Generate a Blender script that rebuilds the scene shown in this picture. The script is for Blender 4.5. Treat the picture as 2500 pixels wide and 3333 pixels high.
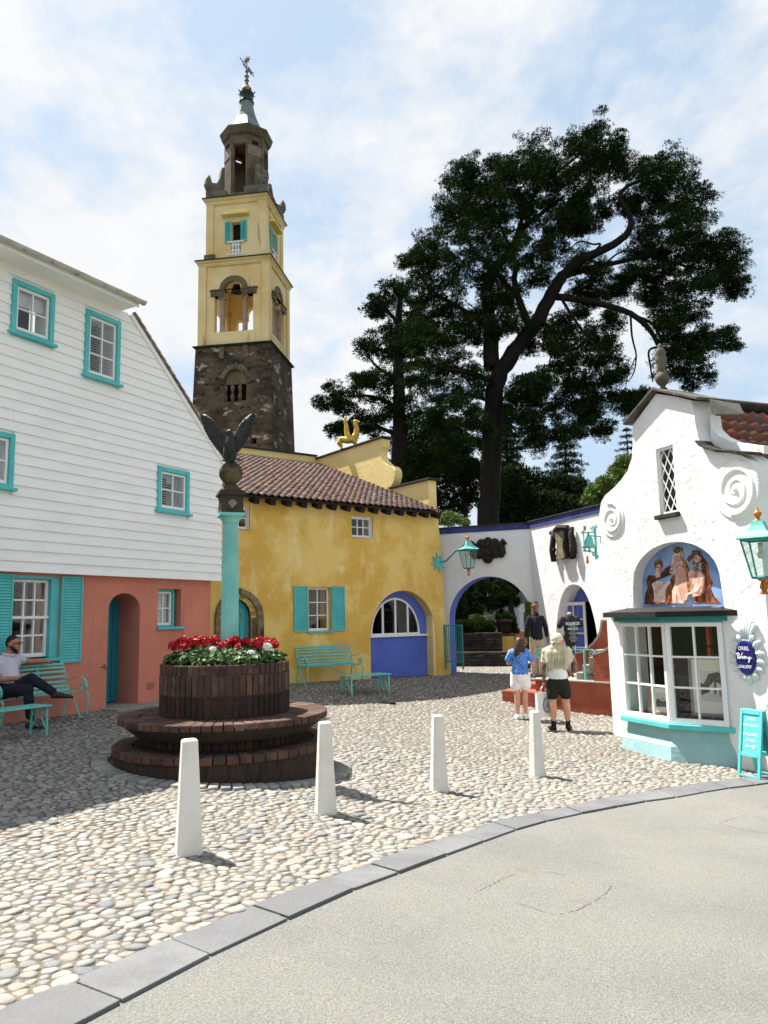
import bpy, bmesh, math, random
import numpy as np
from mathutils import Vector, Matrix, Euler, noise
from mathutils.geometry import tessellate_polygon
random.seed(7)
rad, sin, cos, pi = math.radians, math.sin, math.cos, math.pi
scene = bpy.context.scene
for o in list(bpy.data.objects): bpy.data.objects.remove(o)
C = scene.collection

# ------------------------------------------------------------------ camera
FOC, PITCH, ROLL, CAMZ = 2484.0, rad(7.85), rad(-1.17), 1.5
FW = Vector((0, cos(PITCH), sin(PITCH))); UP0 = Vector((0, -sin(PITCH), cos(PITCH))); RT0 = Vector((1, 0, 0))
RT = RT0*cos(ROLL) + UP0*sin(ROLL); UPV = -RT0*sin(ROLL) + UP0*cos(ROLL)
camd = bpy.data.cameras.new('camera'); cam = bpy.data.objects.new('camera', camd); C.objects.link(cam)
camd.sensor_fit = 'HORIZONTAL'; camd.sensor_width = 36; camd.lens = FOC/2500*36
camd.clip_start = 0.05; camd.clip_end = 3000
M = Matrix((RT, UPV, -FW)).transposed().to_4x4(); M.translation = (0, 0, CAMZ)
cam.matrix_world = M
scene.camera = cam

# ------------------------------------------------------------------ sky and sun
SUN_AZ, SUN_EL = rad(-50), rad(60.5)
w = bpy.data.worlds.new('World'); scene.world = w; w.use_nodes = True
nt = w.node_tree; nt.nodes.clear()
def nd(nt, t, **k):
    n = nt.nodes.new(t)
    for a, b in k.items():
        if a == 'inp':
            for i, v in b.items(): n.inputs[i].default_value = v
        else: setattr(n, a, b)
    return n
out = nd(nt, 'ShaderNodeOutputWorld'); bg = nd(nt, 'ShaderNodeBackground', inp={'Strength': 0.105})
sky = nd(nt, 'ShaderNodeTexSky', sky_type='NISHITA', sun_disc=False, sun_elevation=SUN_EL, sun_rotation=SUN_AZ, air_density=1.0, dust_density=1.6, ozone_density=1.0)
tc = nd(nt, 'ShaderNodeTexCoord')
mp = nd(nt, 'ShaderNodeMapping'); mp.inputs['Scale'].default_value = (1, 1, 1.6); mp.inputs['Location'].default_value = (0.9, 0.1, 0.55)
n1 = nd(nt, 'ShaderNodeTexNoise', inp={'Scale': 2.3, 'Detail': 10, 'Roughness': .6, 'Distortion': .2})
n2 = nd(nt, 'ShaderNodeTexNoise', inp={'Scale': 5.5, 'Detail': 8, 'Roughness': .6})
cr = nd(nt, 'ShaderNodeValToRGB'); cr.color_ramp.elements[0].position = .455; cr.color_ramp.elements[1].position = .56
mx = nd(nt, 'ShaderNodeMixRGB', blend_type='MIX')
cl = nd(nt, 'ShaderNodeMixRGB', blend_type='MIX', inp={'Color1': (3.0, 3.12, 3.28, 1), 'Color2': (3.8, 3.8, 3.8, 1)})
hz = nd(nt, 'ShaderNodeMixRGB', blend_type='MIX', inp={'Fac': .85, 'Color2': (2.02, 2.55, 3.1, 1)})
L = nt.links.new
L(tc.outputs['Generated'], mp.inputs['Vector']); L(mp.outputs[0], n1.inputs['Vector']); L(mp.outputs[0], n2.inputs['Vector'])
ad = nd(nt, 'ShaderNodeMixRGB', blend_type='MIX', inp={'Fac': .3}); L(n1.outputs[0], ad.inputs['Color1']); L(n2.outputs[0], ad.inputs['Color2'])
L(ad.outputs[0], cr.inputs[0]); L(cr.outputs[0], mx.inputs['Fac']); L(n2.outputs[0], cl.inputs['Fac'])
L(sky.outputs[0], hz.inputs['Color1']); L(hz.outputs[0], mx.inputs['Color1']); L(cl.outputs[0], mx.inputs['Color2'])
L(mx.outputs[0], bg.inputs['Color']); L(bg.outputs[0], out.inputs['Surface'])
sd = bpy.data.lights.new('sun', 'SUN'); so = bpy.data.objects.new('sun', sd); C.objects.link(so)
sd.energy = 5.0; sd.angle = rad(.55); sd.color = (1, .95, .87)
ld = Vector((-sin(SUN_AZ)*cos(SUN_EL), -cos(SUN_AZ)*cos(SUN_EL), -sin(SUN_EL)))
so.rotation_euler = ld.to_track_quat('-Z', 'Y').to_euler(); so.location = (-20, 20, 40)
vs = scene.view_settings; vs.view_transform = 'Standard'; vs.look = 'None'; vs.exposure = 1.38; vs.gamma = 1; vs.use_curve_mapping = False

# ------------------------------------------------------------------ helpers: reading the photo's geometry
def ray(u, v):                                   # direction (forward component y = 1) through a picture point, 1659 px wide
    S = 2500/1659
    d = FW + RT*((u*S-1250)/FOC) - UPV*((v*S-1666.5)/FOC)
    return d/d.y
def at(u, v, y):                                 # the point on that line of sight y metres ahead
    d = ray(u, v); return Vector((d.x*y, y, CAMZ + d.z*y))
CP = [(0,0,-.05),(-3,1,-.05),(3,1,-.15),(-1.575,6.24,-.28),(-.624,7.71,-.36),(.572,9.19,-.5),(2.05,10.98,-.71),(2.76,16.2,-.62),(3.25,14.78,-.66),
 (-4.78,14.13,0),(-5.2,13.4,.0),(-4.35,14.9,0),(-5.07,12.84,-.02),(-1.9,8.7,-.26),(-2.13,10,-.22),(-.83,18.5,-.03),(-2.29,18.6,-.02),(1.76,21.7,-.12),
 (3.89,19.97,-.1),(2.3,21.5,-.12),(3.99,13.8,-.56),(4.2,11.7,-.68),(3.84,12.9,-.68),(4.93,11.3,-.71),(5.1,10.9,-.72),(-4,6,-.2),(-6.5,11,0),(4,6,-.5),(2,5,-.36),
 (6,9,-.65),(8,4,-.5),(2.5,26,.0),(-8,2,-.05),(0,-6,.1),(8,-4,-.2),(-3,24,0),(9,14,-.6),(-9,16,0.05),(7,20,-.2)]
_P = np.array([c[:2] for c in CP]); _z = np.array([c[2] for c in CP])
def _U(r2): return np.where(r2 > 1e-9, r2*np.log(np.maximum(r2, 1e-9)), 0)
_K = _U(((_P[:, None]-_P[None])**2).sum(-1)) + 6.0*np.eye(len(CP)); _Q = np.c_[np.ones(len(CP)), _P]
_A = np.block([[_K, _Q], [_Q.T, np.zeros((3, 3))]]); _W = np.linalg.solve(_A, np.r_[_z, 0, 0, 0])
def gzs(X, Y):
    X = np.asarray(X, float); Y = np.asarray(Y, float); P = np.stack([X.ravel(), Y.ravel()], -1)
    U = _U(((P[:, None]-_P[None])**2).sum(-1)); z = U@_W[:-3] + _W[-3] + P@_W[-2:]
    return z.reshape(X.shape)
def gz(x, y): return float(gzs([x], [y])[0])
def G(u, v):                                     # where that line of sight meets the ground
    d = ray(u, v); y = 8.0
    for _ in range(30):
        z = gz(d.x*y, y); y = .5*y + .5*max(1.5, min(40, (z-CAMZ)/d.z))
    return Vector((d.x*y, y, gz(d.x*y, y)))
class Frame:                                     # a facade: X along it, Y into it, Z up
    def __init__(s, ox, oy, oz, az):
        s.X = Vector((sin(az), cos(az), 0)); s.Y = Vector((-cos(az), sin(az), 0)); s.O = Vector((ox, oy, oz)); s.az = az
        s.M = Matrix((s.X, s.Y, Vector((0, 0, 1)))).transposed().to_4x4(); s.M.translation = s.O
    def at(s, u, v, off=0.0):                    # local (x, z) on the plane y = off
        d = ray(u, v); o = Vector((0, 0, CAMZ)) - s.O - s.Y*off
        t = -o.dot(s.Y)/d.dot(s.Y); p = Vector((0, 0, CAMZ)) + d*t - s.O
        return (p.dot(s.X), p.z)
    def atx(s, u, v, x):                         # local (y, z) on the plane X = x
        d = ray(u, v); o = Vector((0, 0, CAMZ)) - s.O - s.X*x
        t = -o.dot(s.X)/d.dot(s.X); p = Vector((0, 0, CAMZ)) + d*t - s.O
        return (p.dot(s.Y), p.z)
    def w(s, x, y, z): return s.M @ Vector((x, y, z))

# ------------------------------------------------------------------ helpers: meshes and objects
class MB:
    def __init__(s): s.v = []; s.f = []; s.t = []
    def add(s, vs, fs, M=None, tint=None):
        b = len(s.v)
        s.v += [tuple(M @ Vector(p)) for p in vs] if M is not None else [tuple(p) for p in vs]
        s.f += [tuple(i+b for i in f) for f in fs]
        if tint is not None: s.t += [tint]*(len(s.v)-len(s.t))
        return s
    def box(s, x0, x1, y0, y1, z0, z1, M=None, tint=None):
        v = [(x0,y0,z0),(x1,y0,z0),(x1,y1,z0),(x0,y1,z0),(x0,y0,z1),(x1,y0,z1),(x1,y1,z1),(x0,y1,z1)]
        return s.add(v, [(0,3,2,1),(4,5,6,7),(0,1,5,4),(1,2,6,5),(2,3,7,6),(3,0,4,7)], M, tint)
    def wall(s, outer, holes, y0, y1, M=None):   # polygon in XZ with holes, extruded along Y
        loops = [outer]+list(holes)
        pts = [Vector((p[0], p[1], 0)) for l in loops for p in l]
        tris = tessellate_polygon([[Vector((p[0], p[1], 0)) for p in l] for l in loops])
        n = len(pts); v = [(p.x, y0, p.y) for p in pts]+[(p.x, y1, p.y) for p in pts]; f = []
        for t in tris:
            a, b, c = (pts[i] for i in t)
            cr = (b.x-a.x)*(c.y-a.y)-(b.y-a.y)*(c.x-a.x)
            if abs(cr) < 1e-10: continue
            t = tuple(t) if cr > 0 else tuple(reversed(t))
            f.append(t); f.append(tuple(i+n for i in reversed(t)))
        k = 0
        for li, l in enumerate(loops):
            m = len(l); area = sum(l[i][0]*l[(i+1)%m][1]-l[(i+1)%m][0]*l[i][1] for i in range(m))
            fl = (area > 0) == (li == 0)
            for i in range(m):
                a, b = k+i, k+(i+1)%m
                f.append((a, a+n, b+n, b) if fl else (b, b+n, a+n, a))
            k += m
        return s.add(v, f, M)
    def tube(s, pts, r, n=8, M=None, cap=True):
        pts = [Vector(p) for p in pts]; m = len(pts); rs = r if isinstance(r, (list, tuple)) else [r]*m
        v = []; f = []; side = None
        for i, p in enumerate(pts):
            t = (pts[min(i+1, m-1)]-pts[max(i-1, 0)])
            t = t.normalized() if t.length > 1e-9 else Vector((0, 0, 1))
            if side is None:
                side = t.cross(Vector((0, 0, 1)) if abs(t.z) < .9 else Vector((0, 1, 0))).normalized()
            else:
                side = side - t*side.dot(t); side = side.normalized() if side.length > 1e-6 else t.orthogonal().normalized()
            b = t.cross(side)
            for k in range(n):
                a = 2*pi*k/n; v.append(p + (side*cos(a)+b*sin(a))*rs[i])
        for i in range(m-1):
            for k in range(n):
                k2 = (k+1)%n; f.append((i*n+k, i*n+k2, (i+1)*n+k2, (i+1)*n+k))
        if cap: f.append(tuple(range(n-1, -1, -1))); f.append(tuple((m-1)*n+k for k in range(n)))
        return s.add(v, f, M)
    def bar(s, pts, w, t, M=None, axis=(0, 1, 0)):   # flat iron strip along a planar line; width w along axis, thickness t across
        pts = [Vector(p) for p in pts]; ax = Vector(axis); m = len(pts); v = []; f = []
        for i, p in enumerate(pts):
            d = (pts[min(i+1, m-1)]-pts[max(i-1, 0)]).normalized(); nn = d.cross(ax).normalized()*t/2
            v += [p-ax*w/2-nn, p+ax*w/2-nn, p+ax*w/2+nn, p-ax*w/2+nn]
        for i in range(m-1):
            for k in range(4): f.append((i*4+k, i*4+(k+1)%4, (i+1)*4+(k+1)%4, (i+1)*4+k))
        f += [(3, 2, 1, 0), tuple((m-1)*4+k for k in range(4))]
        return s.add(v, f, M)
    def lathe(s, prof, n=24, M=None, a0=0.0, a1=2*pi):
        full = abs(a1-a0-2*pi) < 1e-6; m = n if full else n+1; v = []; f = []
        for r, z in prof:
            for k in range(m):
                a = a0+(a1-a0)*k/n; v.append((r*cos(a), r*sin(a), z))
        for i in range(len(prof)-1):
            for k in range(n):
                k2 = (k+1)%m; f.append((i*m+k, i*m+k2, (i+1)*m+k2, (i+1)*m+k))
        if full: f.append(tuple(range(m-1, -1, -1))); f.append(tuple((len(prof)-1)*m+k for k in range(m)))
        return s.add(v, f, M)
    def ball(s, c, r, nu=12, nv=8, M=None, sc=(1, 1, 1)):
        T = Matrix.Translation(c) @ Matrix.Diagonal((sc[0], sc[1], sc[2], 1))
        if M is not None: T = M @ T
        pr = [(max(1e-4, r*sin(pi*i/nv)), -r*cos(pi*i/nv)) for i in range(nv+1)]
        return s.lathe(pr, nu, T)
    def mesh(s, name, smooth=False):
        me = bpy.data.meshes.new(name); me.from_pydata(s.v, [], s.f); me.validate(); me.update()
        if smooth: me.shade_smooth()
        if s.t and len(s.t) == len(s.v):
            a = me.attributes.new('tint', 'FLOAT', 'POINT'); a.data.foreach_set('value', s.t)
        return me
    def build(s, name, m, parent=None, smooth=False, auto=None):
        me = s.mesh(name, smooth)
        o = obj(name, me, m, parent)
        if auto is not None and len(me.polygons):
            me.shade_smooth()
            try: me.set_sharp_from_angle(angle=rad(auto))
            except Exception: pass
        return o
def obj(name, me, m=None, parent=None):
    o = bpy.data.objects.new(name, me); C.objects.link(o)
    if m is not None and me is not None and not me.materials: me.materials.append(m)
    if parent is not None: o.parent = parent
    return o
def tag(o, label=None, cat=None, group=None, kind=None):
    for k, v in (('label', label), ('category', cat), ('group', group), ('kind', kind)):
        if v: o[k] = v
    return o
def thing(name, label, cat, M=None, group=None):
    o = bpy.data.objects.new(name, None); C.objects.link(o); o.empty_display_size = .2
    if M is not None: o.matrix_world = M
    return tag(o, label, cat, group)
def copytree(o, parent=None):
    c = o.copy(); C.objects.link(c); c.parent = parent
    for ch in list(o.children): copytree(ch, c)
    return c
def bevel(o, wd=.01, seg=2, ang=40):
    b = o.modifiers.new('bevel', 'BEVEL'); b.width = wd; b.segments = seg; b.limit_method = 'ANGLE'; b.angle_limit = rad(ang); return o
def T(x, y, z): return Matrix.Translation((x, y, z))
def RZ(a): return Matrix.Rotation(a, 4, 'Z')
def RX(a): return Matrix.Rotation(a, 4, 'X')
def RY(a): return Matrix.Rotation(a, 4, 'Y')
def arc(cx, cz, rx, rz, a0, a1, n): return [(cx+rx*cos(a0+(a1-a0)*i/n), cz+rz*sin(a0+(a1-a0)*i/n)) for i in range(n+1)]
def spiral(cx, cz, r0, r1, a0, a1, n): return [(cx+(r0+(r1-r0)*i/n)*cos(a0+(a1-a0)*i/n), cz+(r0+(r1-r0)*i/n)*sin(a0+(a1-a0)*i/n)) for i in range(n+1)]
def rnd(a, b): return a+(b-a)*random.random()
def text_mesh(body, size, ext=.0015, align='CENTER', shear=0):
    cu = bpy.data.curves.new('lettering', 'FONT'); cu.body = body; cu.size = size; cu.extrude = ext; cu.align_x = align; cu.align_y = 'CENTER'; cu.shear = shear; cu.resolution_u = 3
    t = bpy.data.objects.new('lettering', cu); C.objects.link(t)
    dg = bpy.context.evaluated_depsgraph_get(); me = bpy.data.meshes.new_from_object(t.evaluated_get(dg))
    bpy.data.objects.remove(t); bpy.data.curves.remove(cu); return me
def text(body, size, m, parent, loc, M=None, **k):   # lettering standing in the XZ plane, facing -Y
    me = text_mesh(body, size, **k); me.materials.clear(); me.materials.append(m)
    o = obj('lettering', me, None, parent); o.matrix_basis = (M if M is not None else Matrix()) @ T(*loc) @ RX(pi/2); return o

# ------------------------------------------------------------------ helpers: procedural materials
def srgb(r, g, b):
    f = lambda c: (c/255/12.92) if c/255 <= .04045 else ((c/255+.055)/1.055)**2.4
    return (f(r), f(g), f(b), 1)
def mat(name, c, rough=.8, c2=None, sc=3.0, lo=.35, hi=.7, bump=0.0, bsc=20.0, bump2=0.0, bsc2=4.0, pieces=None, stains=(), metal=0.0, spec=.3, fine=.0, fsc=60., grad=None, coat=0, stretch=None, sheen=0, disp=.02, streaks=()):
    m = bpy.data.materials.new(name); m.use_nodes = True; t = m.node_tree; t.nodes.clear(); L = t.links.new
    o = nd(t, 'ShaderNodeOutputMaterial'); p = nd(t, 'ShaderNodeBsdfPrincipled', inp={'Roughness': rough, 'Metallic': metal, 'Specular IOR Level': spec, 'Coat Weight': coat, 'Sheen Weight': sheen})
    L(p.outputs[0], o.inputs[0])
    geo = nd(t, 'ShaderNodeNewGeometry'); vec = geo.outputs['Position']
    if stretch:
        mp = nd(t, 'ShaderNodeMapping'); mp.inputs['Scale'].default_value = stretch; L(vec, mp.inputs[0]); vec = mp.outputs[0]
    def nz(s, d=5, r=.6, v=None):
        n = nd(t, 'ShaderNodeTexNoise', inp={'Scale': s, 'Detail': d, 'Roughness': r}); L(v or vec, n.inputs['Vector']); return n.outputs[0]
    def rng(x, a, b):
        q = nd(t, 'ShaderNodeMapRange', interpolation_type='SMOOTHSTEP', inp={1: a, 2: b}); L(x, q.inputs[0]); return q.outputs[0]
    def mix(f, a, b, typ='MIX'):
        q = nd(t, 'ShaderNodeMixRGB', blend_type=typ)
        for i, x in ((0, f), (1, a), (2, b)):
            if isinstance(x, (tuple, list)) and not hasattr(x, 'node'): q.inputs[i].default_value = x
            elif isinstance(x, (int, float)): q.inputs[i].default_value = x
            else: L(x, q.inputs[i])
        return q.outputs[0]
    col = nd(t, 'ShaderNodeRGB'); col.outputs[0].default_value = c; col = col.outputs[0]
    if pieces:
        oi = nd(t, 'ShaderNodeObjectInfo'); at_ = nd(t, 'ShaderNodeAttribute', attribute_name='tint')
        a = nd(t, 'ShaderNodeMath', operation='ADD'); L(oi.outputs['Random'], a.inputs[0]); L(at_.outputs['Fac'], a.inputs[1])
        fr = nd(t, 'ShaderNodeMath', operation='FRACT'); L(a.outputs[0], fr.inputs[0])
        r = nd(t, 'ShaderNodeValToRGB'); el = r.color_ramp.elements
        while len(el) < len(pieces): el.new(.5)
        for i, pc in enumerate(pieces): el[i].position = i/max(1, len(pieces)-1); el[i].color = pc
        L(fr.outputs[0], r.inputs[0]); col = r.outputs[0]
    if c2: col = mix(rng(nz(sc), lo, hi), col, c2)
    for sc_, scl, a, b in stains: col = mix(rng(nz(scl, 8, .65), a, b), col, sc_)
    for kc, kx, kz, a, b in streaks:
        mp_ = nd(t, 'ShaderNodeMapping'); mp_.inputs['Scale'].default_value = (kx, kx, kz); L(geo.outputs['Position'], mp_.inputs[0]); col = mix(rng(nz(1.0, 6, .62, mp_.outputs[0]), a, b), col, kc)
    if fine:
        g = nz(fsc, 3, .7); col = mix(1.0, col, mix(rng(g, .2, .8), (1-fine,)*3+(1,), (1+fine,)*3+(1,)), 'MULTIPLY')
    L(col, p.inputs['Base Color'])
    if bump or bump2:
        b = nd(t, 'ShaderNodeBump', inp={'Strength': 1.0, 'Distance': disp}); h = None
        for s_, k in ((bsc, bump), (bsc2, bump2)):
            if k:
                q = nd(t, 'ShaderNodeMath', operation='MULTIPLY', inp={1: k}); L(nz(s_, 6, .6), q.inputs[0])
                if h is None: h = q.outputs[0]
                else:
                    a = nd(t, 'ShaderNodeMath', operation='ADD'); L(h, a.inputs[0]); L(q.outputs[0], a.inputs[1]); h = a.outputs[0]
        L(h, b.inputs['Height']); L(b.outputs[0], p.inputs['Normal'])
    return m
def glassmat(name, tint=(.9, .93, .92, 1), refl=1.0):
    m = bpy.data.materials.new(name); m.use_nodes = True; t = m.node_tree; t.nodes.clear(); L = t.links.new
    o = nd(t, 'ShaderNodeOutputMaterial'); tr = nd(t, 'ShaderNodeBsdfTransparent', inp={'Color': tint}); gl = nd(t, 'ShaderNodeBsdfGlossy', inp={'Roughness': .02, 'Color': (refl,)*3+(1,)})
    lw = nd(t, 'ShaderNodeLayerWeight', inp={'Blend': .5}); pw = nd(t, 'ShaderNodeMath', operation='POWER', inp={1: 4.5}); fr = nd(t, 'ShaderNodeMath', operation='MULTIPLY_ADD', inp={1: .5, 2: .03}); L(lw.outputs['Facing'], pw.inputs[0]); L(pw.outputs[0], fr.inputs[0]); mx = nd(t, 'ShaderNodeMixShader')
    L(fr.outputs[0], mx.inputs[0]); L(tr.outputs[0], mx.inputs[1]); L(gl.outputs[0], mx.inputs[2]); L(mx.outputs[0], o.inputs[0]); return m
# ------------------------------------------------------------------ materials
WHITEB = mat('white board paint', srgb(245,243,239), .55, srgb(238,236,232), 1.3, bump=.12, bsc=9, stains=[(srgb(214,214,212), 3.5, .62, .8)], stretch=(1,1,3))
WHITE = mat('white window paint', srgb(232,232,230), .45, fine=.04, fsc=30)
WHITEW = mat('rough white limewash', srgb(224,225,226), .85, srgb(216,217,218), 1.2, bump=.4, bsc=7, bump2=.8, bsc2=2.4, stains=[(srgb(196,195,190), 2.3, .66, .85)], disp=.03, streaks=[(srgb(186,182,172), 4, .4, .62, .8)])
GALW = mat('thick white render', srgb(236,235,232), .85, srgb(226,225,221), 1.5, bump=.5, bsc=10, bump2=1.1, bsc2=2.8, stains=[(srgb(190,188,180), 3.1, .72, .9)], disp=.035, streaks=[(srgb(196,192,182), 4, .4, .64, .8)])
TURQ = mat('turquoise paint', srgb(92,190,188), .5, srgb(80,176,176), 2.5, bump=.06, bsc=25)
TURQD = mat('deep teal paint', srgb(40,140,140), .5, srgb(33,124,126), 2.5)
TURQL = mat('pale turquoise ironwork paint', srgb(112,190,178), .45, srgb(96,176,166), 4, stains=[(srgb(84,120,104), 14, .66, .8)])
COLM = mat('column turquoise paint', srgb(134,198,190), .5, srgb(116,182,176), 3, bump=.12, bsc=16, stains=[(srgb(60,120,112), 9, .72, .86)])
PINK = mat('terracotta pink render', srgb(206,130,108), .85, srgb(196,120,100), 1.4, bump=.35, bsc=10, bump2=.3, bsc2=3, stains=[(srgb(184,108,90), 1.6, .62, .85)], streaks=[(srgb(186,112,94), 3.5, .4, .56, .74)])
YELW = mat('mottled ochre limewash', srgb(228,196,116), .85, srgb(214,172,80), .9, .42, .6, bump=.5, bsc=8, bump2=.5, bsc2=2.5, stains=[(srgb(232,206,142), 1.5, .56, .72), (srgb(196,150,62), 2.2, .64, .8)], fine=.05, fsc=9, streaks=[(srgb(234,210,150), 1.8, .5, .58, .74), (srgb(172,130,58), 3.2, .35, .66, .8)])
CREAM = mat('cream yellow render', srgb(236,212,146), .85, srgb(224,196,126), 1.1, bump=.4, bsc=9, stains=[(srgb(188,160,100), 1.7, .64, .85)])
TOWY = mat('weathered tower yellow', srgb(236,212,164), .85, srgb(222,188,128), .55, bump=.3, bsc=6, stains=[(srgb(164,138,86), .9, .62, .82), (srgb(82,72,52), 2.1, .70, .84)], streaks=[(srgb(104,88,58), 2.2, .25, .60, .76)])
STONE = mat('weathered grey stone', srgb(120,112,98), .9, srgb(88,80,68), 2.0, bump=.6, bsc=9, stains=[(srgb(52,48,42), 1.6, .58, .78), (srgb(150,142,122), 5, .66, .8)])
LANT = mat('lantern brown stone', srgb(116,102,84), .9, srgb(80,68,54), 1.2, bump=.3, bsc=9, stains=[(srgb(56,50,42), 1.3, .55, .8)])
TOWS = mat('dark tower rubble', srgb(104,88,74), .95, srgb(66,57,49), .9, .38, .62, bump=1.2, bsc=5, bump2=1.0, bsc2=12, stains=[(srgb(196,186,170), 1.0, .56, .66), (srgb(176,118,54), .7, .60, .74), (srgb(36,33,31), 1.9, .55, .66), (srgb(150,140,124), 4.0, .62, .7)], stretch=(1,1,1.8), disp=.06)
DARKST = mat('black slate edging', srgb(58,55,52), .85, srgb(40,38,36), 3, bump=.4, bsc=14)
BLUE = mat('cobalt blue render', srgb(92,112,200), .75, srgb(82,100,186), 1.6, bump=.25, bsc=9)
BLUED = mat('dark blue band', srgb(60,68,128), .85, srgb(46,52,96), 2.4, .4, .65, bump=.4, bsc=9, stains=[(srgb(34,36,44), 3.2, .58, .75)])
RED = mat('red ochre render', srgb(150,80,60), .85, srgb(132,66,50), 1.4, bump=.6, bsc=9, bump2=.5, bsc2=3, stains=[(srgb(86,44,36), 2.0, .54, .72), (srgb(186,116,94), 3.6, .62, .78)])
TILE = mat('old clay pantile', srgb(120,84,70), .9, srgb(84,66,60), 5, .4, .68, pieces=[srgb(112,92,84), srgb(138,106,94), srgb(122,106,100), srgb(150,112,98), srgb(100,86,80), srgb(138,122,115), srgb(140,100,86)], bump=.4, bsc=30, stains=[(srgb(190,186,176), 9, .61, .7), (srgb(62,54,50), 7, .6, .74)])
TILER = mat('red clay pantile', srgb(150,78,56), .9, srgb(110,70,58), 6, .45, .7, pieces=[srgb(116,70,56), srgb(136,78,60), srgb(104,80,70), srgb(94,76,70), srgb(126,72,56)], bump=.4, bsc=30, stains=[(srgb(198,194,184), 6, .62, .68), (srgb(66,52,48), 5, .64, .76)])
SLATE = mat('blue grey slate', srgb(104,105,106), .75, srgb(93,94,96), 2.2, pieces=[srgb(104,105,106), srgb(112,113,113), srgb(97,98,100), srgb(108,109,109)], bump=.3, bsc=10, bump2=.3, bsc2=40, stains=[(srgb(150,152,152), 6, .68, .8)])
COBBLE = mat('beach cobble', srgb(150,148,142), .7, srgb(120,116,108), 14, .45, .75, pieces=[srgb(112,113,113), srgb(146,142,132), srgb(128,127,124), srgb(98,102,106), srgb(154,148,136), srgb(136,134,129), srgb(146,128,114), srgb(118,120,120), srgb(160,156,147), srgb(130,125,115), srgb(140,139,135)], bump=.25, bsc=50, fine=.08, fsc=80)
MORTAR = mat('sandy mortar bed', srgb(112,105,93), .95, srgb(78,74,66), 5, bump=.8, bsc=60, stains=[(srgb(96,104,58), 2.2, .7, .8)], fine=.25, fsc=120)
TARMAC = mat('old pale tarmac', srgb(122,121,116), .9, srgb(113,112,108), .8, bump=1.0, bsc=95, bump2=.5, bsc2=30, stains=[(srgb(112,110,103), .9, .62, .75), (srgb(136,126,118), 1.3, .7, .8), (srgb(84,82,77), 70, .68, .76), (srgb(158,156,149), 85, .70, .78)], fine=.34, fsc=70, disp=.015)
TARPATCH = mat('darker tarmac patch', srgb(118,116,108), .92, srgb(108,106,99), 2, bump=1.2, bsc=140, fine=.34, fsc=150, disp=.01)
GRASS = mat('grassy hillside soil', srgb(58,70,34), .95, srgb(44,52,26), 1.5, bump=.6, bsc=8)
BRICK = mat('dark weathered brick', srgb(98,62,52), .9, srgb(66,48,42), 6, .4, .68, pieces=[srgb(92,66,55), srgb(78,58,51), srgb(104,73,60), srgb(66,54,48), srgb(92,71,62), srgb(104,83,72)], bump=.5, bsc=40, stains=[(srgb(40,36,33), 4, .58, .75), (srgb(140,128,112), 12, .7, .8)])
BRICKD = mat('almost black brick', srgb(60,44,38), .92, srgb(42,34,30), 6, .4, .68, pieces=[srgb(62,44,38), srgb(50,38,34), srgb(74,48,40), srgb(44,36,33)], bump=.5, bsc=40, stains=[(srgb(104,96,84), 10, .72, .82)])
BMORT = mat('grimy mortar', srgb(112,102,90), .95, srgb(78,70,62), 8, bump=.5, bsc=50)
BOWL = mat('mossy dark render', srgb(62,54,44), .95, srgb(44,38,32), 3, bump=.9, bsc=9, bump2=.6, bsc2=30, stains=[(srgb(78,78,56), 2.3, .6, .8)])
BOLL = mat('chipped white bollard paint', srgb(224,221,212), .6, srgb(212,208,196), 2.5, bump=.3, bsc=12, bump2=.2, bsc2=40, stains=[(srgb(172,164,144), 5, .66, .82), (srgb(110,108,88), 18, .76, .84)])
BLACK = mat('black paint', srgb(22,22,24), .6)
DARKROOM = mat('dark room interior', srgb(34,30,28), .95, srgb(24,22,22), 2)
BRONZE = mat('dark bronze', srgb(44,44,42), .45, srgb(28,28,28), 6, bump=.6, bsc=30, metal=.35, spec=.5, stains=[(srgb(74,84,74), 8, .66, .8)])
IRONR = mat('rough dark iron relief', srgb(44,36,30), .75, srgb(28,24,22), 8, bump=.6, bsc=30)
BALLST = mat('mossy stone ball', srgb(94,86,62), .9, srgb(58,52,40), 5, .4, .65, bump=.5, bsc=20, stains=[(srgb(36,32,28), 6, .58, .75)])
GILT = mat('gilded paint', srgb(206,178,72), .5, srgb(178,144,50), 7, bump=.5, bsc=30, metal=.15)
GOLDP = mat('copper gold paint', srgb(196,120,56), .45, srgb(170,96,40), 9, metal=.3)
WOOD = mat('dark stained timber', srgb(46,38,34), .85, srgb(32,28,26), 6, bump=.4, bsc=20)
LEADR = mat('grey green lead roof', srgb(116,130,124), .5, srgb(92,106,100), 1.5, bump=.2, bsc=6, metal=.25, stains=[(srgb(86,100,96), 1.4, .6, .8)])
COPPER = mat('dark green copper', srgb(40,66,62), .55, srgb(28,44,42), 5, metal=.3)
PALEIR = mat('pinkish weathered iron', srgb(140,122,112), .7, srgb(112,96,88), 5)
GLASS = glassmat('window glass', (.975, .98, .98, 1)); GLASSD = glassmat('dim glass', (.5, .52, .52, 1)); LGLASS = glassmat('lantern glass', (.8, .88, .86, 1))
CURTAIN = mat('pale blind', srgb(206,204,200), .9, srgb(190,188,184), 4)
SILVER = mat('grey blind slat', srgb(186,186,184), .6)
DOORT = mat('turquoise door planks', srgb(62,172,182), .5, srgb(52,158,168), 3, stretch=(6,6,1), bump=.15, bsc=10)
DOORS = mat('dark teal door', srgb(36,124,136), .5, srgb(30,112,124), 3, stretch=(6,6,1))  # darker teal than the plank door, with faint vertical grain
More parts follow.
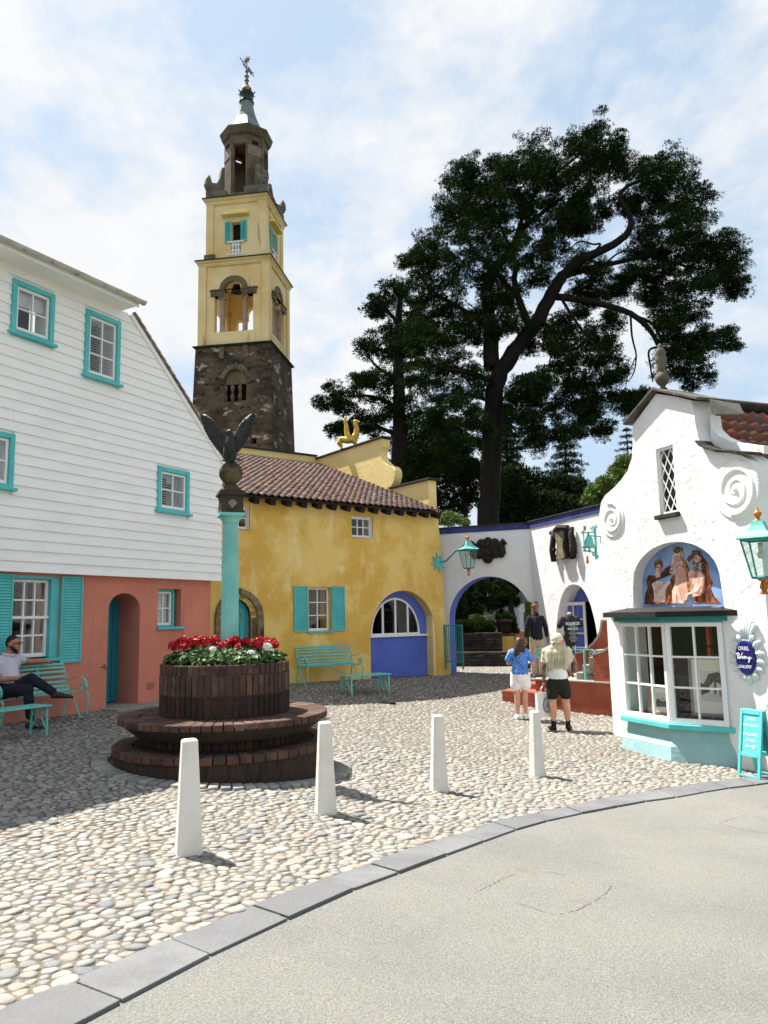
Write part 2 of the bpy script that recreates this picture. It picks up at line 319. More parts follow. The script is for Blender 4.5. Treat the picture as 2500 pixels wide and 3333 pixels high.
PEWTER = mat('lichen sandstone', srgb(140,124,98), .9, srgb(106,92,72), 5, bump=.6, bsc=16, stains=[(srgb(48,42,36), 3, .5, .72), (srgb(176,162,132), 7, .66, .8)])
CONC = mat('worn pale step', srgb(150,146,136), .9, srgb(128,124,114), 4, bump=.4, bsc=20)

# ------------------------------------------------------------------ ground
def kd6(x, y): return (x*.5, 1659+y*.5)
def kd7(x, y): return (829.5+x*.5, 1526+y*.5)
JOINT = [(kd6(305,910), kd6(525,995)), (kd6(737,730), kd6(908,796)), (kd6(1090,588), kd6(1245,640)), (kd6(1385,480), kd6(1528,514)), (kd6(1592,407), kd7(62,710)),
 (kd7(160,595), kd7(272,632)), (kd7(320,546), kd7(430,575)), (kd7(470,495), kd7(570,525)), (kd7(625,460), kd7(705,487)), (kd7(785,430), kd7(855,455)), (kd7(930,396), kd7(1010,426)),
 (kd7(1060,375), kd7(1130,404)), (kd7(1190,355), kd7(1262,386)), (kd7(1295,338), kd7(1385,364)), (kd7(1410,323), kd7(1490,347)), (kd7(1530,308), kd7(1605,334)), (kd7(1640,294), kd7(1715,318))]
KIN = [G(*a) for a, b in JOINT]; KOUT = [G(*b) for a, b in JOINT]
def extend(a, b, k): return a+(a-b).normalized()*k
for _ in range(4):
    KIN.insert(0, extend(KIN[0], KIN[1], .85)); KOUT.insert(0, extend(KOUT[0], KOUT[1], .85))
for _ in range(3):
    KIN.append(extend(KIN[-1], KIN[-2], .8)); KOUT.append(extend(KOUT[-1], KOUT[-2], .8))
_kx = [p.x for p in KIN]; _ky = [p.y for p in KIN]
kxm = [(a.x+b.x)/2 for a, b in zip(KIN, KOUT)]; kym = [(a.y+b.y)/2 for a, b in zip(KIN, KOUT)]
def kerb_y(x, xs=kxm, ys=kym): return np.interp(x, xs, ys)
def sheet(name, x0, x1, y0, y1, st, zoff, m, keep=None, zf=gzs):
    nx = int((x1-x0)/st)+1; ny = int((y1-y0)/st)+1
    X, Y = np.meshgrid(x0+np.arange(nx)*st, y0+np.arange(ny)*st); Z = zf(X, Y)+zoff
    b = MB(); b.v = [tuple(p) for p in np.stack([X.ravel(), Y.ravel(), Z.ravel()], -1).tolist()]
    for j in range(ny-1):
        for i in range(nx-1):
            if keep is None or keep(x0+(i+.5)*st, y0+(j+.5)*st): b.f.append((j*nx+i, j*nx+i+1, (j+1)*nx+i+1, (j+1)*nx+i))
    return b.build(name, m, smooth=True)
road = tag(sheet('road', -9, 12, -5, 16, .25, -.024, TARMAC, lambda x, y: y < kerb_y(x)+.3), kind='structure')
court = tag(sheet('cobbled_square', -9, 9, -1, 27, .16, -.013, MORTAR, lambda x, y: y > kerb_y(x)-.05), kind='structure')
def terr(X, Y):
    near = np.hypot(X, Y-8)
    h = np.clip((Y-24)/14, 0, 1)**1.3*8*np.clip((9-X)/14, .12, 1)+np.clip((-X-9)/10, 0, 1)*3
    far = np.clip((near-70)/300, 0, 1)*-3
    return np.where(Y < 24.2, -1.25, -.6)+h+far
tx = sheet('ground', -420, 420, -300, 540, 6, 0, GRASS, None, terr); tag(tx, kind='structure')
# worn seams round old patches
SEAM = mat('open tarmac seam', srgb(84,81,76), .95, fine=.3, fsc=90)
rs2 = random.Random(9)
for line in ([(390,790),(450,762),(500,735),(560,712)], [(560,832),(620,845),(680,868),(735,882)], [(760,880),(830,865),(900,830),(960,790),(985,760)], [(1450,495),(1500,476),(1545,462),(1640,470)], [(1450,495),(1520,515),(1600,530),(1665,535)], [(700,700),(740,706),(780,714)]):
    P_ = [G(*kd7(*q)) for q in line]; b = MB(); n = 14
    for a, c in zip(P_[:-1], P_[1:]):
        for k in range(n):
            if rs2.random() < .12: continue
            p, q = a.lerp(c, k/n), a.lerp(c, (k+1)/n); w_ = rs2.uniform(.0015, .005); t_ = (c-a).normalized(); s_ = Vector((-t_.y, t_.x, 0)); o_ = s_*rs2.uniform(-.006, .006)
            b.add([(v_.x, v_.y, gz(v_.x, v_.y)-.0215) for v_ in (p+o_-s_*w_, q+o_-s_*w_*.6, q+o_+s_*w_*.7, p+o_+s_*w_)], [(0, 1, 2, 3)])
    tag(b.build('tarmac_seam', SEAM, road), kind='stuff')
# kerb of slate slabs
kerb = tag(obj('kerb', None), kind='structure')
for i in range(len(KIN)-1):
    a0, a1, b0, b1 = KIN[i], KIN[i+1], KOUT[i], KOUT[i+1]
    g = .006+random.random()*.006
    d = (a1-a0).normalized()*g; e = (b1-b0).normalized()*g
    top = [b0+e, b1-e, a1-d, a0+d]; dz = rnd(-.004, .006)
    nseg = 3; vs = []; rows = []
    for k in range(nseg+1):
        t_ = k/nseg
        for side in (0, 1):
            p = (top[0].lerp(top[1], t_) if side == 0 else top[3].lerp(top[2], t_))
            z = gz(p.x, p.y)-.004+dz; vs.append((p.x, p.y, z)); vs.append((p.x, p.y, z-.09))
    f = []
    for k in range(nseg):
        q = 4*k; f += [(q, q+4, q+6, q+2), (q+1, q+3, q+7, q+5), (q, q+1, q+5, q+4), (q+2, q+6, q+7, q+3)]
    f += [(0, 2, 3, 1), (4*nseg, 4*nseg+1, 4*nseg+3, 4*nseg+2)]
    s_ = MB().add(vs, f).build('slab', SLATE, kerb); bevel(s_, .006, 2)
# cobbles: packed stones, each cut from the gaps between its neighbours
FCX, FCY, FR = -2.08, 10.0, 1.36
FWH = Frame(-5.21, 13.4, 0.0, rad(29.22)); FYE = Frame(-2.29, 18.6, 0.0, rad(52.66)); FGA = Frame(3.99, 13.8, -.62, rad(159.47))
def seen(x, y):
    d = Vector((x, y, gz(x, y)-CAMZ)); q = d.dot(FW)
    if q < .5: return False
    u = d.dot(RT)/q*FOC/2500; v = -d.dot(UPV)/q*FOC/3333
    return abs(u) < .56 and abs(v) < .55
def court_ok(x, y):
    if y < np.interp(x, _kx, _ky)+.02: return False
    if (x-FCX)**2+(y-FCY)**2 < (FR+.26)**2: return False
    p = Vector((x, y, 0))
    if (p-FWH.O).dot(FWH.Y) > -.02 and (p-FWH.O).dot(FWH.X) < 3.5: return False
    if (p-FYE.O).dot(FYE.Y) > -.02 and (p-FYE.O).dot(FYE.X) < 5.15: return False
    if (p-FGA.O).dot(FGA.Y) > -.02 and (p-FGA.O).dot(FGA.X) > -.1: return False
    return True
rs = random.Random(3); cell = .05; grid = {}; pts = []
def try_pt(x, y, r):
    ci, cj = int(x//.12), int(y//.12)
    for i in range(ci-2, ci+3):
        for j in range(cj-2, cj+3):
            for (X, Y, R) in grid.get((i, j), ()):
                if ((X-x)*.84)**2+((Y-y)*1.08)**2 < ((R+r)*.93)**2: return False
    grid.setdefault((ci, cj), []).append((x, y, r)); pts.append((x, y, r)); return True
okc = {}
for k in range(290000):
    y = 3.0+(rs.random()**1.25)*20.5; hw = .56*y+.5; x = rs.uniform(-hw, hw)
    key = (int(x*4), int(y*4))
    if x < -7.2 or x > 6.2: continue
    if key not in okc: okc[key] = seen(key[0]/4+.12, key[1]/4+.12)
    if not okc[key]: continue
    if k > 115000 and k % 2: r = rs.uniform(.022, .031)
    else: r = rs.choice((.028, .033, .036, .040, .044, .052))*rs.uniform(.92, 1.08)
    if not court_ok(x, y): continue
    try_pt(x, y, r)
def cellpoly(x, y, r):
    nb = []; ci, cj = int(x//.12), int(y//.12)
    for i in range(ci-2, ci+3):
        for j in range(cj-2, cj+3):
            for q in grid.get((i, j), ()):
                d = (q[0]-x)**2+(q[1]-y)**2
                if 1e-9 < d < .07: nb.append((d, q))
    nb.sort(); R = r*1.32
    poly = [(x+R*1.22*cos(2*pi*k/10), y+R*.95*sin(2*pi*k/10)) for k in range(10)]
    for d, q in nb[:9]:
        L_ = math.sqrt(d); nx, ny = (q[0]-x)/L_, (q[1]-y)/L_; lim = L_*r/(r+q[2])-.0045
        out_ = []
        for k in range(len(poly)):
            a = poly[k]; b_ = poly[(k+1)%len(poly)]
            da = (a[0]-x)*nx+(a[1]-y)*ny-lim; db = (b_[0]-x)*nx+(b_[1]-y)*ny-lim
            if da <= 0: out_.append(a)
            if da*db < 0:
                t_ = da/(da-db); out_.append((a[0]+(b_[0]-a[0])*t_, a[1]+(b_[1]-a[1])*t_))
        poly = out_
        if len(poly) < 3: return None
    return poly
def resample(poly, n):                            # corner-cut then even points
    q = []
    for k in range(len(poly)):
        a = poly[k]; b_ = poly[(k+1)%len(poly)]
        q += [(a[0]*.72+b_[0]*.28, a[1]*.72+b_[1]*.28), (a[0]*.28+b_[0]*.72, a[1]*.28+b_[1]*.72)]
    L_ = [0]
    for k in range(len(q)): L_.append(L_[-1]+math.dist(q[k], q[(k+1)%len(q)]))
    res = []; k = 0
    for i in range(n):
        t_ = L_[-1]*i/n
        while L_[k+1] < t_: k += 1
        s_ = (t_-L_[k])/max(1e-9, L_[k+1]-L_[k]); a = q[k]; b_ = q[(k+1)%len(q)]
        res.append((a[0]+(b_[0]-a[0])*s_, a[1]+(b_[1]-a[1])*s_))
    return res
def stone(x, y, r, z, n, rings):
    poly = cellpoly(x, y, r)
    if not poly: return None
    p = resample(poly, n); cx = sum(a[0] for a in p)/n-x; cy = sum(a[1] for a in p)/n-y
    h = r*rs.uniform(.28, .44); tx_, ty_ = rs.uniform(-.12, .12), rs.uniform(-.12, .12); v = []; f = []
    for s_, hz_ in rings:
        for a in p:
            dx = (a[0]-x-cx)*s_+cx; dy = (a[1]-y-cy)*s_+cy
            v.append((dx, dy, -.028+hz_*(h+.012)+(dx*tx_+dy*ty_ if hz_ > 0 else 0)))
    m = len(rings)
    for i in range(m-1):
        for k in range(n): f.append((i*n+k, i*n+(k+1)%n, (i+1)*n+(k+1)%n, (i+1)*n+k))
    v.append((cx, cy, -.016+h)); c_ = len(v)-1
    for k in range(n): f.append(((m-1)*n+k, (m-1)*n+(k+1)%n, c_))
    return v, f
def vis(p):
    x, y, r = p; d = Vector((x, y, -.2-CAMZ)); q = d.dot(FW); u = d.dot(RT)/q*FOC/2500; v = -d.dot(UPV)/q*FOC/3333
    return r/q if (abs(u) < .5 and abs(v) < .5) else 0
order = sorted(pts, key=vis, reverse=True)
zz = gzs([p[0] for p in order], [p[1] for p in order])
bs = MB(); near = 0
for (x, y, r), z in zip(order, zz):
    if near < 300:
        q = stone(x, y, r, z, 14, ((.97, 0), (1.0, .45), (.9, .8), (.58, .98)))
        if not q: continue
        o = MB().add(*q).build('cobble', COBBLE, court, smooth=True); o.location = (x, y, z); near += 1
    else:
        n = 9 if y < 12 else 7
        q = stone(x, y, r, z, n, ((.97, 0), (.98, .55), (.74, .92)) if y < 12 else ((.97, .1), (.76, .75)))
        if q: bs.add([(a[0]+x, a[1]+y, a[2]+z) for a in q[0]], q[1], None, rs.random())
tag(bs.build('cobbles', COBBLE, court, smooth=True), kind='stuff')
# ring of long setts round the planter
for k in range(74):
    a = 2*pi*k/74; x, y = FCX+(FR+.13)*cos(a), FCY+(FR+.13)*sin(a)
    L_, W_ = rnd(.19, .23)/2, rnd(.10, .118)/2
    v = []; ring = [(-.9,-1),(.9,-1),(1,-.8),(1,.8),(.9,1),(-.9,1),(-1,.8),(-1,-.8)]
    for s_, z in ((1, -.03), (1, .008), (.85, .02)): v += [(px*L_*s_, py*W_*s_, z+rnd(-.002,.002)) for px, py in ring]
    f = [(i*8+q, i*8+(q+1)%8, (i+1)*8+(q+1)%8, (i+1)*8+q) for i in range(2) for q in range(8)]+[tuple(range(16, 24))]
    if not seen(x, y): continue
    o = MB().add(v, f).build('sett', COBBLE, court, smooth=True); o.matrix_basis = T(x, y, gz(x, y)) @ RZ(a)
# ------------------------------------------------------------------ windows and shutters
def window(par, x0, x1, z0, z1, y, cols, rows, cas=.09, cm=None, sm=None, sill=True, proud=.05, sash=.05, barw=.022, glass=None, blind=None, deep=.0, arched=False, backing=True, label=None, sillm=None):
    """casing (the part) > sash, glazing_bar set, panes, sill; opening box is the outer casing"""
    cm = cm or TURQ; sm = sm or WHITE; glass = glass or GLASSD
    b = MB(); yf, yb = y-proud, y+.06
    if cas > 0:
        b.box(x0, x0+cas, yf, yb, z0, z1); b.box(x1-cas, x1, yf, yb, z0, z1); b.box(x0+cas, x1-cas, yf+.002, yb, z1-cas, z1); b.box(x0+cas, x1-cas, yf+.002, yb, z0, z0+cas*.6)
    else:
        b.box(x0, x1, y+.05, y+.07, z0, z0+.01)
    p = b.build('window', cm, par); bevel(p, .006, 1)
    if label: p['label'] = label
    if sill:
        s = MB().box(x0-.05, x1+.05, yf-.05, y+.02, z0-.05, z0-.001).build('sill', sillm or cm, p); bevel(s, .008, 2)
    a0, a1, c0, c1 = x0+cas+.003, x1-cas-.003, z0+cas*.6+.003, z1-cas-.003
    b = MB(); ys, ye = y-.012+deep, y+.035+deep
    b.box(a0, a0+sash, ys, ye, c0, c1); b.box(a1-sash, a1, ys, ye, c0, c1); b.box(a0+sash, a1-sash, ys+.002, ye, c1-sash, c1); b.box(a0+sash, a1-sash, ys+.002, ye, c0, c0+sash*1.3)
    bevel(b.build('sash', sm, p), .005, 1)
    gx0, gx1, gz0, gz1 = a0+sash, a1-sash, c0+sash*1.3, c1-sash
    for i in range(1, cols):
        x = gx0+(gx1-gx0)*i/cols; MB().box(x-barw/2, x+barw/2, ys+.006, ye, gz0, gz1).build('glazing_bar', sm, p)
    for j in range(1, rows):
        z = gz0+(gz1-gz0)*j/rows; MB().box(gx0, gx1, ys+.008, ye-.002, z-barw/2, z+barw/2).build('glazing_bar', sm, p)
    for i in range(cols):
        for j in range(rows):
            e = .002+barw/2
            MB().box(gx0+(gx1-gx0)*i/cols+e*(i > 0), gx0+(gx1-gx0)*(i+1)/cols-e*(i < cols-1), ys+.018, ys+.022, gz0+(gz1-gz0)*j/rows+e*(j > 0), gz0+(gz1-gz0)*(j+1)/rows-e*(j < rows-1)).build('pane', glass, p)
    if blind == 'slats':
        n = int((gz1-gz0)/.045); b = MB()
        for k in range(n):
            z = gz0+(k+.5)*(gz1-gz0)/n; b.add([(gx0, ye+.05, z-.012), (gx1, ye+.05, z-.012), (gx1, ye+.085, z+.014), (gx0, ye+.085, z+.014)], [(0, 1, 2, 3)])
        b.build('blind', SILVER, p)
    elif blind:
        MB().box(gx0-.02, gx1+.02, ye+.06, ye+.07, gz0+(gz1-gz0)*(blind if isinstance(blind, float) else 0), gz1).build('blind', CURTAIN, p)
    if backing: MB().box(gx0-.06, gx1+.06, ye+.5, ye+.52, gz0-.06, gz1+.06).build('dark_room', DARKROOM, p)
    return p
def shutter(par, x0, x1, z0, z1, y, n, m=None, fr=.03):
    m = m or TURQ; b = MB(); t = .035
    b.box(x0, x0+fr, y-t, y, z0, z1); b.box(x1-fr, x1, y-t, y, z0, z1); b.box(x0+fr, x1-fr, y-t+.002, y, z1-fr, z1); b.box(x0+fr, x1-fr, y-t+.002, y, z0, z0+fr); b.box(x0+fr, x1-fr, y-.006, y-.001, z0+fr, z1-fr)
    p = b.build('shutter', m, par)
    h = (z1-z0-2*fr)/n
    sl = MB().add([(x0+fr, -.033, -h*.48), (x1-fr, -.033, -h*.48), (x1-fr, -.008, -h*.46), (x0+fr, -.008, -h*.46), (x0+fr, -.014, h*.46), (x1-fr, -.014, h*.46)], [(0, 1, 5, 4), (0, 3, 2, 1), (4, 5, 2, 3), (0, 4, 3), (1, 2, 5)]).mesh('slat')
    for k in range(n): o = obj('slat', sl, m, p); o.location = (0, y, z0+fr+(k+.5)*h)
    return p
def rect(x0, x1, z0, z1): return [(x0, z0), (x1, z0), (x1, z1), (x0, z1)]
def archpoly(x0, x1, z0, zs, zt, n=14):
    cx = (x0+x1)/2; return [(x0, z0), (x1, z0)]+arc(cx, zs, (x1-x0)/2, zt-zs, 0, pi, n)

# ------------------------------------------------------------------ white weatherboarded house
F = FWH; YC = -.14
wh = thing('weatherboarded_house', 'white weatherboarded house with turquoise windows above a terracotta pink ground floor', 'house', F.M)
xr = F.at(479, 1150, YC)[0]; zb = F.at(300, 1247, YC)[1]
xs0, zs0 = F.at(283, 682, YC); zs1 = F.at(480, 996, YC)[1]; ztop = zs0+.02; XL = -4.2
def xright(z): return xr if z < zs1 else xr+(xs0-xr)*(z-zs1)/(zs0-zs1)
core = [(XL, zb+.02), (xr-.03, zb+.02), (xr-.03, zs1), (xs0-.03, ztop), (XL, ztop)]
def W4(c): return [F.at(*q, YC) for q in c]
def bx4(c):
    p = W4(c); return (p[0][0]+p[3][0])/2, (p[1][0]+p[2][0])/2, (p[2][1]+p[3][1])/2, (p[0][1]+p[1][1])/2
WINS = [bx4([(27.4,601),(118,638),(112.5,744.6),(20.7,714)]), bx4([(186,667),(260.8,696.8),(254.8,830.6),(178.8,807.8)]), None, bx4([(340.5,1006),(408,1020),(406.4,1108.7),(337.4,1102.7)])]
x1_, zt_ = F.at(31, 939, YC); _, zb_ = F.at(28, 1055, YC); WINS[2] = (x1_-.78, x1_, zb_, zt_)
hol = [rect(a+.07, b+(-.07), c+.05, d-.07) for a, b, c, d in WINS]
MB().wall(core, hol, -.11, .25).build('upper_wall', WHITEB, wh)
NB = 29; hb = (ztop-zb)/NB
for k in range(NB):
    z0, z1 = zb+k*hb, zb+(k+1)*hb+.012
    cuts = [(XL, None)]
    spans = [[XL, None]]
    # leave the windows free
    blk = sorted([(a-.001, b+.001) for a, b, c, d in WINS if not (d < z0+.02 or c > z1-.03)])
    segs = []; cur = XL
    for a, b in blk:
        if a > cur: segs.append((cur, a))
        cur = max(cur, b)
    segs.append((cur, None))
    jt = rnd(XL+.8, xr-.8)
    for a, b in segs:
        parts = [(a, b)]
        e = b if b is not None else xright(z0)
        if a+.4 < jt < e-.4 and rnd(0, 1) < .5: parts = [(a, jt-.0015), (jt+.0015, b)]
        for p, q in parts:
            q0 = q if q is not None else xright(z0); q1 = q if q is not None else xright(min(z1, ztop))
            if q0-p < .03: continue
            q1 = max(q1, p+.005); wv = rnd(-.0025, .0025)
            v = [(p, YC-.012+wv, z0), (q0, YC-.012-wv, z0), (q1, YC+.014, z1), (p, YC+.014, z1), (p, YC+.029, z0), (q0, YC+.029, z0), (q1, YC+.029, z1), (p, YC+.029, z1)]
            MB().add(v, [(0,1,2,3),(4,7,6,5),(0,4,5,1),(1,5,6,2),(2,6,7,3),(3,7,4,0)]).build('clapboard', WHITEB, wh)
for i, (a, b, c, d) in enumerate(WINS):
    window(wh, a, b, c, d, YC+.01, 2, [2, 3, 2, 2][i], .085, blind=[.62, 'slats', .0, 'slats'][i], sash=.045, glass=GLASS)
# eaves, gutter, roof
ov = .42; yo = YC-ov
xso = F.at(299, 674, yo)[0]; xgu = F.at(312, 657, yo-.085)[0]
MB().box(XL, xso-.02, yo, .2, ztop, ztop+.03).build('soffit', WHITEB, wh)
bevel(MB().box(XL, xso, yo-.02, yo+.005, ztop-.03, ztop+.11).build('fascia', WHITEB, wh), .006, 1)
g = MB(); gr = .062
pr = [(gr*cos(a), gr*sin(a)) for a in [pi+pi*i/10 for i in range(11)]]+[(.052*cos(a), .052*sin(a)) for a in [2*pi-pi*i/10 for i in range(11)]]
GUT = mat('old grey gutter', srgb(196,192,182), .7, srgb(168,162,150), 3, stains=[(srgb(104,96,84), 6, .55, .72)], bump=.2, bsc=20)
g.wall([(p[0], p[1]) for p in pr], [], 0, xgu-XL, Matrix(((0,1,0,XL),(1,0,0,yo-.085),(0,0,1,ztop+.085),(0,0,0,1))))
gut = g.build('gutter', GUT, wh, auto=40)
for x in (-2.6, -1.35, -.1, xgu-.05):
    MB().wall([(p[0]*1.12, p[1]*1.12) for p in pr], [], 0, .05, Matrix(((0,1,0,x),(1,0,0,yo-.085),(0,0,1,ztop+.085),(0,0,0,1)))).build('gutter_joint', GUT, gut)
b = MB(); b.add([(XL, yo-.03, ztop+.118), (xso, yo-.03, ztop+.118), (xs0+.0, 3.2, ztop+1.5), (XL, 3.2, ztop+1.5), (XL, 6.4, ztop-.6), (xs0, 6.4, ztop-.6)], [(0,1,2,3), (3,2,5,4)]); b.build('roof', mat('dark house slate', srgb(96,92,88), .8, srgb(74,70,68), 6, bump=.5, bsc=20), wh)
# raking edge: barge board and tile ends
dx, dz = xr-xs0, zs1-zs0; ln = math.hypot(dx, dz); nx_, nz_ = -dz/ln, dx/ln
def off(p, k): return (p[0]+nx_*k, p[1]+nz_*k)
A_, B_ = (xs0-.02, zs0+.03), (xr+.05, zs1-.05)
bevel(MB().wall([off(A_, -.05), off(B_, -.05), off(B_, .035), off(A_, .035)], [], YC-.035, YC+.03).build('bargeboard', WHITEB, wh), .005, 1)
rt_ = MB()
rt_.wall([off(A_, .036), off(B_, .036), off(B_, .066), off(A_, .066)], [], YC-.06, 5.5)
rake = rt_.build('raking_roof', TILE, wh)
n = 20
for k in range(n):
    t0 = k/n; a = (A_[0]+(B_[0]-A_[0])*t0, A_[1]+(B_[1]-A_[1])*t0); c_ = (A_[0]+(B_[0]-A_[0])*(t0+1.15/n), A_[1]+(B_[1]-A_[1])*(t0+1.15/n))
    MB().wall([off(a, .064), off(c_, .078), off(c_, .098), off(a, .078)], [], YC-.075, YC+.2+rnd(0, .02)).build('edge_tile', GUT, rake)
MB().wall([(.12, zb+.02), (5.5, zb+.02), (5.5, zs1+3.0), (.12, zs1)], [], -.1, .0, Matrix(((0,1,0,xr-.05),(1,0,0,0),(0,0,1,0),(0,0,0,1)))).build('side_wall', WHITEB, wh)
# pink ground floor
xp = F.at(454, 1350)[0]
w5 = (F.at(27, 1340)[0], F.at(110, 1340)[0], F.at(60, 1424)[1], F.at(60, 1250)[1]); w5 = (w5[1]-1.02 if w5[1]-w5[0] < .6 else w5[0], w5[1], w5[2], w5[3])
sx1 = F.at(128, 1340)[0]
dr = (F.at(231, 1420)[0], F.at(300, 1420)[0], 0.02, F.at(267, 1316)[1], F.at(267, 1281)[1])
w6 = (F.at(341, 1310)[0], F.at(391, 1310)[0], F.at(365, 1356)[1], F.at(365, 1272)[1])
ring6 = rect(w6[0], w6[1], w6[2], w6[3])
MB().wall(rect(XL, xp, -.25, zb+.03), [rect(w5[0]-.02, sx1-.0, w5[2], w5[3]+.05), archpoly(dr[0], dr[1], -.02, dr[3], dr[4]), ring6], 0, .62).build('ground_floor_wall', PINK, wh)
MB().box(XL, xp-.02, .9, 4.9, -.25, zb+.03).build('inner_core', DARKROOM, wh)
MB().box(xp-.2, xp-.001, .621, 4.9, -.25, zb+.03).build('return_wall', PINK, wh)
# tall sash window with shutters
p5 = window(wh, w5[0], w5[1], w5[2]+.02, w5[3], .1, 3, 4, 0.0, sash=.05, barw=.028, sill=False, blind=None, glass=GLASS, backing=False, label='tall white sash window of twelve panes')
MB().box(w5[1]+.001, sx1, .02, .2, w5[2], w5[3]+.05).build('window_jamb', TURQ, p5); MB().box(w5[0]-.02, w5[1], .0, .2, w5[3]+.002, w5[3]+.05).build('window_head', TURQ, p5)
MB().box(w5[0], w5[1], .06, .135, (w5[2]+w5[3])/2-.0, (w5[2]+w5[3])/2+.045).build('meeting_rail', WHITE, p5)
bevel(MB().box(w5[0]-.1, sx1+.02, -.07, .16, w5[2]-.05, w5[2]).build('sill', TURQ, p5), .008)
shz0, shz1 = F.at(150, 1431, -.03)[1], F.at(150, 1245, -.03)[1]
shutter(wh, sx1+.005, F.at(177, 1340, -.03)[0], shz0, shz1, -.004, 30)
sw = F.at(177, 1340, -.03)[0]-sx1
shutter(wh, w5[0]-.03-sw, w5[0]-.03, shz0, shz1, -.004, 30)
for k, xx in enumerate((w5[0]+.2, w5[0]+.62)):
    MB().box(xx, xx+.05, .6, .64, w5[2], w5[3]).build('curtain', CURTAIN, p5)
# arched door in its recess
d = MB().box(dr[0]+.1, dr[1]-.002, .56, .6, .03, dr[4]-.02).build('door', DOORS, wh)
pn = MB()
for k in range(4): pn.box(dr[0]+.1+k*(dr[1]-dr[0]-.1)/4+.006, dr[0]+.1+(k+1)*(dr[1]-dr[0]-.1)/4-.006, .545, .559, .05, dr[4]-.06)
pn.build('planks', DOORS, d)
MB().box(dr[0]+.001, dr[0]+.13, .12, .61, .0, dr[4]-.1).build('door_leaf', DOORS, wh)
bevel(MB().box(dr[0]-.1, xp-.3, -.42, .6, -.14, .015).build('doorstep', CONC, wh), .012)
window(wh, w6[0]+.0, w6[1]-.07, w6[2]+.02, w6[3]-.0, .16, 2, 2, .045, blind=True, sill=False, sash=.04, glass=GLASS)
bevel(MB().box(w6[0]-.03, w6[1]+.05, -.06, .15, w6[2]-.03, w6[2]+.02).build('sill', TURQ, wh), .006)
vx, vz = F.at(325, 1481); vt = MB().box(vx-.1, vx+.1, -.008, .0, vz-.065, vz+.065).build('air_brick', PINK, wh)
h = MB()
for i in range(7):
    for j in range(4): h.box(vx-.085+i*.026, vx-.085+i*.026+.014, -.0095, -.0082, vz-.055+j*.029, vz-.055+j*.029+.018)
tag(h.build('vent_holes', BLACK, vt), kind='stuff')
tx_, tz_ = F.at(221, 1441); tp = MB().tube([(tx_, 0, tz_), (tx_, -.07, tz_), (tx_-.0, -.10, tz_-.01), (tx_, -.105, tz_-.05)], .012, 8).tube([(tx_, -.06, tz_), (tx_, -.06, tz_+.05)], .008, 6).box(tx_-.03, tx_+.03, -.068, -.052, tz_+.045, tz_+.056)
tp.build('garden_tap', mat('brass tap', srgb(120,96,60), .4, metal=.7), wh)
# ------------------------------------------------------------------ ochre house with the pantile roof
F = FYE
yh = thing('ochre_house', 'mottled ochre yellow house with pantile roof and arched blue window', 'house', F.M)
xR, zR = F.at(945, 1093); xRb = F.at(972, 1457)[0]; XL = -3.2
ze = F.at(730, 1084, -.38)[1]; ztopw = F.at(730, 1088)[1]+.12
def c5(x, y): return (398.2+.36*x, 862.7+.36*y)
def A5(x, y, off=0): return F.at(*c5(x, y), off)
dw = (A5(228, 1400)[0], A5(400, 1400)[0]); zin = A5(310, 1194)[1]; dor = (A5(180, 1400)[0], A5(471, 1400)[0]); zou = A5(335, 1130)[1]
win = (A5(747, 1250)[0], A5(880, 1250)[0], A5(810, 1390)[1], A5(810, 1127)[1])
sw1 = (A5(1003, 760)[0], A5(1132, 760)[0], A5(1065, 828)[1], A5(1065, 702)[1]); ww = sw1[1]-sw1[0]
x_ = A5(394, 700)[0]; sw2 = (x_-ww, x_, A5(360, 777)[1], A5(360, 644)[1])
ba = (A5(1117, 1450)[0], A5(1512, 1450)[0], -.4, A5(1290, 1420)[1], A5(1290, 1146)[1])
def pointed(x0, x1, zs, zt, n=8):                 # four-centred arch from right springing to left
    cx = (x0+x1)/2; h = (x1-x0)/2; r = []
    for i in range(n+1):
        t = i/n; r.append((cx+h*(1-t**1.0)*(1 if t < 1 else 0)*(cos(t*pi/2)**.0), zs))
    r = []
    for i in range(n+1):
        a = i/n; x = h*cos(a*pi/2)**.8; z = (zt-zs)*(sin(a*pi/2)*.82+.18*a**3); r.append((x, z))
    right = [(cx+x, zs+z) for x, z in r]; left = [(cx-x, zs+z) for x, z in reversed(r[:-1])]
    return right+left
zsp = zin-.42
inn = [(dw[1], -.3)]+pointed(dw[0], dw[1], zsp, zin)+[(dw[0], -.3)]
holes = [list(reversed(inn)), rect(win[0], win[1], win[2], win[3]), rect(*sw1), rect(*sw2), archpoly(ba[0], ba[1], -.3, ba[3]-.0, ba[4], 20)]
MB().wall([(XL, -.4), (xRb, -.4), (xR, ztopw), (XL, ztopw)], holes, 0, .5).build('front_wall', YELW, yh)
MB().box(XL, xR-.35, 1.1, 1.2, -.3, ztopw).build('inner_core', DARKROOM, yh)
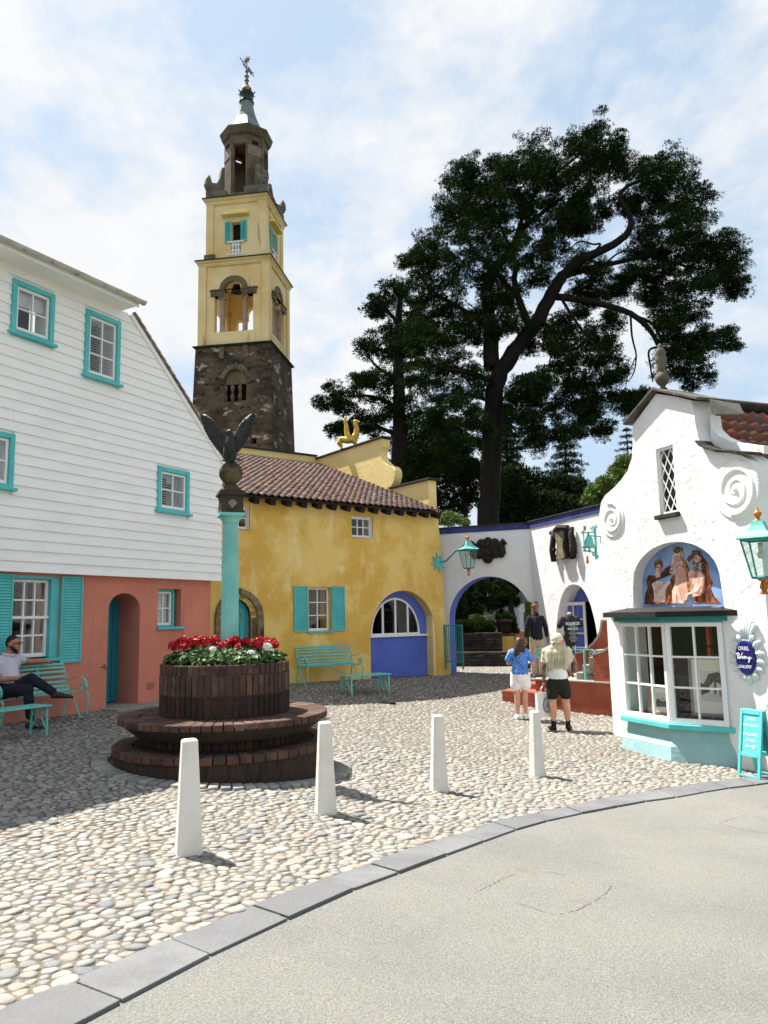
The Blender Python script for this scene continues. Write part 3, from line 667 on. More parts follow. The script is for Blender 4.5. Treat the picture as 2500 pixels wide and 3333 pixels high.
# gable end wall with scroll
xw = xR-.30
def c6(x, y): return (716.7+.144*x, 895.9+.144*y)
def E6(x, y): return F.atx(*c6(x, y), xw)
def E5(x, y): return F.atx(*c5(x, y), xw)
lowz = E6(1470, 975)[1]; hi = E6(750, 350); hz_ = hi[1]
yb, zb2 = E5(795, 330)
scr = [E6(*p) for p in ((760,362),(757,470),(728,535),(722,600),(757,690),(828,752),(905,778),(938,830),(944,900),(930,980),(900,1050),(868,1108))]
yback = max(yb, 5.5)
prof = [(0.02, -.4), (0.02, lowz), (scr[-1][0]-.05, lowz)]+[(a, b) for a, b in reversed(scr)]+[(hi[0]+.02, hz_), (yback, hz_), (yback, -.4)]
MX = Matrix(((0,1,0,xw),(1,0,0,0),(0,0,1,0),(0,0,0,1)))
MB().wall(prof, [], 0, .29, MX).build('gable_end_wall', CREAM, yh, auto=30)
bevel(MB().wall([(-.08, lowz+.001), (scr[-1][0]-.0, lowz+.001), (scr[-1][0]-.0, lowz+.06), (-.08, lowz+.06)], [], -.07, .36, MX).build('coping', DARKST, yh), .01)
bevel(MB().wall([(hi[0]-.10, hz_+.001), (yback+.1, hz_+.001), (yback+.1, hz_+.06), (hi[0]-.10, hz_+.06)], [], -.07, .38, MX).build('coping', DARKST, yh), .01)
# back parapet
zp0 = F.at(686, 984, yback)[1]; zp1 = F.at(545, 968, yback)[1]
MB().wall([(XL-2, -.4), (xw-.001, -.4), (xw-.001, zp0-.05), (XL-2, zp1-.05)], [], yback, yback+.3).build('back_parapet', CREAM, yh)
bevel(MB().wall([(XL-2, zp1-.049), (xw-.002, zp0-.049), (xw-.002, zp0+.01), (XL-2, zp1+.01)], [], yback-.07, yback+.36).build('coping', DARKST, yh), .01)
# roof deck, rafters and pantiles
yt, zt = E5(800, 385); sl = math.atan2(zt-ze, yt+.38); Lr = (yback+.38)/cos(sl)
MR = T(0, -.38, ze) @ RX(sl)
rf = MB().box(XL, xw-.004, 0.02, Lr, -.09, -.03, MR).build('roof', WOOD, yh)
nR = 16
for k in range(nR):
    x = XL+1.25+(xR-.2-XL-1.25)*k/(nR-1)
    bevel(MB().box(x-.075, x+.075, .05, .7, -.24, -.092, MR).build('rafter_end', WOOD, yh), .008, 1)
MB().box(XL, xw, -.004, .03, ztopw-.3, ztopw-.02).build('wall_plate', YELW, yh)
def pantile(wd, ln_):
    n = 8; pr = []
    for i in range(n+1):
        t = i/n; pr.append((t*wd*1.12-.06*wd, .13*wd*cos(t*2*pi*.98+.5)+.004))
    v = [];
    for y, dz in ((-.02, .032), (ln_*1.1, .004)): v += [(x, y, z+dz) for x, z in pr]
    v += [(x, -.02, z+.032-.016) for x, z in pr]; f = []; m = n+1
    for i in range(n): f += [(i, i+1, m+i+1, m+i), (2*m+i, 2*m+i+1, i+1, i)]
    return v, f
tw, tl = .18, .245; v_, f_ = pantile(tw, tl); tm = MB().add(v_, f_).mesh('tile', True); tm.materials.append(TILE)
cols_ = int((xw-.02-XL)/tw); rows_ = int(Lr/tl); st = MB(); cnt = 0
for r_ in range(rows_):
    for c_ in range(cols_):
        x = xw-.01-(c_+1)*tw; Mt = MR @ T(x+rnd(-.004, .004), r_*tl, rnd(-.003, .004)) @ RZ(rnd(-.014, .014))
        vis_ = x > -2.2
        if cnt < 300 and vis_: o = obj('tile', tm, TILE, rf); o.matrix_basis = Mt; cnt += 1
        else: st.add(v_, f_, Mt, random.random())
tag(st.build('tiles', TILE, rf, smooth=True), kind='stuff')
# windows
window(yh, *sw1, .1, 3, 2, 0.035, cm=WHITE, sash=.03, sillm=WHITE, glass=GLASS)
window(yh, *sw2, .1, 3, 2, 0.035, cm=WHITE, sash=.03, sillm=WHITE, blind=.0, glass=GLASS)
p = window(yh, *win, .12, 2, 3, 0.0, sash=.05, sill=False, blind=.0, glass=GLASS)
bevel(MB().box(win[0]-.06, win[1]+.06, -.05, .14, win[2]-.045, win[2]-.001).build('sill', TURQ, p), .006)
za, zb_ = A5(700, 1396, -.03)[1], A5(700, 1120, -.03)[1]
shutter(yh, A5(660, 1250, -.03)[0], A5(745, 1250, -.03)[0]-.01, za, zb_, -.004, 24); shutter(yh, A5(886, 1250, -.03)[0], A5(964, 1250, -.03)[0], za, zb_, -.004, 24)
# arched blue recess with its half round window
zsill = A5(1290, 1412, .28)[1]; cxw = (A5(1117, 1400, .28)[0]+A5(1412, 1400, .28)[0])/2; rw = A5(1412, 1400, .28)[0]-cxw; zap = A5(1275, 1190, .28)[1]; rh = zap-zsill
rec = MB().wall([(ba[0]-.1, -.4), (ba[1]+.1, -.4), (ba[1]+.1, ba[4]+.1), (ba[0]-.1, ba[4]+.1)], [[(cxw+rw, zsill)]+arc(cxw, zsill, rw, rh, 0, pi, 18)[1:-1]+[(cxw-rw, zsill)]], .28, .36)
rec.build('arch_infill', BLUE, yh)
fr = MB().wall(arc(cxw, zsill, rw-.001, rh-.001, 0, pi, 18), [arc(cxw, zsill+.05, rw-.055, rh-.105, 0, pi, 18)], .27, .34).build('window', WHITE, yh)
fr['label'] = 'half round white window of four lights'
for k in (-.5, 0, .5):
    x = cxw+k*rw*1.02; zt_ = zsill+rh*math.sqrt(max(0, 1-((x-cxw)/rw)**2))-.04
    MB().box(x-.028, x+.028, .272, .338, zsill+.05, zt_).build('mullion', WHITE, fr)
for k in range(4):
    xa, xb = cxw-rw*1.02+(k)*rw*.51+.02, cxw-rw*1.02+(k+1)*rw*.51-.02
    top = [(x, zsill+rh*math.sqrt(max(0.0, 1-((x-cxw)/rw)**2))-.03) for x in [xa+(xb-xa)*i/6 for i in range(7)]]
    top = [q for q in top if q[1] > zsill+.06 and abs(q[0]-cxw) < rw-.05]
    if len(top) > 1: MB().wall([(top[0][0], zsill+.05), (top[-1][0], zsill+.05)]+list(reversed(top)), [], .30, .304).build('pane', GLASSD, fr)
bevel(MB().box(ba[0]+.01, ba[1]-.03, .2, .3, zsill-.05, zsill).build('sill', WHITE, fr), .006)
# door, stone surround and plaque
dy = .14; xs = np.linspace(dw[0]-.05, dw[1]+.05, 7)
dd = MB().box(dw[0]-.1, dw[1]+.1, dy+.03, dy+.06, -.3, zin+.1).build('door', DOORT, yh); dd['label'] = 'turquoise plank door with a round plaque'
for k in range(6): bevel(MB().box(xs[k]+.004, xs[k+1]-.004, dy, dy+.029, -.2, zin+.06).build('plank', DOORT, dd), .005, 1)
cxd, czd = A5(318, 1300, dy); PLQ = mat('green enamel plaque', srgb(52,150,140), .4); PLT = mat('pale green lettering', srgb(150,205,196), .6)
pq = MB().lathe([(.001, 0), (.165, 0), (.165, .012), (.15, .016), (.001, .016)], 32, T(cxd, dy-.001, czd) @ RX(pi/2)).build('plaque', PLQ, dd)
MB().lathe([(.14, .016), (.145, .019), (.15, .016)], 32, T(cxd, dy-.001, czd) @ RX(pi/2)).build('plaque_rim', PLT, pq)
text('PREIFAT', .055, PLT, pq, (cxd, dy-.019, czd+.05)); text('PRIVATE', .055, PLT, pq, (cxd, dy-.019, czd-.05)); MB().ball((cxd, dy-.018, czd), .008, 8, 6).build('dot', PLT, pq)
def pth(x0, x1, zs, zt): return [(x1, 0.0), (x1, zs*.33), (x1, zs*.66)]+pointed(x0, x1, zs, zt, 4)+[(x0, zs*.66), (x0, zs*.33), (x0, 0.0)]
pi_, po_ = pth(dw[0], dw[1], zsp, zin), pth(dor[0], dor[1], zsp, zou); pm = [((a[0]*.55+b[0]*.45), (a[1]*.55+b[1]*.45)) for a, b in zip(pi_, po_)]
sur = MB().wall(po_+list(reversed(pi_)), [], .02, .135).build('door_surround', PEWTER, yh)
for k in range(len(pi_)-1):
    if k in (3, 5, 7, 9): continue
    e = 2 if k in (4, 6, 8) else 1; e = 1
    def lp(a, b, t): return (a[0]+(b[0]-a[0])*t, a[1]+(b[1]-a[1])*t)
    for (qa, qb, y0, y1) in ((pm, po_, -.07, .03), (pi_, pm, .0, .13)):
        bevel(MB().wall([lp(qa[k], qa[k+1], .006), lp(qb[k], qb[k+1], .006), lp(qb[k], qb[k+1], .994), lp(qa[k], qa[k+1], .994)], [], y0, y1).build('stone', PEWTER, sur), .015, 2)
for k in (3, 5, 7, 9):
    if k >= len(pi_)-1: continue
    for (qa, qb, y0, y1) in ((pm, po_, -.07, .03), (pi_, pm, .0, .13)):
        bevel(MB().wall([qa[k], qb[k], qb[k+1], qa[k+1]], [], y0, y1).build('stone', PEWTER, sur), .015, 2)
# gilded creature on the coping
ys, zs_ = E5(968, 285); g = Frame(*F.w(xw+.15, ys, hz_+.06), F.az-pi/2+pi)
gs = thing('gilded_statue', 'gilded statue of a rearing winged beast on the cream parapet', 'statue', F.M @ T(xw+.15, ys, hz_+.06) @ RZ(-.62))
b = MB(); s_ = 1.0
b.ball((-.04, 0, .29), .13, 14, 10, sc=(2.1, .9, .9)); b.tube([(-.18, 0, .3), (-.3, .0, .3), (-.36, 0, .18), (-.3, 0, .06)], [.12, .1, .06, .03], 10)
for yy in (-.07, .07):
    b.tube([(-.24, yy, .32), (-.32, yy, .2), (-.25, yy, .1), (-.27, yy, 0), (-.2, yy, 0)], [.1, .075, .04, .035, .025], 8); b.tube([(.12, yy, .3), (.2, yy, .16), (.17, yy, .06), (.19, yy, 0), (.24, yy, 0)], [.09, .06, .04, .035, .025], 8)
b.tube([(.14, 0, .32), (.24, 0, .5), (.25, 0, .68), (.21, 0, .82), (.2, 0, .9)], [.13, .11, .085, .075, .06], 12); b.ball((.22, 0, .92), .075, 12, 8, sc=(1.3, .8, .9)); b.tube([(.27, 0, .92), (.36, 0, .9)], [.05, .03], 8)
b.tube([(-.04, 0, .36), (-.08, .03, .58), (-.1, .03, .82), (-.13, .02, 1.0), (-.1, .02, 1.1)], [.1, .09, .065, .045, .04], 10)
o = b.build('body', GILT, gs, smooth=True); m_ = o.modifiers.new('r', 'REMESH'); m_.mode = 'VOXEL'; m_.voxel_size = .014; m_.use_smooth_shade = True
# ------------------------------------------------------------------ campanile
F = Frame(-7.06, 38.3, 0.0, rad(99.0)); FT = F
tw_ = thing('bell_tower', 'tall yellow bell tower on a dark rubble stone base with lead cap', 'tower', F.M)
def c3(x, y): return (398.2+.225*x, 99.5+.225*y)
def c4(x, y): return (398.2+.195*x, 564+.195*y)
Z0, Z1, Z2, Z3 = 5.0, 15.0, 19.55, 22.8
def B3(x, y, a): return F.at(*c3(x, y), -a)
def B4(x, y, a): return F.at(*c4(x, y), -a)
def corner_z(u, v, a): p = F.w(a, -a, 0); return ray(u, v).z*p.y+CAMZ
Z1 = corner_z(590, 735, 2.03); Z2 = corner_z(586, 546, 2.02); Z3 = corner_z(578, 412, 1.76)
def faces4(fn):                                    # run fn for the front, right, back and left faces
    for k in range(4): fn(RZ(k*pi/2), k)
def taper(b, a0, z0, a1, z1, M=None): b.add([(-a0,-a0,z0),(a0,-a0,z0),(a0,a0,z0),(-a0,a0,z0),(-a1,-a1,z1),(a1,-a1,z1),(a1,a1,z1),(-a1,a1,z1)], [(0,3,2,1),(4,5,6,7),(0,1,5,4),(1,2,6,5),(2,3,7,6),(3,0,4,7)], M); return b
# rubble base: front face carries the niche opening, so each face is its own battered slab
nx0, nz0 = B4(443, 1558, 2.0); nx1, nz1 = B4(686, 1345, 2.0); nzt = B4(560, 1200, 2.0)[1]
hx0, hz0 = B4(730, 2025, 2.05); hx1, hz1 = B4(798, 1950, 2.05)
base = MB()
def bw(z): return 2.2-(z-Z0)/(Z1-Z0)*.27
core = taper(MB(), 1.55, Z0, 1.3, Z1-.1).build('base_core', DARKROOM, tw_)
for k in range(4):
    a0, a1 = bw(Z0), bw(Z1); d = (a0-a1)/(Z1-Z0)
    loops = [[(-a0, Z0), (a0, Z0), (a1, Z1-.12), (-a1, Z1-.12)]]; hs = []
    if k == 0: hs = [[(nx0, nz0), (nx1, nz0)]+arc((nx0+nx1)/2, nz1+.15, (nx1-nx0)/2, nzt-nz1-.15, 0, pi, 10), rect(hx0, hx1, hz0, hz1)]
    m = MB().wall(loops[0], hs, 0, .45)
    v = []
    for x, y, z in m.v:
        t = bw(z); sc_ = 1 if y < .1 else (t-.45)/t
        v.append((x*(sc_ if abs(abs(x)-t) < .02 else 1), -(t)+y, z))
    m.v = v; mm = MB().add(m.v, m.f, RZ(k*pi/2)); mm.build('base_wall', TOWS, tw_)
# bricked tympanum, sill and balusters in the niche
yb_ = -bw(nz0)
MB().wall([(nx0+.005, nz1), (nx1-.005, nz1)]+arc((nx0+nx1)/2, nz1+.15, (nx1-nx0)/2-.005, nzt-nz1-.155, 0, pi, 10), [], yb_+.16, yb_+.3).build('tympanum', LANT, tw_)
bal = [(.055, 0), (.055, .04), (.03, .06), (.06, .2), (.075, .28), (.05, .4), (.03, .5), (.032, .53), (.05, .56), (.032, .59), (.05, .7), (.07, .78), (.05, .9), (.03, .96), (.055, .98), (.055, 1)]
def baluster(par, x, y, z0, z1, k, m, M=None):
    o = MB().lathe([(r*k, z0+(z1-z0)*t) for r, t in bal], 10, (M or Matrix()) @ T(x, y, 0)).build('baluster', m, par, smooth=True); return o
for x in (455, 532, 617): baluster(tw_, B4(x, 1450, 1.9)[0], yb_+.14, nz0, nz1+.0, 1.7, LANT)
na = 11; cxn = (nx0+nx1)/2; rn = (nx1-nx0)/2
for k in range(na):
    a0, a1 = pi*(.06+.88*k/na), pi*(.06+.88*(k+.86)/na); zc = nz1+.15
    rz_ = nzt-nz1-.15; f_ = lambda r, a: (cxn+(rn+r)*cos(a), zc+(rz_+r)*sin(a))
    MB().wall([f_(.05, a0), f_(.28+rnd(-.05, .05), a0), f_(.28+rnd(-.05, .05), a1), f_(.05, a1)], [], -bw(zc)-.03, -bw(zc)+.1).build('arch_stone', STONE, tw_)
for k in range(13):                                # quoin stones at the near corner
    z = Z1-.5-k*.46; w_ = .62 if k % 2 else .4; a = bw(z+.2)
    MB().box(a-w_, a+.018, -a-.018, -a+(.4 if k % 2 else .6), z, z+.4).build('quoin', TOWS, tw_)
for x in (415, 680): xx = B4(x, 960, 1.95)[0]; MB().box(xx-.12, xx+.12, -bw(Z1)-.06, -bw(Z1)+.1, Z1-.72, Z1-.12).build('bracket_stone', STONE, tw_)
c_ = MB(); taper(c_, bw(Z1)+.02, Z1-.12, 2.06, Z1-.04); taper(c_, 2.06, Z1-.04, 2.06, Z1); c_.build('base_cornice', DARKST, tw_)
# arcade stage
a2 = 1.80
ox0, oz0 = B4(375, 815, a2); ox1 = B4(808, 815, a2)[0]; zsp = B4(585, 300, a2)[1]; zen = B4(585, 372, a2)[1]; ix0, ix1 = B4(487, 300, a2)[0], B4(683, 300, a2)[0]; ztop_ = B4(585, 215, a2)[1]
sz = oz0+.12; sh = (ox0+ox1)/2; ox0, ox1, ix0, ix1 = ox0-sh, ox1-sh, ix0-sh, ix1-sh
def arcade(M, k):
    hole = [(ox0, sz), (ox1, sz), (ox1, zen), (ix1, zen), (ix1, zsp)]+arc((ix0+ix1)/2, zsp, (ix1-ix0)/2, ztop_-zsp, 0, pi, 14)[1:-1]+[(ix0, zsp), (ix0, zen), (ox0, zen)]
    MB().wall([(-a2+.02, Z1), (a2-.02, Z1), (a2-.02, Z2-.25), (-a2+.02, Z2-.25)], [hole], -a2+.02, -a2+.38, M).build('arcade_wall', TOWY, tw_)
    for s in (-1, 1):
        MB().box(s*a2-.33 if s > 0 else -a2-.06, a2+.06 if s > 0 else -a2+.33, -a2-.06, -a2+.36, Z1+.001, Z2-.25, M).build('pilaster', TOWY, tw_) if s > 0 else None
    MB().box(-1.15, 1.15, -a2-.03, -a2+.1, Z1+.004, sz-.01, M).build('sill_panel', TOWY, tw_)
    if k > 1: return
    am = MB().wall(arc(0, zsp, (ix1-ix0)/2+.28, ztop_-zsp+.28, 0, pi, 16), [arc(0, zsp, (ix1-ix0)/2+.0, ztop_-zsp+.0, 0, pi, 16)], -a2-.04, -a2+.1, M).build('arch_moulding', LANT, tw_)
    for s in (-1, 1):
        xa, xb = (ix1, ox1+.18) if s > 0 else (ox0-.18, ix0)
        MB().box(xa, xb, -a2-.05, -a2+.34, zen, zsp-.06, M).box(xa-.04, xb+.06, -a2-.09, -a2+.36, zsp-.06, zsp-.0, M).build('entablature', LANT, tw_)
        xc = (ix1+.13) if s > 0 else ix0-.13
        PC = mat('pinkish column stone', srgb(168,146,132), .8, srgb(140,120,108), 4)if 'pcm' not in globals() else pcm
        globals()['pcm'] = PC
        co = MB().lathe([(.16, sz), (.16, sz+.05), (.13, sz+.1), (.135, (sz+zen)/2), (.11, zen-.2), (.13, zen-.18), (.11, zen-.15), (.14, zen-.02)], 14, M @ T(xc, -a2+.16, 0)).build('column', PC, tw_, smooth=True)
        MB().tube([(xc-.14, -a2+.04, zen-.08), (xc-.14, -a2+.28, zen-.08)], .055, 10, M).tube([(xc+.14, -a2+.04, zen-.08), (xc+.14, -a2+.28, zen-.08)], .055, 10, M).box(xc-.17, xc+.17, -a2-.01, -a2+.33, zen-.04, zen-.001, M).build('capital', PC, co)
faces4(arcade)
MB().box(-a2+.4, a2-.4, -a2+.4, a2-.4, Z1, Z1+.05).build('belfry_floor', DARKST, tw_); MB().box(-a2+.1, a2-.1, -a2+.4, a2-.4, Z2-.3, Z2-.26).build('belfry_ceiling', DARKROOM, tw_)
xb_, zb_ = B4(592, 350, .6); bl = MB().lathe([(.02, .5), (.1, .48), (.17, .38), (.2, .1), (.3, -.08), (.27, -.08), (.01, .3)], 16, T(xb_, -.8, zb_)).build('bell', COPPER, tw_, smooth=True)
MB().tube([(xb_, -.8, zb_+.45), (xb_, -.8, Z2-.3)], .04, 8).build('bell_yoke', WOOD, bl)
def cornice(a, z, t, m1, m2, proj=.2):
    c = MB(); taper(c, a, z-t, a+proj*.35, z-t*.75); taper(c, a+proj*.35, z-t*.75, a+proj*.4, z-t*.55); taper(c, a+proj*.45, z-t*.5, a+proj, z-.06); c.build('cornice', m1, tw_)
    taper(MB(), a+proj+.03, z-.06, a+proj+.03, z).build('cornice_top', m2, tw_)
cornice(a2+.05, Z2, .34, TOWY, DARKST, .14)
# window stage
a3 = 1.52
w0, wz0 = B3(480, 1880, a3); w1, wz1 = B3(570, 1680, a3); sh = (w0+w1)/2-.0
bz0, bz1 = B3(520, 2000, a3)[1], B3(520, 1888, a3)[1]
def stage3(M, k):
    MB().wall([(-a3, Z2), (a3, Z2), (a3, Z3-.3), (-a3, Z3-.3)], [rect(w0-sh, w1-sh, bz0+.05, wz1)], -a3, -a3+.3, M).build('stage_wall', TOWY, tw_)
    MB().box(a3-.32, a3+.07, -a3-.07, -a3+.31, Z2+.001, Z3-.3, M).build('pilaster', TOWY, tw_)
    MB().box(a3-.42, a3+.14, -a3-.14, -a3+.42, Z2+.002, Z2+.42, M).build('plinth_block', STONE if k != 0 else TOWY, tw_)
    MB().box(-.75, .75, -a3-.1, -a3+.02, Z2+.003, Z2+.3, M).build('apron_panel', TOWY, tw_)
    if k > 1: return
    hz = B3(510, 1635, a3)[1]; h_ = B3(510, 1558, a3)[1]-hz
    MB().add([(-.72, -a3-.3, hz), (.72, -a3-.3, hz), (.72, -a3+.01, hz), (-.72, -a3+.01, hz), (-.72, -a3-.3, hz+.08), (.72, -a3-.3, hz+.08), (.55, -a3+.01, hz+h_), (-.55, -a3+.01, hz+h_)], [(0,3,2,1),(0,1,5,4),(4,5,6,7),(1,2,6,5),(3,0,4,7),(2,3,7,6)], M).build('window_hood', CREAM, tw_)
    ww_ = (w1-w0); sp = bpy.data.objects.new('shutter_pair', None)
    for s in (-1, 1):
        x0 = (w1-sh+.02) if s > 0 else (w0-sh-.02-.32)
        g = MB().box(x0, x0+.32, -.05, 0, wz0-.02, wz1+.04).build('shutter', TURQ, tw_); g.matrix_basis = M @ T(0, -a3-.004, 0)
        sl_ = MB()
        for q in range(16): sl_.box(x0+.05, x0+.27, -.056, -.0505, wz0+.08+q*(wz1-wz0-.12)/16, wz0+.08+(q+.55)*(wz1-wz0-.12)/16)
        tag(sl_.build('louvres', TURQD, g), kind='stuff')
    MB().box(w0-sh-.18, w1-sh+.18, -a3-.12, -a3+.1, bz1, bz1+.07, M).box(w0-sh-.18, w1-sh+.18, -a3-.12, -a3+.1, bz0-.06, bz0+.02, M).build('balcony_rail', WHITE, tw_)
    for q in range(3): baluster(tw_, w0-sh+.1+q*(ww_-.2)/2, -a3-.02, bz0+.02, bz1, 1.3, WHITE, M)
faces4(stage3)
MB().box(-a3+.35, a3-.35, -a3+.35, a3-.35, Z2, Z3-.2).build('stage_core', DARKROOM, tw_)
cornice(a3+.06, Z3, .38, TOWY, DARKST, .16)
# parapet blocks and scrolled consoles
def consoles(M, k):
    MB().box(-1.5, -.55, -1.6, -1.3, Z3+.001, Z3+.42, M).build('parapet_block', STONE, tw_); MB().box(.45, 1.62, -1.62, -1.3, Z3+.001, Z3+.5, M).build('parapet_block', STONE, tw_); MB().box(-.55, .45, -1.5, -1.3, Z3+.001, Z3+.25, M).build('parapet_block', STONE, tw_)
    MD = M @ T(1.45, -1.45, Z3+.5) @ RZ(-pi/4)
    pr = [(-.75, 0), (-.75, 1.55), (-.6, 1.5), (-.5, .9), (-.3, .5), (-.05, .45), (.0, .62), (.1, .85), (.26, .62), (.3, .32), (.2, .08), (.05, -.02)]
    bevel(MB().wall(pr, [], -.16, .16, MD).build('scroll_console', STONE, tw_), .03, 2)
faces4(consoles)
# octagonal lantern
zc = lambda v: ray(532, v).z*38.3+CAMZ
Ze, Zl = ray(532, 286).z*37.1+CAMZ, Z3+.02; ra = 1.17; ap = ra*cos(pi/8); hw = ra*sin(pi/8)
MB().lathe([(ra+.1, Zl), (ra+.1, Zl+.2), (.5, Zl+.2)], 8, RZ(pi/8)).build('lantern_plinth', LANT, tw_)
for k in range(8):
    M = RZ(k*pi/4)
    if k % 2 == 0: hs = [rect(-.34, .34, Zl+.1, Ze-.55)]
    else: hs = [rect(-.2, .2, Ze-.5, Ze-.28)]
    MB().wall([(-hw, Zl), (hw, Zl), (hw, Ze), (-hw, Ze)], hs, -ap, -ap+.2, M).build('lantern_wall', LANT, tw_)
    MB().box(-.05, .05, -ap-.05, -ap+.12, Zl, Ze-.0, M @ T(hw, 0, 0)).build('lantern_pier', LANT, tw_) if k % 2 else MB().box(-.33, .33, -ap-.03, -ap+.1, Ze-.5, Ze-.42, M).build('lantern_string', LANT, tw_)
    if k % 2: MB().box(-.42, .42, -ap-.02, -ap+.05, Ze-1.15, Ze-.6, M).build('carved_panel', PALEIR, tw_)
MB().lathe([(ra+.02, Ze), (ra+.12, Ze+.05), (ra+.24, Ze+.36), (ra+.26, Ze+.45), (.2, Ze+.45)], 8, RZ(pi/8)).build('lantern_cornice', LANT, tw_)
Zr, Zn = Ze+.45, zc(222); rf = []
for i in range(9):
    t = i/8; rf.append((.36+(ra+.02-.36)*(1-t)**1.7, Zr+(Zn-Zr)*t))
MB().lathe(rf, 8, RZ(pi/8)).build('lead_roof', LEADR, tw_)
zbll = zc(195)
MB().lathe([(.36, Zn-.05), (.42, Zn), (.36, Zn+.06), (.33, Zn+.4), (.4, zbll-.22), (.2, zbll-.1)], 12).build('finial_neck', COPPER, tw_, smooth=True)
for k in range(8): MB().bar([(.36, 0, zbll-.45), (.42, 0, zbll-.2), (.5, 0, zbll-.16)], .06, .02, RZ(k*pi/4)).build('crown_leaf', COPPER, tw_)
MB().ball((0, 0, zbll), .27, 16, 10).build('finial_ball', mat('ochre ball', srgb(168,138,82), .6, srgb(110,88,52), 4), tw_, smooth=True)
zf0, zf1 = zc(183), zc(152); h_ = zf1-zf0
MB().lathe([(.1, zf0-.1), (.12, zf0), (.07, zf0+.05), (.09, zf0+h_*.25), (.14, zf0+h_*.28), (.08, zf0+h_*.32), (.1, zf0+h_*.55), (.14, zf0+h_*.58), (.08, zf0+h_*.62), (.06, zf0+h_*.85), (.1, zf0+h_*.9), (.1, zf0+h_*.97), (.02, zf0+h_)], 10).build('finial_spindle', PALEIR, tw_, smooth=True)
zs_ = zc(130); vn = MB().tube([(0, 0, zf1-.1), (0, 0, zs_)], .025, 6)
VM = RZ(rad(-14))
vn.build('vane_rod', PALEIR, tw_)
st = []
for k in range(16): r_ = .26 if k % 2 == 0 else .1; st.append((r_*cos(k*pi/8), zs_+r_*sin(k*pi/8)))
MB().wall(st, [], -.02, .02, VM).build('vane_star', PALEIR, tw_)
q = lambda x, y: ((x-597)*.225/1648*38.3, (135-y)*.225/1648*38.3*1.12+zs_)
v2 = MB().bar([(a, 0, b) for a, b in [q(595, 230), q(575, 200), q(555, 170), q(543, 130), q(520, 95), q(510, 88)]], .04, .05, VM)
v2.bar([(a, 0, b) for a, b in spiral(q(578,180)[0], q(578,180)[1], .02, .14, 0, 2.6*pi, 24)], .04, .025, VM); v2.build('vane_arrow', PALEIR, tw_)
MB().wall([q(*p) for p in ((608,200),(620,210),(640,235),(655,265),(690,298),(688,303),(662,285),(660,292),(690,326),(684,328),(650,298),(640,290),(622,262),(606,240))], [], -.015, .015, VM).build('vane_flag', PALEIR, tw_)
# ------------------------------------------------------------------ white archway wall and shop front wall
PA, PM, PB = Vector((1.62, 21.92, 0)), Vector((4.0, 21.0, 0)), Vector((5.11, 17.87, 0)); ZW = 4.0
def azof(a, b): return math.atan2(b.x-a.x, b.y-a.y)
FA = Frame(PA.x, PA.y, 0, azof(PA, PM)); FB = Frame(PM.x, PM.y, 0, azof(PM, PB))
def c6(x, y): return (929+.26*x, 1061.8+.26*y)
def c8(x, y): return (955.6+.128*x, 1234.3+.128*y)
F = FA; aw = thing('archway_wall', 'white archway wall with blue lined arch beside the ochre house', 'wall', F.M)
LA = (PM-PA).length
ax0 = F.at(971, 1350)[0]; ax1 = F.at(1150, 1350)[0]; azs = F.at(1060, 1338)[1]; azt = F.at(1058, 1245)[1]
op = archpoly(ax0, ax1, -.5, azs, azt, 24)
MB().wall([(-.6, -.5), (LA+.12, -.5), (LA+.12, ZW-.16), (-.6, ZW-.16)], [op], 0, .55).build('wall_face', WHITEW, aw)
ins = archpoly(ax0+.007, ax1-.007, -.5, azs, azt-.007, 24)
MB().wall(archpoly(ax0+.001, ax1-.001, -.5, azs, azt-.001, 24), [ins[1:]+ins[:1]], .004, .56).build('arch_lining', BLUE, aw)
MB().box(-.6, LA+.1, -.02, .57, ZW-.16, ZW).build('blue_band', BLUED, aw)
cop = MB().box(-.6, LA+.1, -.05, .6, ZW+.001, ZW+.03).build('coping', DARKST, aw)
for k in range(16):
    x = -.5+k*(LA+.55)/16; MB().lathe([(.0845, -.06), (.09, .36), (.075, .36), (.07, -.06)], 8, T(x+.08, .2, ZW+.02) @ RX(-.22) @ RX(-pi/2), 0, pi).build('ridge_tile', TILE, cop)
F = FB; sf = thing('shop_front_wall', 'white sunlit wall with pointed arch doorway and blue panel above the shop door', 'wall', F.M)
LB = (PB-PM).length+2.6
bx0 = F.at(1198, 1350)[0]; bx1 = F.at(1292, 1356)[0]; bzt = F.at(1238, 1262)[1]; bzs = F.at(1238, 1375)[1]; ZF = .05
def ogive(x0, x1, z0, zs, zt, n=10):
    cx = (x0+x1)/2; h = (x1-x0)/2; r = []
    for i in range(n+1):
        a = i/n*pi/2; r.append((h*cos(a)**.85, (zt-zs)*sin(a)))
    return [(x0, z0), (x1, z0)]+[(cx+x, zs+z) for x, z in r]+[(cx-x, zs+z) for x, z in reversed(r[:-1])]
MB().wall([(.32, -.6), (LB, -.6), (LB, ZW-.16), (0, ZW-.16)], [ogive(bx0, bx1, ZF-.2, bzs-.6, bzt)], 0, .5).build('wall_face', WHITEW, sf)
MB().box(0.02, LB, -.02, .52, ZW-.16, ZW+.02).build('blue_band', BLUED, sf)
MB().box(0.02, LB, -.05, .55, ZW+.021, ZW+.05).build('coping', DARKST, sf)
MB().box(bx0-.1, bx1+.1, .42, .48, F.at(1238, 1301, .4)[1], bzt+.1).build('blue_panel', BLUE, sf)
zdl = F.at(1238, 1301, .4)[1]
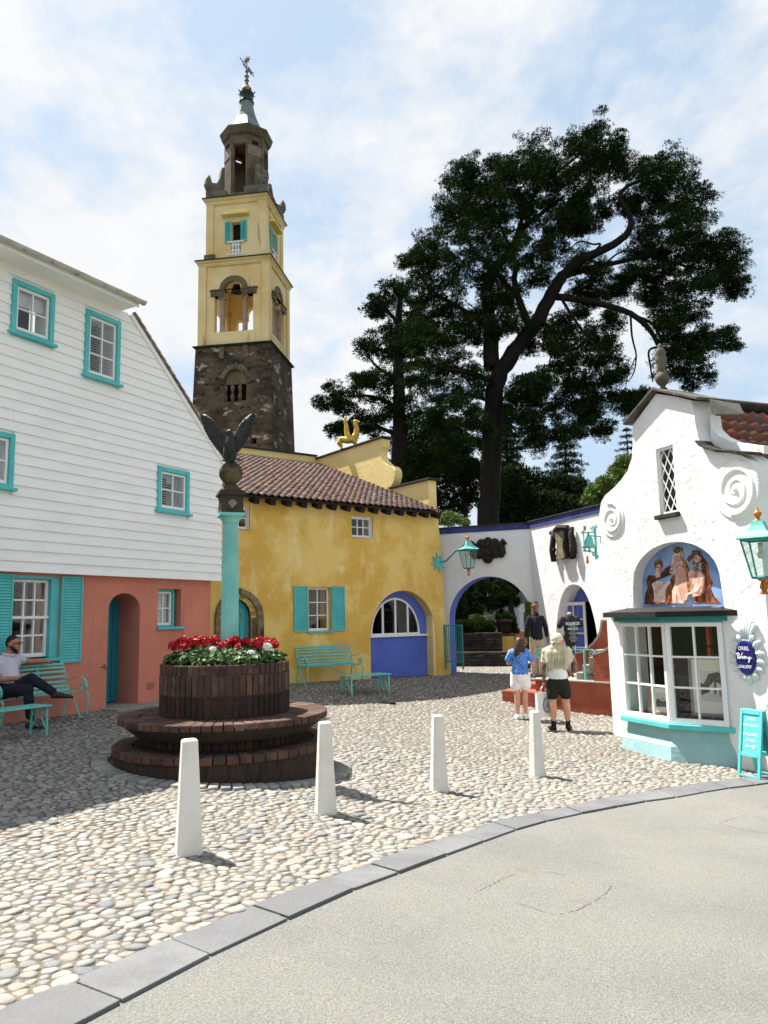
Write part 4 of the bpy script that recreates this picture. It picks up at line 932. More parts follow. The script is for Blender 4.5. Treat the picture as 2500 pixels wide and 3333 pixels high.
# shop interior
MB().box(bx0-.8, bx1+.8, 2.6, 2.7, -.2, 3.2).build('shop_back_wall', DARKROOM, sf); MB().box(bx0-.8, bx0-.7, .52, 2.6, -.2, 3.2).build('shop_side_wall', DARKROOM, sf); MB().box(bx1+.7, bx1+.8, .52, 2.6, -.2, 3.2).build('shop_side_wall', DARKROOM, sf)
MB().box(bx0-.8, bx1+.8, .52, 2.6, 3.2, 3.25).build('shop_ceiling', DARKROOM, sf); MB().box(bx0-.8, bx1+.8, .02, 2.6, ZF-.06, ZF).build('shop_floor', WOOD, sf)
# glazed door leaves
def leaf(par, M, wd, z0, z1, curtain):
    p = MB().box(0, .07, -.02, .02, z0, z1).box(wd-.07, wd, -.02, .02, z0, z1).box(.07, wd-.07, -.018, .02, z1-.08, z1).box(.07, wd-.07, -.018, .02, z0, z0+.25).build('door', WHITE, par); p.matrix_basis = M; bevel(p, .005, 1)
    x0, x1, a, b = .07, wd-.07, z0+.25, z1-.08
    MB().box((x0+x1)/2-.014, (x0+x1)/2+.014, -.012, .012, a, b).build('glazing_bar', WHITE, p)
    for k in range(1, 4): MB().box(x0, x1, -.01, .01, a+(b-a)*k/4-.014, a+(b-a)*k/4+.014).build('glazing_bar', WHITE, p)
    for i in range(2):
        for k in range(4): MB().box(x0+(x1-x0)*i/2+.012, x0+(x1-x0)*(i+1)/2-.012, -.003, .003, a+(b-a)*k/4+.012, a+(b-a)*(k+1)/4-.012).build('pane', GLASS, p)
    if curtain:
        c = MB(); n = 12; v = []
        for i in range(n+1):
            x = x0+(x1-x0)*i/n
            for z in (a, b): v.append((x, .05+.018*sin(i*1.7), z))
        c.add(v, [(2*i, 2*i+2, 2*i+3, 2*i+1) for i in range(n)]); c.build('curtain', BLUE, p, smooth=True)
leaf(sf, T(bx0+.06, .2, 0) @ RZ(rad(10)), .85, ZF, zdl, True)
leaf(sf, T(bx1-.1, .30, 0) @ RZ(rad(112)), .72, ZF, zdl, False)
# dark iron reliefs
def relief(name, label, M):
    return thing(name, label, 'wall relief', M)
rl = relief('wall_relief', 'dark iron relief of shells and sea horses above the big arch', FA.M)
def R6(x, y): return FA.at(*c6(x, y))
cx, cz = R6(480, 470); k = (R6(640, 470)[0]-R6(330, 470)[0])/310*.98
def rp(x, y): return (cx+(x-480)*k, cz-(y-470)*k*.82)
fan = MB(); n = 7
for i in range(n):
    a = rad(-20)+i*rad(220)/(n-1); px_, pz_ = rp(485+95*cos(a), 480-75*sin(a))
    fan.ball((px_, -.03, pz_), .13, 12, 8, sc=(1, .55, 1)); fan.tube([(cx, -.05, cz-.05), (px_, -.06, pz_)], [.04, .07], 8)
fan.build('shell', IRONR, rl, smooth=True)
hs = MB()
for s in (1, -1):
    X = lambda x: 480+s*(x-480)
    hs.tube([(rp(X(520), 520)[0], -.05, rp(X(520), 520)[1]), (rp(X(570), 540)[0], -.05, rp(X(570), 540)[1]), (rp(X(610), 520)[0], -.06, rp(X(610), 520)[1]), (rp(X(600), 470)[0], -.06, rp(X(600), 470)[1]), (rp(X(595), 430)[0], -.06, rp(X(595), 430)[1]), (rp(X(610), 405)[0], -.06, rp(X(610), 405)[1]), (rp(X(640), 440)[0], -.06, rp(X(640), 440)[1])], [.07, .1, .1, .1, .075, .07, .035], 8)
    for (x, y, r) in ((595, 545, .09), (550, 550, .08), (610, 455, .06)): p_ = rp(X(x), y); hs.ball((p_[0], -.04, p_[1]), r, 10, 8, sc=(1, .6, 1))
hs.build('sea_horses', IRONR, rl, smooth=True)
bt = MB()
for (x, y, r) in ((480, 575, .15), (440, 545, .1), (520, 545, .1), (480, 520, .16), (400, 530, .08)): p_ = rp(x, y); bt.ball((p_[0], -.03, p_[1]), r, 12, 8, sc=(1, .5, 1))
bt.tube([(rp(480, 575)[0]+.12*cos(t*.6), -.1, rp(480, 575)[1]+.12*sin(t*.6)) for t in range(11)], .025, 6)
bt.build('lower_shell', IRONR, rl, smooth=True)
r2 = relief('wall_relief', 'dark iron relief of a tall basin between two figures above the shop door', FB.M)
def S6(x, y): return FB.at(*c6(x, y))
a = [S6(1075, 330), S6(1170, 330)]; bx = MB(); bz = [S6(1120, 310)[1], S6(1120, 560)[1]]; bcx = (a[0][0]+a[1][0])/2; bw_ = (a[1][0]-a[0][0])/2
pr = []
for i in range(13):
    t = i/12; ww_ = bw_*(.62+.5*sin(pi*min(1, t*1.6+.18))*(1-t)+.28*max(0, 1-abs(t-.9)/.2)); pr.append((ww_, bz[0]+(bz[1]-bz[0])*t))
bx.wall([(bcx+w_, z) for w_, z in pr]+[(bcx-w_, z) for w_, z in reversed(pr)], [], -.16, 0); bx.tube([(bcx-bw_*1.1, -.1, bz[0]), (bcx, -.2, bz[0]+.03), (bcx+bw_*1.1, -.1, bz[0])], .07, 8)
bx.build('rim', IRONR, r2)
MB().wall([(bcx+w_*.72, z*.92+bz[0]*.08-.06) for w_, z in pr]+[(bcx-w_*.72, z*.92+bz[0]*.08-.06) for w_, z in reversed(pr)], [], -.175, -.161).build('basin', mat('pale worn basin', srgb(128,120,92), .8, srgb(90,84,64), 5), r2)
for s in (-1, 1):
    fg = MB(); x0 = bcx+s*bw_*1.7
    fg.tube([(x0, -.08, bz[0]), (x0-s*.03, -.1, bz[0]-.2), (x0+s*.05, -.1, bz[0]-.5), (x0, -.1, bz[0]-.8), (x0+s*.07, -.08, bz[1]+.12), (x0-s*.04, -.08, bz[1]+.1)], [.05, .075, .08, .07, .06, .04], 8)
    for z in np.linspace(bz[0]-.05, bz[1]+.15, 6): fg.ball((x0+rnd(-.06, .06), -.1, z), .06, 8, 6)
    fg.build('figure', IRONR, r2, smooth=True)
# lanterns
def lantern(label, M, k=1.0):
    t = thing('wall_lantern', label, 'lantern', M @ Matrix.Scale(k, 4), 'turquoise wall lanterns')
    # origin at underside centre of the roof
    def ringq(r, z): return [(r*cos(pi/4+i*pi/2), r*sin(pi/4+i*pi/2), z) for i in range(4)]
    top, bot, H_ = .27, .15, .52
    fr = MB()
    A, B = ringq(top, -.01), ringq(bot, -H_)
    for i in range(4):
        fr.tube([A[i], B[i]], .013, 4); fr.tube([A[i], A[(i+1)%4]], .018, 4); fr.tube([B[i], B[(i+1)%4]], .016, 4)
    fr.build('frame', TURQD, t)
    for i in range(4):
        s_ = .96; MB().add([Vector(A[i])*s_, Vector(A[(i+1)%4])*s_, Vector(B[(i+1)%4])*s_+Vector((0, 0, -.02)), Vector(B[i])*s_+Vector((0, 0, -.02))], [(0, 1, 2, 3)]).build('pane', LGLASS, t)
    MB().lathe([(.33, -.005), (.33, .01), (.24, .05), (.17, .11), (.12, .18), (.095, .24), (.02, .24)], 4, RZ(pi/4)).build('cap', TURQL, t)
    MB().lathe([(.045, .24), (.045, .255), (.02, .26), (.025, .29), (.05, .33), (.055, .36), (.03, .37), (.02, .4), (.008, .44), (.001, .45)], 10).build('finial', GOLDP, t, smooth=True)
    MB().lathe([(.001, -H_-.05), (.05, -H_-.045), (.075, -H_-.015), (.075, -H_-.002)], 12).build('cup', GOLDP, t, smooth=True)
    ts = MB()
    for i in range(6):
        a = i*pi/3; ts.tube([(.02*cos(a), .02*sin(a), -H_-.05), (.045*cos(a), .045*sin(a), -H_-.13), (.02*cos(a), .02*sin(a), -H_-.17), (.045*cos(a), .045*sin(a), -H_-.22)], .011, 6)
    ts.build('tassel', GOLDP, t)
    MB().tube([(0, 0, -.05), (0, 0, -.18)], .03, 8).ball((0, 0, -.22), .05, 10, 8).build('bulb', mat('frosted bulb', srgb(210,210,200), .3) if 'frb' not in globals() else frb, t, smooth=True)
    return t
frb = mat('frosted bulb', srgb(210,210,200), .3)
def star(par, x, y, z, r, M=None, m=None):
    st = [((r if k % 2 == 0 else r*.42)*cos(k*pi/8+.2), (r if k % 2 == 0 else r*.42)*sin(k*pi/8+.2)) for k in range(16)]
    return MB().wall([(x+a, z+b) for a, b in st], [], y-.02, y, M).build('wall_star', m or TURQ, par)
dl = 20.6; pl = at(1011, 1187, dl)
ML = T(*pl) @ RZ(rad(20)); l1 = lantern('turquoise lantern on a long curved bracket at the ochre house corner', ML, .96)
Mi = (ML @ Matrix.Scale(.96, 4)).inverted()
sp = FYE.w(*( (lambda q: (q[0], -.02, q[1]))(FYE.at(948, 1215, -.02)) ))
q = [sp+Vector((.03, -.05, 0)), sp+Vector((.2, -.08, .03)), at(972, 1203, dl+.2), at(984, 1191, dl+.1), at(994, 1187.5, dl), pl+Vector((0, 0, .01))]
MB().tube([Mi @ v for v in q], .022, 8).build('bracket', TURQD, l1)
star(l1, 0, 0, 0, .3, Mi @ FYE.M @ T(FYE.at(948, 1215, -.02)[0]-.02, -.02, FYE.at(948, 1215, -.02)[1]), TURQ)
# bell on its scrolled frame
pb = at(1272, 1172, 14.6); BM = T(*pb) @ RZ(rad(12))
hb_ = thing('hanging_bell', 'turquoise bell in a scrolled iron frame above the shop steps', 'bell', BM)
s_ = 14.6/1648*.26                                                 # metres per crop pixel
def b6(x, y): return ((x-1320)*s_, 0, (430-y)*s_)
MB().lathe([(.001, .12), (.05, .115), (.075, .08), (.09, -.02), (.135, -.1), (.12, -.1), (.001, .06)], 18).build('bell', TURQL, hb_, smooth=True)
MB().tube([(0, 0, -.08), (0, 0, -.15)], .014, 8).ball((0, 0, -.16), .03, 8, 6).tube([(0, 0, .1), (0, 0, .19)], .02, 8).build('clapper', TURQD, hb_)
fr = MB().bar([b6(1380, 300), b6(1380, 570)], .05, .035).bar([b6(1262, 345), b6(1385, 345)], .03, .022).bar([b6(1262, 495), b6(1385, 515)], .03, .022).bar([b6(1275, 345), b6(1275, 500)], .03, .016).bar([b6(1300, 375), b6(1340, 372), b6(1430, 380)], .03, .02)
for (x, y, r, a0, a1) in ((1355, 310, 22, 0, 2.6*pi), (1390, 300, 20, pi, -1.6*pi), (1268, 345, 16, 0, 2.4*pi), (1275, 495, 16, 0, 2.4*pi), (1365, 525, 18, pi, -1.5*pi), (1385, 545, 16, 0, 2.4*pi)):
    fr.bar([(b6(u_, v_)) for u_, v_ in spiral(x, y, 4, r, a0, a1, 26)], .03, .014)
fr.build('frame', TURQL, hb_)
MB().lathe([(.001, -.05), (.03, -.04), (.022, .0), (.035, .03), (.012, .05), (.001, .08)], 8, T(*b6(1290, 310))).build('finial', GOLDP, hb_, smooth=True)
MB().lathe([(.03, -.1), (.02, 0), (.028, .02), (.01, .05)], 8, T(*b6(1299, 560))).build('tassel', GOLDP, hb_, smooth=True)
MB().tube([b6(1428, 382), b6(1425, 410), b6(1432, 440)], .008, 6).build('pull_chain', TURQD, hb_)
# iron gate
F = FA; x0, zt_ = F.at(962, 1350, -.35); x1 = F.at(996, 1350, -.35)[0]; zb_ = F.at(980, 1431, -.35)[1]; zg = F.at(998, 1446, -.35)[1]
gt = thing('iron_gate', 'turquoise iron bar gate swung open left of the big arch', 'gate', F.M @ T(0, -.35, 0))
MB().box(x0, x1, -.015, .015, zt_-.03, zt_).build('top_rail', TURQD, gt); MB().box(x0, x1, -.015, .015, zb_, zb_+.03).build('bottom_rail', TURQD, gt)
MB().box(x1, x1+.04, -.02, .02, zg, zt_+.01).build('post', TURQD, gt); MB().box(x0-.04, x0, -.02, .02, zg, zt_+.01).build('post', TURQD, gt)
bm = MB().box(-.008, .008, -.008, .008, zb_+.03, zt_-.03).mesh('bar')
for k in range(8): o = obj('bar', bm, TURQD, gt); o.location = (x0+(x1-x0)*(k+.6)/8.2, 0, 0)
# beyond the arch: dry stone terraces, hedge, pot, cottage
DRY = mat('dry slate wall', srgb(70,66,60), .95, srgb(48,45,42), 4, pieces=[srgb(74,70,64), srgb(56,53,50), srgb(88,82,74), srgb(64,60,56)], bump=.6, bsc=18)
def drywall(label, F_, x0, x1, z0, z1, t):
    w_ = thing('stone_wall', label, 'wall', F_.M); MB().box(x0, x1, .06, t, z0, z1-.02).build('core', DRY, w_)
    z = z0; 
    while z < z1-.02:
        h = min(rnd(.07, .13), z1-z); x = x0
        while x < x1-.02:
            L_ = min(rnd(.18, .5), x1-x); bevel(MB().box(x+.006, x+L_-.006, rnd(-.03, .01), .1, z+.005, z+h-.005).build('stone', DRY, w_), .012, 1); x += L_
        z += h
    return w_
FS = Frame(*at(985, 1445, 24.2)[:2], 0, rad(104)); k_ = 24.2/1648
drywall('lower tier of dark dry stone wall seen through the arch', FS, -.6, 1.75, -.3, .38, .5)
FS2 = Frame(*at(985, 1445, 25.1)[:2], 0, rad(104)); drywall('upper tier of dark dry stone wall below the clipped hedge', FS2, -.6, 1.5, .2, .95, .5)
OCH = YELW
oc = Frame(*at(1080, 1440, 25.0)[:2], 0, rad(100)); ow = thing('garden_wall_pier', 'short ochre garden wall under the potted shrub', 'wall', oc.M); MB().box(0, .48, 0, .8, -.4, .82).build('pier', OCH, ow); bevel(MB().box(-.03, .5, -.03, .83, .82, .88).build('cap', DARKST, ow), .01)
pk = thing('pink_garden_wall', 'low pink garden wall behind the potted shrub', 'wall', oc.M @ T(.5, .9, 0)); MB().box(0, 1.2, 0, .3, -.4, .95).build('body', PINK, pk)
pot = thing('terracotta_pot', 'dark rectangular clay planter on the ochre garden wall', 'planter', oc.M @ T(.17, .4, .88))
MB().lathe([(.2, 0), (.25, .38), (.28, .4), (.28, .46), (.24, .46), (.22, .4)], 16).build('pot', mat('dark clay', srgb(82,54,44), .9, srgb(60,42,36), 4), pot, smooth=True)
ct = Frame(*at(1068, 1374, 31)[:2], 0, rad(84)); k3 = 31/1648
co = thing('slate_cottage', 'small cottage with pale mossy slate roof and white turret beyond the arch', 'cottage', ct.M)
z_e = at(1090, 1374, 31).z; z_r = at(1090, 1313, 31).z+.55
MB().box(0, 3.2, .3, 3, -.5, z_e+.1).build('wall', WHITEW, co)
MB().add([(-.15, 0, z_e), (3.3, 0, z_e), (3.3, 1.9, z_r), (-.15, 1.9, z_r), (-.15, 3.6, z_e), (3.3, 3.6, z_e)], [(0, 1, 2, 3), (3, 2, 5, 4)]).build('roof', mat('pale mossy slates', srgb(146,142,128), .9, srgb(94,92,78), 9, .42, .6, bump=1.0, bsc=14, bump2=.6, bsc2=40, disp=.05), co)
tx0 = ct.at(1121, 1330, -.4)[0]; tx1 = tx0+.62
tu = MB().box(tx0, tx1, -.4, .3, -.5, at(1130, 1303, 30.6).z).build('turret', WHITEW, co)
zt1 = at(1130, 1303, 30.6).z
MB().lathe([(.55, 0), (.5, .04), (.02, .62)], 4, T((tx0+tx1)/2, -.05, zt1) @ RZ(pi/4)).build('turret_roof', SLATE, co)
MB().box(tx0+.2, tx0+.36, -.412, -.401, zt1-1.3, zt1-.35).build('turret_window', BLACK, tu)
# ------------------------------------------------------------------ red ochre terrace with steps and handrail
T0, T1 = Vector((3.26, 17.1, 0)), Vector((4.53, 15.8, 0)); FTR = Frame(T0.x, T0.y, 0, azof(T0, T1)); F = FTR
def c9(x, y): return (1061.8+.16*x, 1294+.16*y)
tr = thing('red_terrace', 'red ochre terrace with pale worn top and steps before the shop door', 'terrace', F.M)
Lt = (T1-T0).length; zt_ = F.at(1215, 1469)[1]
tb = MB().box(-.02, Lt+.4, 0, 2.6, -1.0, zt_-.03).build('terrace_wall', RED, tr)
bevel(MB().box(-.05, Lt+.4, -.03, 2.62, zt_-.029, zt_+.01).build('paving', CONC, tr), .01)
sx0 = F.at(1087, 1500, -.1)[0]; zs_ = F.at(1110, 1491, -.1)[1]
bevel(MB().box(sx0, .25, -.16, 1.1, -1.0, zs_).build('lower_step', RED, tr), .03, 2); bevel(MB().box(sx0+.2, .2, .35, 1.5, zs_-.2, (zs_+zt_)/2).build('upper_step', RED, tr), .03, 2)
# curving side walls with worn coping
def curved(name, pts, y0, y1, zbot):
    top = [F.at(*c9(*p), y0) for p in pts]; o = MB().wall([(top[0][0], zbot)]+[(top[-1][0]+.6, zbot), (top[-1][0]+.6, top[-1][1])]+list(reversed(top)), [], y0, y1).build(name, RED, tr)
    MB().bar([(a, (y0+y1)/2, b+.012) for a, b in top], y1-y0+.05, .045).build('worn_coping', CONC, tr)
curved('curved_wall', [(1130,742),(1220,715),(1300,670),(1380,600),(1440,520),(1475,430),(1490,300),(1600,296)], .95, 1.2, zt_)
curved('curved_wall', [(1365,752),(1450,735),(1530,700),(1610,640)], .0, .22, zt_)
for k in range(4):
    bevel(MB().box(F.at(*c9(1165, 1000), .3)[0]+k*.16, Lt+1, .225, .94, zt_, zt_+.16*(k+1)).build('stair', CONC, tr), .015)
hr = thing('handrail', 'turquoise iron handrail with curled ends along the red terrace', 'handrail', F.M)
a = F.at(*c9(640, 690), .12); b_ = F.at(*c9(1350, 665), .12); zr = (a[1]+b_[1])/2
sp1 = [(x, .12, z) for x, z in spiral(a[0], zr-.11, .03, .11, 3.2*pi, .5*pi, 22)]; sp2 = [(x, .12, z) for x, z in spiral(b_[0], zr-.08, .08, .02, .5*pi, -2.2*pi, 22)]
MB().bar(sp1+[(a[0]+.3, .12, zr), (b_[0]-.3, .12, zr)]+sp2, .04, .02).build('rail', TURQL, hr)
for c in ((728, 900), (1262, 900)): x = F.at(*c9(*c), .12)[0]; MB().tube([(x, .12, zt_), (x, .12, zr-.01)], .024, 8).build('post', TURQL, hr)
# ------------------------------------------------------------------ white gallery with scrolled gable
F = FGA; GZ = -.62
ga = thing('scrolled_gable_gallery', 'white rendered gallery with scrolled gable, painted niche and turquoise bay window', 'shop', F.M)
def c7(x, y): return (1260.8+.42*x, 763.1+.42*y)
def A7(x, y, off=0):
    x_, z_ = F.at(*c7(x, y), off); return (x_, z_)
zo = 0.0; GO = F.O.z
def L7(x, y, off=0): q = F.at(*c7(x, y), off); return (q[0], q[1]-zo)
# F.at returns world z; parts live in the frame whose origin is at zo
out_ = [L7(*p) for p in ((100,1000),(84,900),(80,830),(90,765),(110,730),(150,697),(190,655),(225,605),(247,540),(252,470),(252,372),(372,208),(470,222),(556,243),(566,300),(578,380),(597,458),(625,488),(680,507),(750,512),(810,524),(852,550),(880,595),(892,670),(892,760))]
xl, xr_ = out_[0][0], out_[-1][0]; xr_ = max(xr_, 3.3)
out_ = [(xl-.02, -.5)]+[(xl-.02, 1.5)]+out_+[(xr_, 3.0), (xr_, -.5)]
out_ = out_[:1]+out_[1:]
lw = [L7(382, 835), L7(484, 818), L7(457, 468), L7(380, 490)]; lx0, lx1 = (lw[0][0]+lw[3][0])/2, (lw[1][0]+lw[2][0])/2; lz0, lz1 = (lw[0][1]+lw[1][1])/2, (lw[2][1]+lw[3][1])/2
nx0, nx1 = L7(256, 1320)[0], L7(722, 1295)[0]; nz0 = L7(490, 1312)[1]; nzt = L7(472, 968)[1]; ncx = (nx0+nx1)/2
niche = [(nx0, nz0), (nx1, nz0), (nx1-.02, nz0+.3)]+arc(ncx, nz0+.45, (nx1-nx0)/2-.04, nzt-nz0-.45, .12, pi-.12, 18)+[(nx0+.02, nz0+.3)]
bL, bF, bR = Vector((.90, -.45, 0)), Vector((1.967, -.45, 0)), Vector((2.67, -.02, 0)); bL0 = Vector((.32, -.02, 0))
bw0 = FGA.w(bF.x, bF.y, 0); zsl = ray(1452, 1562).z*bw0.y+CAMZ-GO; zhd = ray(1446, 1345).z*bw0.y+CAMZ-GO
bayhole = rect(bL0.x+.12, bR.x-.12, zsl, zhd)
gw = MB().wall(list(reversed(out_)), [bayhole, niche, rect(lx0, lx1, lz0, lz1)], 0, .42).build('gable_wall', GALW, ga)
# side walls, back
MB().box(xl-.02, xl+.3, .421, 4.0, -.5, 3.55).build('side_wall', GALW, ga)
MB().box(xr_-.3, xr_, .421, 6.0, -.5, 3.35).build('side_wall', GALW, ga)
# gable coping, kerb coping
def coping(pts, t, y0, y1, m, par=ga, name='coping'): return bevel(MB().bar([(a, (y0+y1)/2, b) for a, b in pts], y1-y0, t).build(name, m, par), .012)
GC = mat('lichened coping stone', srgb(92,88,80), .9, srgb(64,60,55), 4, bump=.5, bsc=16, stains=[(srgb(178,174,164), 5, .62, .74)])
pkx, pkz = L7(376, 196)
coping([(L7(225, 372)[0], L7(225, 372)[1]+.02), (pkx, pkz+.03)], .05, -.1, .5, GC); coping([(pkx, pkz+.03), (L7(610, 240)[0], L7(610, 240)[1]+.02)], .05, -.1, .5, GC)
kc = [L7(*p) for p in ((598,452),(620,475),(660,492),(720,500),(790,505),(866,512))]
sk = MB()
for i in range(len(kc)-1):
    a, b = kc[i], kc[i+1]; bevel(MB().bar([(a[0], .05, a[1]), (b[0], .05, b[1])], .3, .03).build('slate_coping', DARKST, ga), .006, 1)
up = [L7(*p) for p in ((590,330),(600,400),(640,440),(700,468),(780,482),(864,490))]
MB().wall([(a, b) for a, b in kc]+[(a+.02, b+.05) for a, b in reversed(up)], [], .21, .42).build('kerb_wall', GALW, ga)
MB().add([(L7(620,232)[0], .1, L7(620,232)[1]), (L7(655,250)[0]+.05, .5, L7(655,250)[1]), (L7(680,300)[0]+.05, .5, L7(680,305)[1]), (L7(630,310)[0], .1, L7(630,310)[1])], [(0,1,2,3)]).build('lead_flashing', CONC, ga)
# volute spirals
def volute(cx_, cy_, rz, flip):
    x, z = L7(cx_, cy_); r = rz
    d = MB().lathe([(.001, 0), (r, 0), (r, .012), (r*.96, .022), (.001, .022)], 36, T(x, 0, z) @ RX(pi/2)).build('volute', GALW, ga, smooth=False)
    sp_ = spiral(x, z, .02, r*.86, 0, 4.6*pi if not flip else -4.6*pi, 90); rr = [.010+.024*i/90 for i in range(91)]
    MB().tube([(a, -.018, b) for a, b in sp_], rr, 8).build('spiral_ridge', GALW, d, smooth=True)
    MB().ball((x, -.02, z), .04, 10, 8).build('boss', GALW, d, smooth=True)
volute(148, 852, .33, False); volute(785, 700, .43, True)
# lattice window
lw_ = MB().wall(rect(lx0+.001, lx1-.001, lz0+.001, lz1-.001), [rect(lx0+.045, lx1-.045, lz0+.045, lz1-.045)], .03, .09).build('lattice_window', WHITE, ga)
MB().box(lx0+.04, lx1-.04, .075, .079, lz0+.04, lz1-.04).build('pane', GLASSD, lw_); MB().box(lx0, lx1, .3, .31, lz0, lz1).build('dark_room', DARKROOM, lw_)
wd, hg = lx1-lx0-.09, lz1-lz0-.09; n = 3.5; rise = hg/n*2
for s in (1, -1):
    for k in range(-3, 5):
        z0 = lz0+.045+hg*k/n; pts_ = []
        xa, xb = lx0+.045, lx1-.045; za, zb_ = (z0, z0+rise) if s > 0 else (z0+rise, z0)
        lo, hi = lz0+.045, lz1-.045
        t0, t1 = 0., 1.
        d_ = zb_-za
        for bound, sign in ((lo, 1), (hi, -1)):
            fa, fb = (za-bound)*sign, (zb_-bound)*sign
            if fa < 0 and fb < 0: t0, t1 = 1, 0; break
            if fa < 0: t0 = max(t0, fa/(fa-fb))
            if fb < 0: t1 = min(t1, fa/(fa-fb))
        if t1-t0 < .05: continue
        y_ = .058 if s > 0 else .052
        MB().bar([(xa+(xb-xa)*t0, y_, za+d_*t0), (xa+(xb-xa)*t1, y_, za+d_*t1)], .014, .013).build('lattice_bar', WHITE, lw_)
bevel(MB().box(lx0-.06, lx1+.06, -.08, .2, lz0-.07, lz0).build('sill', DARKST, lw_), .012)
# painted niche
npan = MB().wall(rect(nx0-.05, nx1+.05, nz0-.05, nzt+.05), [], .2, .24).build('painted_panel', mat('painted sky blue', srgb(96,130,190), .6, srgb(150,178,214), 1.2, .35, .65, fine=.05, fsc=30), ga); npan['label'] = 'painted panel of two robed figures with a pale horse'
def P1(x, y): q = F.at(1367+.136*x, 1154.7+.136*y, .2); return (q[0], q[1]-zo)
SK = mat('painted flesh', srgb(222,176,156), .6, srgb(184,122,104), 9, .45, .62, fine=.06); SKL = mat('painted pale flesh', srgb(236,206,190), .6, srgb(206,158,142), 10, .45, .65)
RB = mat('painted russet cloth', srgb(168,96,46), .6, srgb(88,46,28), 13, .42, .56, stretch=(1, 1, .35)); RBD = mat('painted dark cloth', srgb(110,62,40), .6, srgb(52,32,26), 14, .42, .56, stretch=(1, 1, .4))
HP = mat('painted horse', srgb(214,196,182), .6, srgb(186,138,124), 7, .42, .6); HN = mat('painted horse neck', srgb(206,150,132), .6, srgb(226,184,168), 6, .4, .6)
GM = mat('painted mane', srgb(178,132,62), .6, srgb(96,62,34), 24, .42, .56); GB = mat('painted grey beard', srgb(176,170,158), .6, srgb(92,84,78), 26, .42, .56); HR = mat('painted dark hair', srgb(84,60,40), .6, srgb(140,110,60), 26, .45, .6)
def ell(cx, cy, rx, ry, n=14): return [(cx+rx*cos(2*pi*i/n), cy+ry*sin(2*pi*i/n)) for i in range(n)]
shapes = [('cloth', RBD, [(860,400),(880,350),(950,300),(1080,300),(1190,440),(1200,600),(1100,560),(960,460),(900,440)]),
 ('cloth', RB, [(1110,430),(1200,480),(1210,620),(1275,780),(1230,830),(1290,980),(1400,1082),(960,1084),(1000,990),(1140,930),(1160,700),(1110,580)]),
 ('cloth', RBD, [(250,650),(220,740),(240,840),(200,950),(190,1105),(300,1110),(350,1050),(330,900),(300,800),(360,740),(480,690),(600,640),(640,560),(600,490),(520,530),(470,610),(380,660),(300,645)]),
 ('cloth', RB, [(560,800),(520,1000),(540,1090),(660,1090),(680,900),(700,640),(640,660)]),
 ('torso', SKL, [(310,780),(340,880),(350,1000),(330,1092),(500,1098),(530,1000),(520,860),(480,760),(400,730)]),
 ('arm', SKL, [(310,790),(350,870),(440,1000),(470,1000),(560,820),(610,760),(590,725),(540,760),(450,900),(380,840),(340,780)]),
 ('neck', SKL, [(370,600),(380,690),(440,670),(450,580)]), ('hair', HR, ell(415, 480, 66, 84)), ('face', SK, ell(430, 545, 44, 76)),
 ('horse_neck', HN, [(700,560),(690,760),(640,900),(650,1090),(840,1090),(900,900),(880,700),(860,560),(760,470)]),
 ('horse_head', HP, [(680,250),(645,380),(640,480),(605,590),(640,645),(695,620),(712,520),(740,460),(820,490),(830,400),(800,260),(740,200)]),
 ('horse_leg', SKL, [(690,800),(660,900),(650,1090),(700,1090),(720,900),(760,1090),(820,1090),(740,860)]),
 ('mane', GM, [(780,280),(830,400),(870,480),(935,600),(945,760),(990,860),(900,910),(880,760),(870,600),(830,500),(795,400)]), ('mane', HR, [(665,280),(680,210),(720,190),(800,220),(790,260),(735,300)]),
 ('torso', SK, [(930,560),(900,640),(950,780),(940,900),(980,990),(1100,965),(1150,820),(1155,680),(1100,580)]),
 ('arm', SKL, [(1070,600),(1155,660),(1120,800),(1060,900),(900,960),(885,1030),(830,1070),(825,1000),(870,950),(980,880),(1020,780)]),
 ('beard', GB, [(935,410),(960,500),(1000,580),(1110,575),(1115,470),(1080,420),(1040,440),(985,370)]), ('face', SK, ell(1048, 385, 46, 58)), ('crown', HR, [(950,330),(985,250),(1010,290),(1030,240),(1050,290),(1085,260),(1080,325),(1020,330),(975,400)]),
 ('drapery', RB, [(300,1110),(330,1070),(400,1065),(450,1090),(520,1070),(600,1072),(610,1100)])]
for i, (nm, m, pts_) in enumerate(shapes):
    pp_ = [P1(*p) for p in pts_]; MB().wall(pp_, [], .2-.003-.0022*(i+1), .199).build(nm, m, npan)
eyes = MB()
for (x, y) in ((742, 350), (655, 575), (432, 520), (1045, 370)): q = P1(x, y); eyes.box(q[0]-.016, q[0]+.016, .138, .15, q[1]-.008, q[1]+.008)
eyes.build('eyes', BLACK, npan)
bevel(MB().box(nx0+.1, nx0+(nx1-nx0)*.52, -.06, .2, nz0-.06, nz0+.012).build('ledge_slab', SLATE, ga), .008); bevel(MB().box(nx0+(nx1-nx0)*.525, nx1+.0, -.06, .2, nz0-.06, nz0+.012).build('ledge_slab', SLATE, ga), .008)
